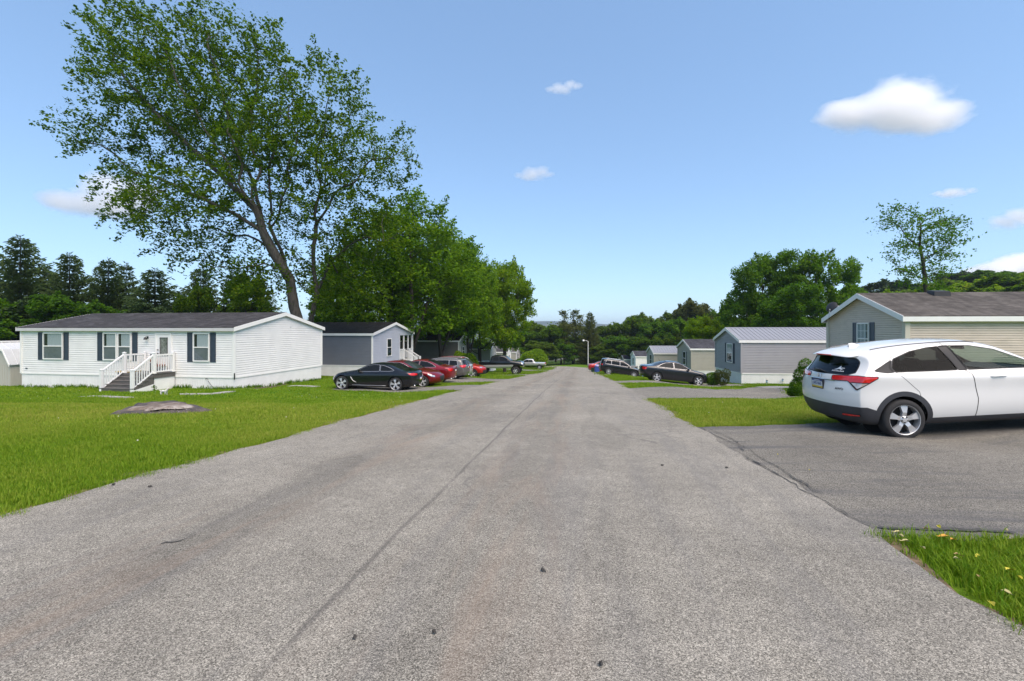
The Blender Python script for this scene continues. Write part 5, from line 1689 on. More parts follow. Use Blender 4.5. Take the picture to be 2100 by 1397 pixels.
def wheel_meshes(R_, w, rim_r, style, hub='rim'):
    key = (R_, w, rim_r, style)
    if key in WH: return WH[key]
    t = MB()
    h = w / 2
    t.lathe([(rim_r - .005, -h * .9), (rim_r + .02, -h), (R_ * .93, -h * .96), (R_ * .985, -h * .78), (R_, -h * .55), (R_, h * .55), (R_ * .985, h * .78), (R_ * .93, h * .96), (rim_r + .02, h), (rim_r - .005, h * .9)], 44, 'y')
    tm = t.mesh('tyre', MAT['tyre'], True)
    r = MB()      # outer face looks to -y
    fy = -h * .82
    r.lathe([(rim_r, h * .7), (rim_r - .006, -h * .55), (rim_r - .004, -h * .9), (rim_r + .006, -h * .96), (rim_r + .004, -h * .8)], 44, 'y')
    ns, wd, tw = {'five': (5, .075, .0), 'ten': (10, .034, .0), 'split': (5, .05, .13), 'six': (6, .07, .0), 'steel': (8, .06, 0)}[style]
    for k in range(ns):
        for off in ((-tw, tw) if tw else (0,)):
            a = 2 * math.pi * k / ns + math.pi / 2
            c, s_ = math.cos(a), math.sin(a)
            pts = []
            for rad, hw, yy in ((.045, wd * .50, fy + .012), (rim_r * .5, wd * .42, fy - .010), (rim_r - .008, wd * .80, fy + .006)):
                sh_ = off * (rad / rim_r)
                for e in (-1, 1):
                    px, pz = rad, sh_ * rim_r + e * hw
                    pts.append((px * c - pz * s_, yy, px * s_ + pz * c)); pts.append((px * c - pz * s_ * .9, yy + .05, px * s_ + pz * c * .9))
            fs = []
            for q in range(2):
                b = q * 4
                fs += [(b, b + 2, b + 6, b + 4), (b, b + 4, b + 5, b + 1), (b + 2, b + 3, b + 7, b + 6)]
            r.add(pts, fs)
    r.lathe([(.0, fy - .012), (.035, fy - .010), (.06, fy + .004), (.07, fy + .05)], 20, 'y')
    rm = r.mesh('rim', MAT['rim'] if hub == 'rim' else MAT[hub], False)
    d = MB().lathe([(.0, .01), (rim_r - .004, .012)], 24, 'y').mesh('brake_backing', MAT['cabin'])
    b = MB()
    for k in range(5):
        a = 2 * math.pi * (k + .5) / 5 + math.pi / 2
        b.lathe([(0, fy - .016), (.011, fy - .015), (.012, fy + .01)], 8, 'y', (.047 * math.cos(a), 0, .047 * math.sin(a)))
    bm_ = b.mesh('wheel_nuts', MAT['rim_dark'])
    WH[key] = (tm, rm, d, bm_)
    return WH[key]


def text_obj(name, body, size, mat, parent, loc, rot, squash=1.0, ext=.001):
    c = bpy.data.curves.new(name, 'FONT'); c.body = body; c.size = size; c.align_x = 'CENTER'; c.align_y = 'CENTER'; c.extrude = ext; c.offset = size * .012
    o = bpy.data.objects.new(name, c); c.materials.append(mat)
    o.location, o.rotation_euler = loc, rot
    o.scale = (squash, 1, 1)
    link(o)
    me = bpy.data.meshes.new_from_object(o.evaluated_get(bpy.context.evaluated_depsgraph_get())); me.name = name
    bpy.data.objects.remove(o)
    q = put(name, me, parent, loc); q.rotation_euler = rot; q.scale = (squash, 1, 1)
    return q


def build_car(S, name, label, X, Y, Z_, head, pitch=0.0, group='parked cars', cat='car', level=2):
    """Local +x is forward, x = 0 at the rear bumper; the empty stands on the ground under the middle of the wheelbase."""
    xr, xf = S['wheels']; Rw = S['R']
    xm = (xr + xf) / 2
    root = empty(name, (X, Y, Z_), head, label, cat, group, 0, -pitch)
    sh = Shell(S, level)
    P_ = lambda k, d=None: S.get(k, d)
    body = empty('x', (0, 0, 0)); bpy.data.objects.remove(body)

    def both(fn):
        for sg in (1, -1): fn(sg)
    # cladding and arches first, then openings
    for tagn, mode, poly in P_('pre', []): sh.cut(tagn, mode, poly, ANY)
    ra = S.get('arch', Rw * 1.13)
    if P_('clad_r'):
        for x in (xr, xf): sh.cut('cladding', 'xz', circ(x, Rw + S.get('arch_up', .02), P_('clad_r')), SIDE)
    for nm, poly in P_('doors', []): sh.cut('door_' + nm, 'xz', poly, SIDE, only=['body'])
    for nm, poly in P_('glass', []): sh.cut('glass_' + nm, 'xz', poly, lambda n, c: (np.abs(n[:, 1]) > .12) & (np.abs(c[:, 1]) > .3))
    if P_('screen'): sh.cut('windscreen', 'xy', P_('screen'), lambda n, c: (n[:, 2] > .25) & (n[:, 0] > .12))
    if P_('back_xy'): sh.cut('rear_screen', 'xy', P_('back_xy'), lambda n, c: (n[:, 2] > .2) & (n[:, 0] < -.1))
    if P_('back_yz'): sh.cut('rear_screen', 'yz', P_('back_yz'), lambda n, c: (n[:, 0] < -.25) & (c[:, 0] < S['L'] * .3))
    for nm, mode, poly in P_('rear_lamps', []): sh.cut(nm, mode, poly, lambda n, c: (c[:, 0] < S['L'] * .35) & (n[:, 2] < .8) & (np.abs(c[:, 1]) > .1))
    for nm, mode, poly in P_('front_lamps', []): sh.cut(nm, mode, poly, lambda n, c: (c[:, 0] > S['L'] * .65) & (n[:, 2] < .93))
    for x in (xr, xf): sh.cut('hole', 'xz', circ(x, Rw + S.get('arch_up', .02), ra), lambda n, c: (np.abs(c[:, 1]) > .45) & (c[:, 2] < Rw * 2.6))
    mats = {'body': MAT[S['paint']], 'cladding': MAT['clad'], 'taillight': MAT['lamp_red'], 'reverse_lamp': MAT['lamp_clear'], 'headlight': MAT['lamp_front'], 'grille': MAT['black_plastic'], 'bumper_trim': MAT['chrome'],
            'lower_panel': MAT['paint_silver'], 'reflector': MAT['lamp_red'], 'bed_cover': MAT['black_plastic'], 'rear_bumper': MAT['clad'], 'rear_applique': MAT['black_plastic']}
    mats.update({k: MAT[v] for k, v in S.get('mats', {}).items()})
    tags = sorted(set(sh.tag))
    objs = {}
    bo = sh.part('body', ['body'], mats['body'], root)
    objs['body'] = bo
    for tg in tags:
        if tg in ('body', 'hole'): continue
        if tg.startswith('door_'):
            for sg in (1, -1):
                o = sh.part('door', [tg], mats['body'], root, sg); objs[(tg, sg)] = o
                if o: sh.seam('door_seam', [tg], MAT['seal'], o, S.get('seam_w', .0035), .001, sg, against=['body', 'cladding', 'lower_panel'] + [t for t in tags if t.startswith('door_') and t != tg])
        elif tg.startswith('glass_'):
            gm_ = MAT[S.get('glass_mat', {}).get(tg[6:], 'car_glass')]
            for sg in (1, -1):
                o = sh.part('side_window', [tg], gm_, root, sg, -.006)
                if o: sh.seam('window_seal', [tg], MAT[S.get('trim', 'seal')], o, S.get('trim_w', .010), .002, sg, against=['body', 'cladding'] + [t for t in tags if t.startswith('door_')] + [t for t in tags if t.startswith('glass_') and t != tg])
        elif tg == 'windscreen':
            o = sh.part('windscreen', [tg], MAT[S.get('screen_mat', 'screen_glass')], root, 0, -.004)
            if o: sh.seam('windscreen_seal', [tg], MAT['seal'], o, .012, .0015)
        elif tg == 'rear_screen':
            o = sh.part('rear_window', [tg], MAT[S.get('back_mat', 'car_glass')], root, 0, -.004); objs['rear_window'] = o
            if o: sh.seam('rear_window_seal', [tg], MAT['seal'], o, .010, .0015)
        elif tg in ('taillight', 'headlight', 'reverse_lamp', 'reflector'):
            for sg in (1, -1):
                o = sh.part(tg, [tg], mats[tg], root, sg, .006)
                if o: sh.seam('lamp_rim', [tg], MAT['seal'], o, .006, .0075, sg)
        else:
            o = sh.part(tg, [tg], mats.get(tg, MAT['clad']), root, 0, .0035 if tg in ('cladding', 'bumper_trim', 'rear_bumper') else -.002)
            objs[tg] = o
    # wheels in dark wells
    ty = S['W'] / 2 - S.get('wheel_in', .125)
    tm, rm, dm_, nm_ = wheel_meshes(Rw, S.get('tw', .215), S['rim'], S.get('spokes', 'split'), S.get('rim_mat', 'rim'))
    well = MB()
    for k in range(18):
        a0, a1 = math.pi * k / 18 - .12, math.pi * (k + 1) / 18 - .12 + (.24 if k == 17 else 0)
        q = [(ra * 1.03 * math.cos(a), zz_, Rw + S.get('arch_up', .02) + ra * 1.03 * math.sin(a)) for a in (a0, a1) for zz_ in (-.02, .45)]
        well.quad(q[0], q[1], q[3], q[2])
    well.lathe([(0, .40), (ra * 1.03, .40)], 24, 'y', (0, 0, Rw + S.get('arch_up', .02)))
    wm = well.mesh('wheel_well', MAT['cabin'])
    for x in (xr, xf):
        for sg in (-1, 1):
            w = bpy.data.objects.new('wheel', None); w.empty_display_size = .1; link(w, root)
            w.location = (x, sg * ty, Rw); w.rotation_euler = (0, rng.uniform(-.5, .5), 0) if sg < 0 else (0, rng.uniform(-.5, .5), math.pi)
            put('tyre', tm, w); put('rim', rm, w); put('brake_backing', dm_, w)
            if level > 2: put('wheel_nut', nm_, w)
            o = put('wheel_well', wm, root); o.location = (x, sg * (S['W'] / 2 - .10), 0)
            if sg > 0: o.rotation_euler = (0, 0, math.pi)
    # floor pan and cabin block keep daylight from passing under the skin
    mb = MB().box(xr - .25, xf + .25, -S['W'] * .36, S['W'] * .36, S['bot'][len(S['bot']) // 2][1] + .04, S['bot'][len(S['bot']) // 2][1] + .16); mb.build('underbody', MAT['cabin'], root)
    # mirrors and handles
    mx, mz = P_('mirror', (None, None))
    if mx:
        for sg in (1, -1):
            p = sh.side(mx, mz, sg)
            if p is None: continue
            m = MB()
            y0 = p[1]
            m.hexa([(mx - .06, y0 + sg * .06, mz - .02), (mx + .09, y0 + sg * .06, mz - .02), (mx + .05, y0 + sg * .22, mz + .0), (mx - .05, y0 + sg * .22, mz + .0),
                    (mx - .07, y0 + sg * .05, mz + .12), (mx + .04, y0 + sg * .05, mz + .13), (mx + .01, y0 + sg * .22, mz + .12), (mx - .06, y0 + sg * .22, mz + .11)])
            m.hexa([(mx - .02, y0 - sg * .02, mz - .01), (mx + .06, y0 - sg * .02, mz - .01), (mx + .05, y0 + sg * .07, mz + .01), (mx, y0 + sg * .07, mz + .01),
                    (mx - .02, y0 - sg * .02, mz + .04), (mx + .05, y0 - sg * .02, mz + .04), (mx + .04, y0 + sg * .07, mz + .05), (mx, y0 + sg * .07, mz + .05)])
            me = m.mesh('wing_mirror', MAT[S.get('mirror_mat', S['paint'])])
            bm = bmesh.new(); bm.from_mesh(me); bmesh.ops.recalc_face_normals(bm, faces=bm.faces); bmesh.ops.bevel(bm, geom=bm.edges, offset=.014, segments=2, affect='EDGES'); bm.to_mesh(me); bm.free()
            put('wing_mirror', me, root)
    for hx, hz in P_('handles', []):
        for sg in (1, -1):
            p, n = sh.hit((hx, sg * 3, hz), (0, -sg, 0))
            if p is None: continue
            own = None
            m = MB()
            pts = [np.array(sh.side(hx + dx, hz + .006 * (1 - (dx / .12) ** 2), sg)) + np.array([0, sg * (.022 if abs(dx) < .09 else .004), 0]) for dx in (-.12, -.085, -.04, 0, .04, .085, .12)]
            m.tube(pts, [.008, .012, .014, .014, .014, .012, .008], 8)
            for tg_, poly in P_('doors', []):
                if sdist(np.array([[hx, hz]]), poly)[0] > 0: own = objs.get(('door_' + tg_, sg))
            m.build('handle', MAT[S.get('handle_mat', S['paint'])], own or root, True)
    if P_('rails'):
        for sg in (1, -1):
            x0, x1, yy = P_('rails')
            xs = np.linspace(x0, x1, 14)
            pts = []
            for i, x in enumerate(xs):
                p = sh.topz(x, sg * yy)
                pts.append((x, sg * yy, p[2] + (.0 if i in (0, 13) else S.get('rail_h', .035))))
            MB().tube(pts, [.012] + [.018] * 12 + [.012], 8).build('roof_rail', MAT[S.get('rail_mat', 'black_plastic')], root, True)
    if P_('plate'):
        px, pz = P_('plate')
        p, n = sh.hit((-2, 0, pz), (1, 0, 0))
        if p is not None:
            m = MB(); m.box(p[0] - .020, p[0] + .01, -.165, .165, pz - .088, pz + .088)
            pl = m.build('number_plate', MAT['black_plastic'], root)
            MB().box(p[0] - .023, p[0] - .019, -.150, .150, pz - .042, pz + .042).build('plate_face', MAT['plate_white'], pl)
            MB().box(p[0] - .023, p[0] - .019, -.150, .150, pz - .074, pz - .042).build('plate_band', MAT['plate_yellow'], pl)
            MB().box(p[0] - .023, p[0] - .019, -.150, .150, pz + .042, pz + .074).build('plate_band', MAT['plate_blue'], pl)
            objs['plate'] = (pl, p[0], pz)
    if P_('exhaust'):
        for yy, zz_ in P_('exhaust'):
            p, n = sh.hit((-2, yy, zz_ + .05), (1, 0, 0))
            if p is not None: MB().lathe([(.04, p[0] - .02), (.045, p[0] - .02), (.045, p[0] + .1), (.036, p[0] + .1), (.036, p[0] - .02)], 14, 'x', (0, yy, zz_)).build('exhaust_pipe', MAT['chrome'], root, True)
    # everything was modelled from the rear bumper; shift so that the empty is under the wheelbase
    for ch in root.children:
        ch.location.x -= xm
    return root, sh, objs, xm


def scaled(S, sx=1.0, sz=1.0, sw=1.0, **kw):
    """A spec with its length, height or width stretched."""
    T = dict(S)
    fx = lambda L_: [(a * sx, b * sz) for a, b in L_]
    for k in ('top', 'belt', 'bot'): T[k] = fx(S[k])
    T['plan'] = [(a * sx, b) for a, b in S['plan']]
    for k in ('rear', 'front'): T[k] = [(a * sz, b * sx) for a, b in S[k]]
    T['L'] = S['L'] * sx; T['W'] = S['W'] * sw
    T['wheels'] = tuple(v * sx for v in S['wheels'])
    for k in ('glass', 'doors'): T[k] = [(n, fx(p)) for n, p in S.get(k, [])]
    for k in ('screen', 'back_xy'):
        if k in S: T[k] = [(a * sx, b * sw) for a, b in S[k]]
    if 'back_yz' in S: T['back_yz'] = [(a * sw, b * sz) for a, b in S['back_yz']]
    T['handles'] = fx(S.get('handles', []))
    if S.get('mirror'): T['mirror'] = (S['mirror'][0] * sx, S['mirror'][1] * sz)
    T.update(kw)
    return T


# --- the white crossover in the near driveway
HRV = dict(L=4.30, W=1.79, R=.332, rim=.240, spokes='five', wheels=(.86, 3.47), tw=.22, paint='paint_white', ns=19, arch=.375, clad_r=.455, arch_up=.015, wheel_in=.115,
    top=[(.27, 1.425), (.45, 1.485), (.8, 1.54), (1.3, 1.582), (1.75, 1.595), (2.15, 1.575), (2.5, 1.50), (2.9, 1.30), (3.3, 1.075), (3.45, 1.03), (3.7, .985), (4.0, .91), (4.2, .80), (4.27, .70)],
    belt=[(0, 1.06), (.5, 1.08), (1.2, 1.03), (2.2, .985), (3.3, .935), (3.8, .86), (4.3, .66)],
    bot=[(0, .34), (.3, .245), (.8, .21), (2, .20), (3.5, .20), (4.3, .25)],
    rear=[(.2, .18), (.32, .075), (.45, .02), (.60, .0), (.75, .015), (.92, .03), (1.0, .05), (1.07, .11), (1.22, .24), (1.33, .325), (1.38, .30), (1.425, .27)],
    front=[(.2, -.12), (.35, -.02), (.5, 0), (.65, -.015), (.75, -.06), (.9, -.2)],
    plan=[(0, .93), (.25, .965), (.7, 1.0), (2, 1.0), (3.4, .995), (3.9, .95), (4.3, .86)], fac=[.84, .955, 1.0, .972, 1.002, .962, .952, .94], cr=.19, cf=.36, tum=.40, crown=.05,
    pre=[('cladding', 'xz', [(-.2, 0), (-.2, .57), (.30, .56), (.45, .50), (.58, .42), (.8, .36), (1.3, .335), (3.0, .335), (3.7, .36), (4.0, .42), (4.5, .44), (4.5, 0)])],
    glass=[('quarter', [(.47, 1.150), (.72, 1.275), (.80, 1.31), (.74, 1.19), (.78, 1.120), (.66, 1.112)]),
           ('rear', [(.79, 1.118), (.755, 1.185), (.83, 1.325), (1.15, 1.43), (1.45, 1.475), (1.64, 1.485), (1.80, 1.096), (1.4, 1.102)]),
           ('pillar', [(1.80, 1.094), (1.64, 1.488), (1.80, 1.490), (1.95, 1.090)]), ('front', [(1.95, 1.092), (1.80, 1.488), (2.15, 1.468), (2.5, 1.385), (2.85, 1.215), (3.12, 1.07), (2.6, 1.08)])],
    doors=[('rear', [(1.98, .335), (2.02, .62), (1.965, 1.02), (1.88, 1.10), (1.72, 1.54), (1.2, 1.50), (.80, 1.355), (.72, 1.20), (.80, 1.11), (1.12, .78), (1.16, .55), (1.24, .40), (1.30, .335)]),
           ('front', [(1.985, .335), (2.025, .62), (1.97, 1.02), (1.885, 1.10), (1.725, 1.54), (2.2, 1.53), (2.6, 1.42), (3.2, 1.07), (3.28, .80), (3.22, .335)])],
    screen=[(2.42, 0), (2.42, .50), (3.40, .70), (3.48, 0)],
    back_yz=[(0, 1.075), (.58, 1.085), (.655, 1.12), (.62, 1.29), (.57, 1.345), (.30, 1.375), (0, 1.382)],
    rear_lamps=[('taillight', 'uz', [(.42, 1.055), (.60, 1.065), (1.0, 1.075), (1.36, 1.058), (1.36, 1.035), (1.15, .93), (.98, .845), (.955, .855), (.80, .985), (.40, .975)]),
                ('reverse_lamp', 'uz', [(.84, .965), (1.22, .965), (1.13, .92), (.985, .857)]), ('reflector', 'uz', [(.60, .385), (.80, .385), (1.02, .40), (1.0, .43), (.62, .425)])],
    front_lamps=[('headlight', 'fz', [(-3.55, .80), (-3.30, .84), (-3.05, .88), (-3.0, .80), (-3.3, .72)]), ('grille', 'yz', [(0, .66), (.5, .68), (.5, .58), (0, .56)])],
    handles=[(2.36, .965)], mirror=(3.02, 1.06), handle_mat='paint_white', mirror_mat='paint_white', glass_mat={'rear': 'hr_rear_glass', 'quarter': 'seal', 'pillar': 'seal', 'front': 'hr_front_glass'}, screen_mat='hr_front_glass', back_mat='hr_back_glass',
    plate=(.03, .885), seam_w=.0035, trim_w=.008, exhaust=[])
hx, hy = 6.53, 8.36
HH_ = R(-3.2)
# the fitted point is the rear axle on the ground; the empty sits under the middle of the wheelbase
xmH = (HRV['wheels'][1] - HRV['wheels'][0]) / 2
hz_ = float(zg(hx, hy)) + .026
HP_ = math.atan2(float(zg(hx + 2.61 * math.cos(HH_), hy + 2.61 * math.sin(HH_))) + .03 - hz_, 2.61)
HRV = scaled(HRV, 1.0, .968, 1.0) if False else HRV
hr, hsh, hob, hxm = build_car(HRV, 'crossover_car', 'white compact crossover parked nose-in on the near right driveway', hx + xmH * math.cos(HH_), hy + xmH * math.sin(HH_), hz_ + xmH * math.sin(HP_), HH_, HP_, None, 'car', 3)


def hl(o): o.location.x -= hxm; return o


# cabin: seats, wheel, dash; seen through the glass
for (sx, sy) in ((2.15, .36), (2.15, -.36), (1.30, .38), (1.30, 0), (1.30, -.38)):
    m = MB()
    m.hexa([(sx, sy - .24, .50), (sx + .5, sy - .24, .55), (sx + .5, sy + .24, .55), (sx, sy + .24, .50), (sx, sy - .24, .66), (sx + .5, sy - .24, .70), (sx + .5, sy + .24, .70), (sx, sy + .24, .66)])
    m.hexa([(sx - .02, sy - .23, .62), (sx + .12, sy - .23, .62), (sx + .12, sy + .23, .62), (sx - .02, sy + .23, .62), (sx - .22, sy - .19, 1.20), (sx - .12, sy - .19, 1.20), (sx - .12, sy + .19, 1.20), (sx - .22, sy + .19, 1.20)])
    m.hexa([(sx - .24, sy - .12, 1.22), (sx - .14, sy - .12, 1.22), (sx - .14, sy + .12, 1.22), (sx - .24, sy + .12, 1.22), (sx - .25, sy - .11, 1.40), (sx - .17, sy - .11, 1.40), (sx - .17, sy + .11, 1.40), (sx - .25, sy + .11, 1.40)])
    me = m.mesh('seat', MAT['cabin'])
    bm = bmesh.new(); bm.from_mesh(me); bmesh.ops.bevel(bm, geom=bm.edges, offset=.035, segments=2, affect='EDGES'); bm.to_mesh(me); bm.free()
    hl(put('seat', me, hr))
hl(MB().hexa([(2.85, -.68, .6), (3.4, -.62, .6), (3.4, .62, .6), (2.85, .68, .6), (2.90, -.66, 1.0), (3.35, -.62, 1.03), (3.35, .62, 1.03), (2.90, .66, 1.0)]).build('dashboard', MAT['cabin'], hr))
m = MB(); m.tube([(2.68 + .06 * math.sin(a), .36 + .185 * math.cos(a), .97 + .18 * math.sin(a)) for a in np.linspace(0, 2 * math.pi, 25)], .016, 8, False); m.tube([(2.68, .36, .97), (2.95, .36, .9)], .03, 8)
hl(m.build('steering_wheel', MAT['cabin'], hr, True))
m = MB(); m.box(2.50, 2.53, -.12, .12, 1.36, 1.43); m.tube([(2.53, 0, 1.42), (2.60, 0, 1.47)], .01, 6); hl(m.build('rear_view_mirror', MAT['cabin'], hr))
# tailgate furniture
p, n_ = hsh.hit((-2, .18, 1.115), (1, 0, 0))
m = MB(); a, b = hsh.hit((-2, .20, 1.115), (1, 0, 0))[0], hsh.hit((-2, -.13, 1.10), (1, 0, 0))[0]
m.tube([a + [-.03, 0, 0], (a + b) / 2 + [-.035, 0, .018], b + [-.03, 0, 0]], [.028, .020, .008], 8); hl(m.build('rear_wiper', MAT['black_plastic'], hr, True))
m = MB(); pts = [hsh.hit((-2, y, 1.39), (1, 0, 0))[0] for y in np.linspace(-.20, .20, 7)]
m.tube([np.array([.160 + .1 * abs(q[1] / .56) ** 2.5, q[1], 1.407]) for q in pts], .010, 6); hl(m.build('brake_lamp', MAT['lamp_red'], hr))
# chrome strip under the badge, from lamp to lamp
m = MB(); pts = [hsh.hit((-2, y, .972), (1, 0, 0))[0] for y in np.linspace(-.40, .40, 13)]
m.tube([q + [-.005, 0, 0] for q in pts], .010, 6); hl(m.build('tailgate_strip', MAT['chrome'], hr))
# badge: a leaning H in a rounded frame
bp = hsh.hit((-2, 0, 1.025), (1, 0, 0))[0]
m = MB(); bx_ = bp[0] - .012
for pts in ([(-.036, -.032), (-.020, .034)], [(.036, -.032), (.020, .034)], [(-.028, 0), (.028, 0)]):
    m.tube([(bx_ + .02 * (-z), y * 1.0, 1.025 + z) for y, z in pts], .006, 6)
m.tube([(bx_ + .02 * (-z), y, 1.025 + z) for y, z in [(-.048, -.03), (-.054, .032), (-.03, .042), (.03, .042), (.054, .032), (.048, -.03), (.03, -.042), (-.03, -.042), (-.048, -.03)]], .0035, 6)
hl(m.build('badge', MAT['chrome'], hr))
ap = hsh.hit((-2, -.50, .84), (1, 0, 0))
ang = math.atan2(ap[1][1], -ap[1][0]) if ap[0] is not None else 0
hl(text_obj('model_lettering', 'AWD', .052, MAT['black_metal'], hr, tuple(ap[0] + ap[1] * .004), (R(90), 0, R(-90) - ang), 1.25))
pl, plx, plz = hob['plate']
tx = text_obj('plate_number', 'LWD 0660', .074, MAT['plate_blue'], pl, (plx - .0235, 0, plz), (R(90), 0, R(-90)), .72)
text_obj('plate_number', 'PENNSYLVANIA', .026, MAT['plate_white'], pl, (plx - .0235, 0, plz + .058), (R(90), 0, R(-90)), .95)
# white sticker low on the rear screen: a peak over a line of small letters
MAT['sticker'] = M('white_sticker', (.75, .75, .75), .6, var=.02)


def on_glass(y, z, up=.006):
    q, n2 = hsh.hit((-2, y, z), (1, 0, 0))
    return q + n2 * up


st_ = MB()
pk = [(-.235, 1.145), (-.30, 1.165), (-.335, 1.20), (-.355, 1.215), (-.365, 1.185), (-.385, 1.165), (-.43, 1.15), (-.38, 1.152), (-.34, 1.160), (-.30, 1.148)]
vv = [on_glass(y, z) for y, z in pk]
st_.add(vv, [(0, 1, 9), (1, 2, 8, 9), (2, 3, 4, 8), (4, 5, 7, 8), (5, 6, 7)])
for i in range(9):
    y = -.22 - .028 * i
    a, b = on_glass(y, 1.118), on_glass(y - .020, 1.140)
    st_.quad(on_glass(y, 1.120), on_glass(y - .020, 1.120), on_glass(y - .017, 1.139 - .004 * (i % 3)), on_glass(y - .004, 1.139 - .005 * (i % 2)))
for i in range(3):
    y = -.375 - .024 * i
    st_.quad(on_glass(y, 1.168), on_glass(y - .016, 1.168), on_glass(y - .018, 1.190 - .006 * i), on_glass(y - .004, 1.186))
hl(st_.build('window_sticker', MAT['sticker'], hr))
# spoiler lip standing out over the rear screen
zsp = hsh.topz(.70, 0)[2]
m = MB()
def sprow(x, zc, th_, wd):
    out = []
    for up in (0, 1):
        for y in (-1, -.6, 0, .6, 1):
            out.append((x + .10 * abs(y) ** 2.5, y * wd, zc + (th_ if up else 0) - .045 * abs(y) ** 2.2))
    return out
rows = [sprow(.165, 1.398, .022, .56), sprow(.30, 1.420, .05, .585), sprow(.50, 1.465, .045, .60), sprow(.66, zsp - .035, .036, .60)]
vs_ = [p for r0 in rows for p in r0]; fs_ = []
for i in range(3):
    for k in range(4):
        a = i * 10 + k
        fs_ += [(a, a + 10, a + 11, a + 1), (a + 5, a + 6, a + 16, a + 15)]
    fs_ += [(i * 10, i * 10 + 5, i * 10 + 15, i * 10 + 10), (i * 10 + 4, i * 10 + 14, i * 10 + 19, i * 10 + 9)]
fs_ += [(k, k + 1, k + 6, k + 5) for k in range(4)]
m.add(vs_, fs_)
me = m.mesh('spoiler', MAT['paint_white'], True)
bm = bmesh.new(); bm.from_mesh(me); bmesh.ops.recalc_face_normals(bm, faces=bm.faces); bm.to_mesh(me); bm.free()
spo = put('spoiler', me, hr); hl(spo)
sd_ = spo.modifiers.new('s', 'SUBSURF'); sd_.levels = sd_.render_levels = 2
# shark fin and roof grooves
f_ = hsh.topz(.72, 0)
m = MB(); m.hexa([(.62, -.035, f_[2] - .02), (.86, -.02, f_[2] - .01), (.86, .02, f_[2] - .01), (.62, .035, f_[2] - .02), (.62, -.008, f_[2] + .05), (.70, -.006, f_[2] + .055), (.70, .006, f_[2] + .055), (.62, .008, f_[2] + .05)])
hl(m.build('roof_antenna', MAT['paint_white'], hr))
for sg in (1, -1):
    pts = []
    for x in np.linspace(.62, 2.3, 16):
        q = hsh.topz(x, sg * (.555 - .02 * abs(x - 1.5)))
        pts.append(q + np.array([0, 0, .002]))
    hl(MB().tube(pts, .011, 6).build('roof_strip', MAT['clad'], hr))

# --- the others
SEDAN = dict(L=4.62, W=1.82, R=.33, rim=.225, spokes='split', wheels=(1.0, 3.70), paint='paint_night', tw=.205, ns=18,
    top=[(.10, 1.03), (.3, 1.065), (.62, 1.085), (.85, 1.14), (1.2, 1.30), (1.55, 1.41), (1.95, 1.465), (2.35, 1.455), (2.65, 1.375), (3.0, 1.19), (3.3, 1.03), (3.5, .985), (3.9, .92), (4.3, .82), (4.52, .70)],
    belt=[(0, .95), (1, .95), (2, .925), (3.2, .895), (3.8, .82), (4.62, .62)],
    bot=[(0, .33), (.4, .22), (.9, .19), (3.6, .18), (4.62, .22)],
    rear=[(.2, .16), (.35, .04), (.55, 0), (.8, .02), (.95, .05), (1.03, .10)], front=[(.2, -.12), (.35, -.02), (.5, 0), (.62, -.02), (.72, -.09), (.9, -.25)],
    plan=[(0, .90), (.3, .955), (.9, 1), (3.6, 1), (4.1, .95), (4.62, .84)], cr=.17, cf=.34, tum=.46, crown=.05,
    glass=[('rear', [(.98, 1.035), (1.22, 1.19), (1.55, 1.325), (1.95, 1.385), (2.02, 1.383), (2.06, 1.0), (1.2, 1.015)]), ('front', [(2.10, 1.0), (2.07, 1.382), (2.35, 1.37), (2.62, 1.29), (2.95, 1.12), (3.16, .995), (2.7, .99)])],
    doors=[('rear', [(2.08, .30), (2.08, 1.42), (1.5, 1.40), (1.1, 1.2), (1.02, 1.02), (1.32, .72), (1.36, .45), (1.45, .30)]), ('front', [(2.08, .30), (2.08, 1.42), (2.5, 1.40), (3.2, 1.02), (3.28, .7), (3.2, .30)])],
    screen=[(2.52, 0), (2.52, .50), (3.28, .70), (3.36, 0)], back_xy=[(.80, 0), (.82, .60), (1.62, .46), (1.66, 0)],
    rear_lamps=[('taillight', 'uz', [(.52, .93), (.9, .96), (1.16, .93), (1.10, .80), (.86, .74), (.54, .80)])],
    front_lamps=[('headlight', 'fz', [(-3.95, .66), (-3.55, .74), (-3.38, .79), (-3.35, .72), (-3.6, .62), (-3.95, .58)]), ('grille', 'yz', [(0, .64), (.42, .62), (.34, .36), (0, .34)])],
    handles=[(1.5, .90), (2.45, .885)], mirror=(2.98, .97), plate=(.02, .78), trim='trim_chrome', trim_w=.008, exhaust=[(.5, .28), (-.5, .28)])
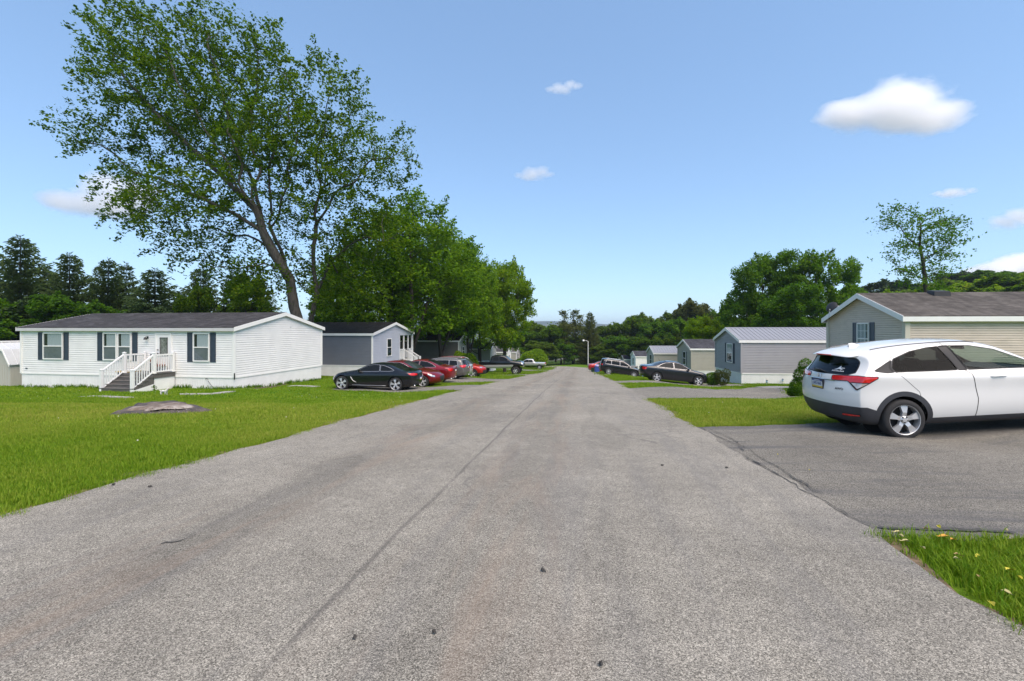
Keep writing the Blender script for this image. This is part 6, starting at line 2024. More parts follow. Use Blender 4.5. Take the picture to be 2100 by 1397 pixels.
COUPE = scaled(SEDAN, 1.015, .955, 1.03, paint='paint_black', spokes='split', rim=.262, R=.352, wheels=(1.0, 3.85),
    top=[(.10, 1.0), (.3, 1.035), (.6, 1.06), (.95, 1.16), (1.35, 1.30), (1.75, 1.37), (2.15, 1.385), (2.5, 1.34), (2.85, 1.20), (3.2, 1.03), (3.4, .96), (3.9, .89), (4.35, .80), (4.6, .68)],
    glass=[('rear', [(1.08, 1.035), (1.30, 1.155), (1.62, 1.255), (1.86, 1.29), (1.82, .995), (1.35, 1.0)]), ('front', [(1.86, .99), (1.90, 1.295), (2.2, 1.305), (2.5, 1.26), (2.85, 1.11), (3.06, .97), (2.6, .965)])],
    doors=[('front', [(1.82, .30), (1.78, .95), (1.80, 1.35), (2.4, 1.36), (3.1, 1.0), (3.25, .66), (3.2, .30)])], handles=[(2.05, .90)], mirror=(2.88, .95),
    screen=[(2.46, 0), (2.46, .48), (3.2, .68), (3.3, 0)], back_xy=[(.75, 0), (.80, .60), (1.68, .46), (1.72, 0)],
    rear_lamps=[('taillight', 'uz', [(.40, .88), (.8, .93), (1.26, .915), (1.12, .83), (.80, .79), (.42, .80)]), ('rear_applique', 'yz', [(0, .48), (.66, .46), (.70, .28), (0, .26)])], plate=(.02, .62))
SUV = dict(L=4.72, W=1.87, R=.36, rim=.25, spokes='ten', wheels=(.98, 3.70), paint='paint_black', tw=.24, ns=18, arch=.40, clad_r=.44, arch_up=.02,
    top=[(.22, 1.62), (.5, 1.69), (1.2, 1.735), (2.0, 1.74), (2.5, 1.70), (2.85, 1.56), (3.2, 1.33), (3.5, 1.14), (3.75, 1.09), (4.2, 1.03), (4.5, .95), (4.64, .86)],
    belt=[(0, 1.06), (1, 1.07), (2, 1.055), (3.4, 1.02), (4.0, .96), (4.72, .78)], bot=[(0, .42), (.4, .29), (.9, .24), (3.6, .24), (4.72, .32)],
    rear=[(.2, .16), (.4, .05), (.6, 0), (.9, .03), (1.1, .06), (1.35, .15), (1.6, .24), (1.62, .22)], front=[(.2, -.12), (.4, -.02), (.6, 0), (.8, -.02), (.95, -.09)],
    plan=[(0, .93), (.3, .97), (.8, 1), (3.7, 1), (4.2, .96), (4.72, .88)], cr=.14, cf=.26, tum=.30, crown=.05,
    pre=[('cladding', 'xz', [(-.2, 0), (-.2, .52), (.6, .42), (1.4, .36), (3.2, .36), (4.0, .42), (5, .46), (5, 0)])],
    glass=[('quarter', [(.55, 1.16), (.62, 1.54), (1.15, 1.58), (1.15, 1.15)]), ('rear', [(1.19, 1.15), (1.19, 1.585), (2.05, 1.60), (2.08, 1.135)]), ('front', [(2.12, 1.135), (2.10, 1.60), (2.5, 1.57), (2.85, 1.42), (3.28, 1.15), (2.8, 1.13)])],
    doors=[('rear', [(2.1, .38), (2.1, 1.65), (1.2, 1.64), (1.12, 1.1), (1.35, .75), (1.45, .38)]), ('front', [(2.1, .38), (2.1, 1.65), (2.6, 1.62), (3.32, 1.15), (3.32, .38)])],
    screen=[(2.6, 0), (2.6, .58), (3.42, .76), (3.5, 0)], back_yz=[(0, 1.14), (.66, 1.15), (.60, 1.52), (0, 1.56)],
    rear_lamps=[('taillight', 'uz', [(.5, 1.08), (1.16, 1.08), (1.14, .96), (.5, .98)])],
    front_lamps=[('headlight', 'fz', [(-3.98, .90), (-3.55, .95), (-3.4, .97), (-3.55, .84), (-3.95, .80)]), ('bumper_trim', 'fz', [(-3.92, .76), (-3.82, .76), (-3.98, .46), (-4.2, .40), (-4.1, .52)]), ('grille', 'yz', [(0, .86), (.5, .86), (.4, .5), (0, .48)])],
    handles=[(1.45, 1.0), (2.4, .98)], mirror=(3.08, 1.10), plate=(.02, .85), trim='trim_chrome', trim_w=.010, rails=(.6, 2.6, .60), rail_mat='trim_chrome', rail_h=.02, exhaust=[])
WAGON = scaled(SUV, 1.02, .875, 1.02, paint='paint_grey', spokes='five', R=.35, clad_r=None, pre=[], trim='trim_chrome',
    rear_lamps=[('taillight', 'uz', [(.42, 1.02), (.9, 1.04), (1.34, 1.0), (1.16, .86), (.86, .84), (.5, .90)])], rail_mat='trim_chrome')
BOXY = scaled(SUV, .89, .925, .97, paint='paint_scarlet', spokes='five', R=.33, rim=.22, clad_r=.40, arch=.375,
    front_lamps=[('headlight', 'fz', [(-3.5, .86), (-3.1, .92), (-2.95, .94), (-3.1, .82), (-3.5, .78)]), ('grille', 'yz', [(0, .62), (.62, .62), (.55, .36), (0, .34)])], trim='seal')
PICKUP = dict(L=6.2, W=2.03, R=.47, rim=.26, spokes='six', wheels=(1.35, 5.25), paint='paint_black', tw=.32, ns=16, arch=.56, arch_up=.05, wheel_in=.10, xs=[2.28, 2.34, 2.40, 2.46],
    top=[(.04, 1.56), (.5, 1.565), (2.27, 1.57), (2.35, 1.72), (2.45, 2.16), (2.7, 2.25), (3.4, 2.29), (3.9, 2.24), (4.3, 2.0), (4.65, 1.68), (4.9, 1.60), (5.5, 1.56), (6.0, 1.48), (6.15, 1.36)],
    belt=[(0, 1.50), (2.2, 1.50), (2.5, 1.53), (4.5, 1.50), (5.2, 1.44), (6.2, 1.24)], bot=[(0, .84), (1, .80), (3, .76), (5.2, .80), (6.2, .86)],
    rear=[(.7, .08), (.9, .0), (1.2, 0), (1.56, .04)], front=[(.7, -.10), (.9, -.01), (1.1, 0), (1.3, -.03), (1.4, -.06)],
    plan=[(0, .97), (.3, .985), (1, 1), (5.2, 1), (5.7, .985), (6.2, .95)], cr=.05, cf=.14, tum=.26, crown=.05,
    pre=[('lower_panel', 'xz', [(.1, .70), (.1, 1.17), (5.0, 1.17), (5.0, .70)]), ('bumper_trim', 'xz', [(5.78, .6), (5.78, 1.0), (6.5, 1.0), (6.5, .6)])],
    glass=[('rear', [(2.62, 1.60), (2.66, 2.06), (3.30, 2.13), (3.34, 1.585)]), ('front', [(3.40, 1.585), (3.37, 2.13), (3.85, 2.09), (4.2, 1.9), (4.52, 1.60)])],
    doors=[('rear', [(2.50, .92), (2.50, 2.18), (3.36, 2.2), (3.36, .92)]), ('front', [(3.36, .92), (3.36, 2.2), (3.9, 2.16), (4.6, 1.62), (4.6, .92)])],
    screen=[(3.98, 0), (3.98, .66), (4.62, .78), (4.70, 0)], back_xy=[(2.30, 0), (2.30, .66), (2.46, .60), (2.46, 0)],
    rear_lamps=[('taillight', 'uz', [(.84, 1.46), (1.14, 1.46), (1.14, 1.08), (.84, 1.08)])],
    front_lamps=[('headlight', 'fz', [(-5.5, 1.40), (-5.0, 1.44), (-5.0, 1.16), (-5.5, 1.12)]), ('grille', 'yz', [(0, 1.38), (.66, 1.38), (.66, 1.08), (0, 1.08)])],
    handles=[(2.75, 1.40), (3.55, 1.40)], mirror=(4.35, 1.58), mirror_mat='black_plastic', plate=None, trim='seal', trim_w=.012, mats={'grille': 'chrome'}, exhaust=[])


def car(S, name, label, X, Y, deg, cat='car', up=0.02):
    z = float(zg(X, Y)) + up
    c, s_ = math.cos(R(deg)), math.sin(R(deg))
    h = S['wheels'][1] - S['wheels'][0]
    za, zb_ = float(zg(X - c * h / 2, Y - s_ * h / 2)), float(zg(X + c * h / 2, Y + s_ * h / 2))
    return build_car(S, name, label, X, Y, (za + zb_) / 2 + up, R(deg), math.atan2(zb_ - za, h), 'cars parked beside the road', cat)


cpe, _sc, _oc, _xc = car(COUPE, 'coupe_car', 'shiny black two-door coupe with silver twin-spoke wheels nearest on the left driveway', -7.1, 23.75, 180 - 8)
car(scaled(SEDAN, 1.06, 1.0, 1.02, paint='paint_red', wheels=(1.02, 3.95)), 'sedan_car', 'dark red sedan facing the road, hidden partly by the black coupe', -6.30, 26.5, -9)
car(scaled(SEDAN, 1.05, 1.0, 1.02, paint='paint_red2', wheels=(1.05, 3.93)), 'sedan_car', 'dark red sedan with its tail to the road, between red and grey cars', -6.05, 29.5, 171)
car(WAGON, 'wagon_car', 'warm grey wagon with its tail to the road, beside the white sedan', -5.45, 33.0, 171)
car(scaled(SEDAN, 1.03, 1.0, 1.0, paint='paint_silver'), 'sedan_car', 'silver white sedan tail squeezed between grey wagon and bright red car', -5.45, 35.6, 171)
car(BOXY, 'compact_car', 'bright red boxy compact facing the road beside the white tail', -4.25, 38.0, -9)
car(PICKUP, 'pickup_truck', 'lifted black pickup with silver lower sides facing the road', -1.4, 53.0, -7, 'truck')
car(scaled(PICKUP, .94, .83, .98, paint='paint_silver', R=.40, arch=.47, pre=[], mats={'grille': 'black_plastic'}, wheels=(1.2, 4.85)), 'pickup_truck', 'small looking silver pickup with its tail to the road, farthest on the left', 3.35, 85.0, 173, 'truck')
dk, _s1, _o1, _x1 = car(SEDAN, 'sedan_car', 'dark blue black sedan with silver wheels parked on the right', 11.0, 31.0, -4)
m = MB().tube([_s1.topz(1.35, 0) + [0, 0, -.01], _s1.topz(1.35, 0) + [-.16, 0, .20]], .008, 5); o = m.build('roof_antenna', MAT['black_plastic'], dk); o.location.x -= _x1
for sg in (1, -1):
    pts = [_sc.side(x, z, sg) for x, z in ((3.36, .70), (3.30, .60), (3.22, .50), (3.12, .44), (3.05, .42))]
    o = MB().tube([p + [0, sg * .006, 0] for p in pts], [.020, .022, .020, .018, .008], 6).build('fender_vent_trim', MAT['trim_chrome'], cpe, True); o.location.x -= _xc
    pts = [_sc.side(x, .275, sg) for x in np.linspace(1.5, 3.3, 9)]
    o = MB().tube([p + [0, sg * .004, 0] for p in pts], .016, 6).build('sill_trim', MAT['trim_chrome'], cpe, True); o.location.x -= _xc
car(SUV, 'crossover_car', 'black crossover with chrome window trim parked beyond the dark sedan', 11.8, 50.0, -4)
car(scaled(SEDAN, 1.0, 1.04, 1.0, paint='paint_scarlet'), 'sedan_car', 'bright red car tail showing left of the black crossover', 13.0, 64.0, -4)
# ------------------------------------------------------------------ porch of the white home
c10, s10 = math.cos(R(10)), math.sin(R(10))


def hw(Lx, q):
    """House coordinates of the white home: Lx metres left of its near corner, q metres in front of its long wall."""
    return (-14.04 - c10 * Lx - s10 * q, 23.0 + s10 * Lx - c10 * q)


po = hw(4.35, .62)
pg = float(zg(*po))
pr = empty('entry_porch', (po[0], po[1], pg), -R(10), 'weathered grey entry deck and steps with white railings at the white home', 'porch')
ZP = lambda z: z + CZ - pg
dk_z = ZP(-2.27)
# local x: right along the wall; local y: away from the camera; the deck spans x -.92..+.92, y -.6..+.58
x0, x1, y0, y1 = -.92, .92, -.60, .57
for i in range(9):
    a = y0 + (y1 - y0) * i / 9
    MB().box(x0 - .03, x1 + .03, a + .004, a + (y1 - y0) / 9 - .004, dk_z - .035, dk_z).build('deck_board', MAT['deckwood'], pr)
for (a, b, c, d) in ((x0, x1, y0, y0 + .04), (x0, x0 + .04, y0 + .04, y1), (x1 - .04, x1, y0 + .04, y1)):
    MB().box(a, b, c, d, dk_z - .24, dk_z - .036).build('deck_skirt_board', MAT['deckwood'], pr)
MB().box(x1 - .06, x1 - .035, y0 + .06, y1, -.4, dk_z - .24).build('deck_side_panel', MAT['white_skirt'], pr)
MB().box(x0 + .035, x0 + .06, y0 + .06, y1, -.4, dk_z - .24).build('deck_side_panel', MAT['white_skirt'], pr)
ns, run = 4, .27
g0 = float(zg(*hw(4.35, 2.3))) - pg
rise = (dk_z - g0) / (ns + 1)
for k in range(ns):
    yb = y0 - run * k
    z = dk_z - rise * (k + 1)
    for h_ in (0, 1):
        MB().box(x0 - .02, x1 + .02, yb - run * (.5 + .5 * h_) - .012, yb - run * .5 * h_ - .004, z - .036, z).build('step_tread', MAT['deckwood'], pr)
    MB().box(x0 + .04, x1 - .04, yb - run, yb - run + .022, z - rise + .002, z - .037).build('step_riser', MAT['deckwood'], pr)
MB().box(x0 + .04, x1 - .04, y0 - .02, y0 + .0, dk_z - rise, dk_z - .037).build('step_riser', MAT['deckwood'], pr)
for x in (x0 + .01, x1 - .05):
    yy = y0 - run * ns
    MB().hexa([(x, yy, g0 - .1), (x + .04, yy, g0 - .1), (x + .04, y0, dk_z - rise - .36), (x, y0, dk_z - rise - .36), (x, yy, g0 + rise * .7), (x + .04, yy, g0 + rise * .7), (x + .04, y0, dk_z - .05), (x, y0, dk_z - .05)]).build('stair_stringer', MAT['deckwood'], pr)
MB().add([(x1 + .002, y0 - run * ns - .1, g0 - .2), (x1 + .002, y0, g0 - .2), (x1 + .002, y0, dk_z - rise - .36), (x1 + .002, y0 - run * ns - .1, g0 + .02)] + [(x1 + .012, y0 - run * ns - .1, g0 - .2), (x1 + .012, y0, g0 - .2), (x1 + .012, y0, dk_z - rise - .36), (x1 + .012, y0 - run * ns - .1, g0 + .02)],
         [(0, 1, 2, 3), (4, 7, 6, 5), (2, 6, 7, 3), (0, 3, 7, 4), (1, 5, 6, 2)]).build('stair_side_panel', MAT['white_skirt'], pr)


def newel(x, y, zb, zt):
    m = MB(); m.box(x - .055, x + .055, y - .055, y + .055, zb, zt)
    m.box(x - .075, x + .075, y - .075, y + .075, zb, zb + .05)
    m.box(x - .07, x + .07, y - .07, y + .07, zt, zt + .025)
    m.add([(x - .06, y - .06, zt + .025), (x + .06, y - .06, zt + .025), (x + .06, y + .06, zt + .025), (x - .06, y + .06, zt + .025), (x, y, zt + .06)], [(0, 1, 4), (1, 2, 4), (2, 3, 4), (3, 0, 4)])
    m.build('newel_post', MAT['white_pvc'], pr)


yb_ = y0 - run * ns + .05
for x in (x0 + .05, x1 - .05):
    newel(x, y0 + .05, dk_z, dk_z + 1.0); newel(x, y1 - .08, dk_z, dk_z + .98); newel(x, yb_, g0 - .05, g0 + 1.0)
balm = MB().box(-.017, .017, -.017, .017, 0, .80).mesh('baluster', MAT['white_pvc'])


def rail(p, q, n, slope=False):
    p, q = np.array(p), np.array(q)
    for dz, hw_ in ((.90, .04), (.08, .03)):
        a, b = p + [0, 0, dz], q + [0, 0, dz]
        d = (b - a); d = d / np.linalg.norm(d); sd = np.cross(d, (0, 0, 1)); sd = sd / np.linalg.norm(sd) * hw_ * .8; up = np.array([0, 0, hw_])
        MB().hexa([a - sd - up, a + sd - up, b + sd - up, b - sd - up, a - sd + up, a + sd + up, b + sd + up, b - sd + up]).build('handrail' if dz > .5 else 'bottom_rail', MAT['white_pvc'], pr)
    for k in range(n):
        c = p + (q - p) * ((k + .5) / n)
        put('baluster', balm, pr, loc=(c[0], c[1], c[2] + .09))


for x in (x0 + .05, x1 - .05):
    rail((x, y0 + .0, dk_z), (x, yb_ + .05, g0 + .06), 8)
    rail((x, y0 + .10, dk_z), (x, y1 - .13, dk_z), 7)

# things on and beside the porch
bx_ = hw(5.85, .42)
bin_ = empty('storage_tub', gp(*bx_), -R(10), 'dark blue tub with a yellow board lying on top, left of the porch steps', 'tub')
MAT['tub_blue'] = M('dark_blue_plastic', (.012, .016, .035), .5)
MAT['board_yellow'] = M('yellow_wood_board', (.55, .36, .10), .6, var=.2, stretch=(1, 8, 8))
m = MB(); m.hexa([(-.36, -.22, .0), (.36, -.22, 0), (.36, .22, 0), (-.36, .22, 0), (-.42, -.27, .90), (.42, -.27, .90), (.42, .27, .90), (-.42, .27, .90)]); m.build('tub_body', MAT['tub_blue'], bin_)
for k in range(3): MB().box(-.47, .47, -.30 + .2 * k, -.12 + .2 * k, .905, .955).build('board', MAT['board_yellow'], bin_)
cp = hw(4.25, .35)
cz = CZ - 2.27
ch = empty('camp_chair', (cp[0], cp[1], cz), R(40), 'black and rust red folding chair leaning on the porch deck', 'chair')
MAT['rust'] = M('rust_red_cloth', (.20, .055, .035), .8, var=.2)
m = MB(); m.hexa([(-.05, -.25, .28), (.38, -.25, .30), (.38, .25, .30), (-.05, .25, .28), (-.05, -.25, .36), (.38, -.25, .36), (.38, .25, .36), (-.05, .25, .36)]); m.build('seat', MAT['rust'], ch)
m = MB(); m.hexa([(-.04, -.25, .36), (.05, -.25, .36), (.05, .25, .36), (-.04, .25, .36), (-.26, -.22, .92), (-.18, -.22, .94), (-.18, .22, .94), (-.26, .22, .92)])
me = m.mesh('backrest', MAT['black_plastic']); bm = bmesh.new(); bm.from_mesh(me); bmesh.ops.bevel(bm, geom=bm.edges, offset=.03, segments=2, affect='EDGES'); bm.to_mesh(me); bm.free(); put('backrest', me, ch)
for a in (-.23, .23):
    for b in ((0, .34), (.34, 0)): MB().tube([(b[0], a, 0), (b[1], a, .32)], .014, 6).build('leg', MAT['black_metal'], ch)
bp_ = hw(4.62, .22)
ball_ = MB().lathe([(0.001, -.12)] + [(.12 * math.sin(a), -.12 * math.cos(a)) for a in np.linspace(.2, 2.94, 12)] + [(0.001, .12)], 18).mesh('ball', M('orange_brown_ball', (.26, .09, .045), .6), True)
put_ball = put('ball', ball_, None, (bp_[0], bp_[1], cz + .55)); tag(put_ball, 'orange brown ball sitting on a black planter beside the folding chair', 'ball')
plp = MB().lathe([(.0, 0), (.11, 0), (.15, .44), (.13, .44), (.12, .38), (0, .38)], 16).mesh('planter', MAT['black_plastic'], True)
tag(put('planter', plp, None, (bp_[0], bp_[1], cz)), 'small black planter under the orange ball on the porch', 'planter')

# --- small white dog on the lawn
dg = G(336, 811)
dog = empty('dog', tuple(dg), R(-12), 'small white dog standing on the lawn right of the porch steps, tail out', 'dog')
dog.scale = (.58, .58, .58)
verts = [(0, 0, .30), (.14, 0, .31), (.24, 0, .34), (.31, 0, .43), (.37, 0, .47), (.45, 0, .445), (-.14, 0, .31), (-.22, 0, .30), (-.30, 0, .33), (-.40, 0, .37),
         (.20, .06, .22), (.21, .065, .10), (.20, .065, .0), (.225, .065, -.0), (.20, -.06, .22), (.17, -.065, .10), (.15, -.065, .0), (.175, -.065, 0),
         (-.20, .065, .20), (-.25, .07, .11), (-.23, .07, .0), (-.20, .07, 0), (-.18, -.065, .20), (-.16, -.07, .10), (-.18, -.07, .0), (-.15, -.07, 0), (.355, .045, .53), (.35, .06, .57), (.355, -.045, .53), (.35, -.06, .57)]
edges = [(0, 1), (1, 2), (2, 3), (3, 4), (4, 5), (0, 6), (6, 7), (7, 8), (8, 9), (2, 10), (10, 11), (11, 12), (12, 13), (2, 14), (14, 15), (15, 16), (16, 17), (7, 18), (18, 19), (19, 20), (20, 21), (7, 22), (22, 23), (23, 24), (24, 25), (4, 26), (26, 27), (4, 28), (28, 29)]
rad = [.085, .095, .09, .06, .062, .028, .075, .08, .022, .012, .042, .026, .022, .018, .042, .026, .022, .018, .048, .026, .022, .018, .048, .026, .022, .018, .022, .008, .022, .008]
me = bpy.data.meshes.new('coat'); me.from_pydata(verts, edges, [])
o = bpy.data.objects.new('coat_cage', me); COL.objects.link(o)
o.modifiers.new('k', 'SKIN'); sv = me.skin_vertices[0].data
for v, r0 in zip(sv, rad): v.radius = (r0, r0)
sv[0].use_root = True
sb = o.modifiers.new('s', 'SUBSURF'); sb.levels = sb.render_levels = 2
me2 = bpy.data.meshes.new_from_object(o.evaluated_get(bpy.context.evaluated_depsgraph_get()))
bpy.data.objects.remove(o)
t = NT('white_dog_coat'); t.set(Base_Color=t.mix(t.ramp(t.noise(t.coord('Object'), 5, 2), [(.56, 0.0), (.6, 1.0)]), (.68, .66, .63), (.30, .26, .23)), Roughness=.9)
me2.materials.clear(); me2.materials.append(t.m)
me2.polygons.foreach_set('use_smooth', np.ones(len(me2.polygons), dtype=bool))
put('body', me2, dog)
m = MB()
for s_ in (.032, -.032): m.lathe([(0.001, -.011), (.011, 0), (.001, .011)], 8, 'z', (.41, s_, .487))
m.build('eye', MAT['black_plastic'], dog)
MB().lathe([(0.001, -.016), (.016, 0), (.001, .016)], 8, 'x', (.468, 0, .448)).build('nose', MAT['black_plastic'], dog)

# --- old tree stump, cut low, bark and sawdust
sp_ = G(330, 846)
sg0 = float(zg(sp_[0], sp_[1]))
r_ = np.random.default_rng(12)
na, nr = 40, 11
V, Q = [], []
for i in range(nr):
    f = i / (nr - 1)
    for k in range(na):
        a = 2 * math.pi * k / na
        rad_ = (1.06 + .16 * math.sin(3 * a + 1) + .10 * math.sin(5 * a) + .05 * math.sin(9 * a)) * (1 - .999 * f if f > .5 else 1 - .72 * f)
        hgt = .24 * min(1, f / .42) * (.82 + .18 * math.cos(a - 2.6)) + (.008 * r_.normal() if 0 < f < .95 else 0) + (.012 * math.sin(7 * a) if f > .45 else 0)
        if f < .5: hgt += .015 * math.sin(11 * a) * (f > 0)
        V.append((rad_ * math.cos(a) * 1.05, rad_ * math.sin(a) * .85, hgt - .05))
for i in range(nr - 1):
    for k in range(na): Q.append((i * na + k, i * na + (k + 1) % na, (i + 1) * na + (k + 1) % na, (i + 1) * na + k))
V, Q = np.array(V), np.array(Q)
t = NT('stump_bark_and_rot'); sz = t.n('SeparateXYZ'); t.l(t.coord('Object'), sz.inputs[0])
nz = t.noise(t.coord('Object', (1, 1, 3)), 3.0, 6, .7)
side_c = t.mix(t.ramp(nz, [(.4, 0.0), (.6, 1.0)]), (.040, .037, .042), (.10, .085, .072))
t.set(Base_Color=side_c, Roughness=.95); t.bump(nz, .9, .05)
stump = empty('tree_stump', (sp_[0], sp_[1], sg0), R(-8), 'wide low tree stump with pale cut top and sawdust on the front lawn', 'tree stump')
put('bark_flare', mesh_np('bark_flare', V, Q, t.m, True), stump)
t2 = NT('cut_wood_and_sawdust'); n2 = t2.noise(t2.coord('Object'), 2.6, 6, .7, .4)
t2.set(Base_Color=t2.ramp(n2, [(.36, (.09, .07, .058)), (.5, (.165, .130, .105)), (.66, (.31, .285, .26))]), Roughness=.95); t2.bump(n2, .7, .03)
Vt = []
for i in range(7):
    f = 1 - i / 6
    for k in range(na):
        a = 2 * math.pi * k / na
        rad_ = (.60 + .09 * math.sin(3 * a + 1) + .06 * math.sin(5 * a) + .03 * math.sin(9 * a)) * f
        Vt.append((rad_ * math.cos(a) * 1.05, rad_ * math.sin(a) * .85, .185 + .018 * math.sin(4 * a + f * 5) * f + .02 * (1 - f) - (.05 if i == 0 else 0)))
Qt = np.array([(i * na + k, i * na + (k + 1) % na, (i + 1) * na + (k + 1) % na, (i + 1) * na + k) for i in range(6) for k in range(na)])
put('cut_face', mesh_np('cut_face', np.array(Vt), Qt, t2.m, True), stump)
V = []
for i in range(150):
    a, d_ = r_.uniform(-1.2, .9), r_.uniform(.55, 1.25)
    x, y = d_ * math.cos(a), d_ * math.sin(a) * .85 - .15
    z = float(zg(sp_[0] + x, sp_[1] + y)) - sg0 + .03 + max(0, .15 - .12 * (d_ - .4))
    s_ = r_.uniform(.012, .035); b_ = r_.uniform(0, 6.28)
    c_, q_ = math.cos(b_) * s_, math.sin(b_) * s_
    V += [(x - c_, y - q_, z), (x + q_ * .4, y - c_ * .4, z + .012), (x + c_, y + q_, z + .008), (x - q_ * .4, y + c_ * .4, z + .012)]
tag(put('wood_chips', mesh_np('wood_chips', np.array(V), np.arange(len(V)).reshape(-1, 4), t2.m), stump), kind='stuff')

# --- black sacks and a wheelbarrow-like tub by the shed
q = np.array(gp(*pw(52, 700, 28.2)[:2]))
sb_ = empty('wheelbarrow', (q[0], q[1], q[2]), R(65), 'black wheelbarrow tub parked against the shed beside the white home', 'wheelbarrow')
m = MB(); m.hexa([(-.35, -.25, .22), (.35, -.25, .22), (.35, .25, .22), (-.35, .25, .22), (-.52, -.34, .56), (.55, -.34, .50), (.55, .34, .50), (-.52, .34, .56)]); m.build('tray', MAT['black_plastic'], sb_)
MB().lathe([(.10, -.05), (.2, -.05), (.22, 0), (.2, .05), (.10, .05)], 16, 'y', (.55, 0, .21)).build('wheel', MAT['tyre'], sb_)
for s_ in (-.22, .22):
    MB().tube([(.55, s_ * .3, .21), (-.2, s_, .24), (-.95, s_ * 1.2, .62)], .022, 6).build('handle', MAT['steel'], sb_)
    MB().tube([(-.25, s_, .22), (-.35, s_, .0)], .02, 6).build('leg', MAT['black_metal'], sb_)

# --- street lamp
lp_ = np.array([1206, 752.5]); LDp = 100.0
lx_, ly_ = (1206 - CX) / F * LDp, LDp
la = empty('street_lamp', gp(lx_, ly_), 0, 'white street lamp with short curved arm at the road bend', 'street lamp')
hgt = pw(0, 700, LDp)[2] - float(zg(lx_, ly_))
MAT['lamp_post'] = M('pale_lamp_post', (.58, .57, .54), .5)
MB().tube([(0, 0, -.3), (0, 0, hgt * .5), (0, 0, hgt)], [.11, .10, .085], 10).build('pole', MAT['lamp_post'], la)
MB().tube([(.1, 0, hgt - .12), (-.4, 0, hgt + .14), (-.95, 0, hgt + .22)], [.05, .045, .04], 8).build('arm', MAT['lamp_post'], la)
MB().lathe([(.001, .16), (.12, .14), (.20, .02), (.24, -.10), (.17, -.22), (.001, -.26)], 14, 'z', (-1.02, 0, hgt + .20)).build('lamp_head', MAT['white_trim'], la, True)

# --- far bits by the right kerb
for px, py, D, nm, col, w, h, lab in [(1216.5, 766, 61, 'recycling_bin', (.012, .05, .03), .55, .62, 'dark green recycling bin on the verge in front of the red tail'), (1224, 765, 60, 'recycling_bin', (.03, .07, .32), .62, .74, 'blue recycling bin heaped with bags beside the black crossover')]:
    x = (px - CX) / F * D
    b = empty(nm, gp(x, D), R(10), lab, 'bin')
    m = MB(); m.hexa([(-w * .42, -w * .34, 0), (w * .42, -w * .34, 0), (w * .42, w * .34, 0), (-w * .42, w * .34, 0), (-w * .5, -w * .4, h), (w * .5, -w * .4, h), (w * .5, w * .4, h), (-w * .5, w * .4, h)])
    mt = M(nm + '_plastic', col, .5)
    m.build('bin_body', mt, b)
    MB().box(-w * .54, w * .54, -w * .44, w * .44, h - .05, h + .0).build('rim', mt, b)
    if 'blue' in lab:
        MB().lathe([(.001, h - .05), (.26, h), (.28, h + .16), (.14, h + .28), (.001, h + .3)], 12).build('bag', M('lilac_bag', (.34, .32, .62), .5), b, True)
x = (1300.5 - CX) / F * 80
u = empty('outdoor_unit', gp(x, 80), R(-5), 'grey box with two dark round openings in front of the small white home', 'outdoor unit')
MB().box(-.62, .62, -.2, .2, .1, 1.15).build('casing', MAT['sid_grey'], u)
for k in (.30, .78): MB().lathe([(.001, -.22), (.17, -.22), (.2, -.20), (.2, -.19)], 16, 'y', (.28, 0, k)).build('fan_opening', MAT['black_plastic'], u)
for k in (-.5, .5): MB().box(k - .05, k + .05, -.2, .2, -.1, .1).build('foot', MAT['black_plastic'], u)
x = (1322.5 - CX) / F * 58
pb = empty('barrel_planter', gp(x, 58), 0, 'brown half barrel planter behind the tail of the dark sedan', 'planter')
MB().lathe([(.001, 0), (.27, 0), (.33, .3), (.32, .95), (.27, .95), (.26, .85), (.001, .85)], 16).build('barrel', M('brown_barrel', (.10, .065, .045), .8), pb, True)
MB().lathe([(.335, .24), (.345, .24), (.345, .30), (.335, .30)], 16).build('hoop', MAT['black_metal'], pb, True)
for px, py, lab in [(1572.5, 791, 'small blue white solar light on the grass, left one of two by the grey home'), (1605, 788, 'small blue white solar light on the grass, right one of two by the grey home')]:
    g_ = G(px, py)
    s = empty('solar_light', tuple(g_), 0, lab, 'garden light')
    MB().tube([(0, 0, -.05), (0, 0, .22)], .012, 6).build('stake', MAT['steel'], s)
    MB().lathe([(.001, .18), (.05, .19), (.06, .30), (.04, .34), (.001, .35)], 12).build('lamp_globe', M('pale_blue_plastic', (.45, .6, .72), .3), s, True)
    MB().lathe([(.075, .34), (.06, .37), (.001, .38)], 12).build('solar_cap', MAT['black_plastic'], s, True)

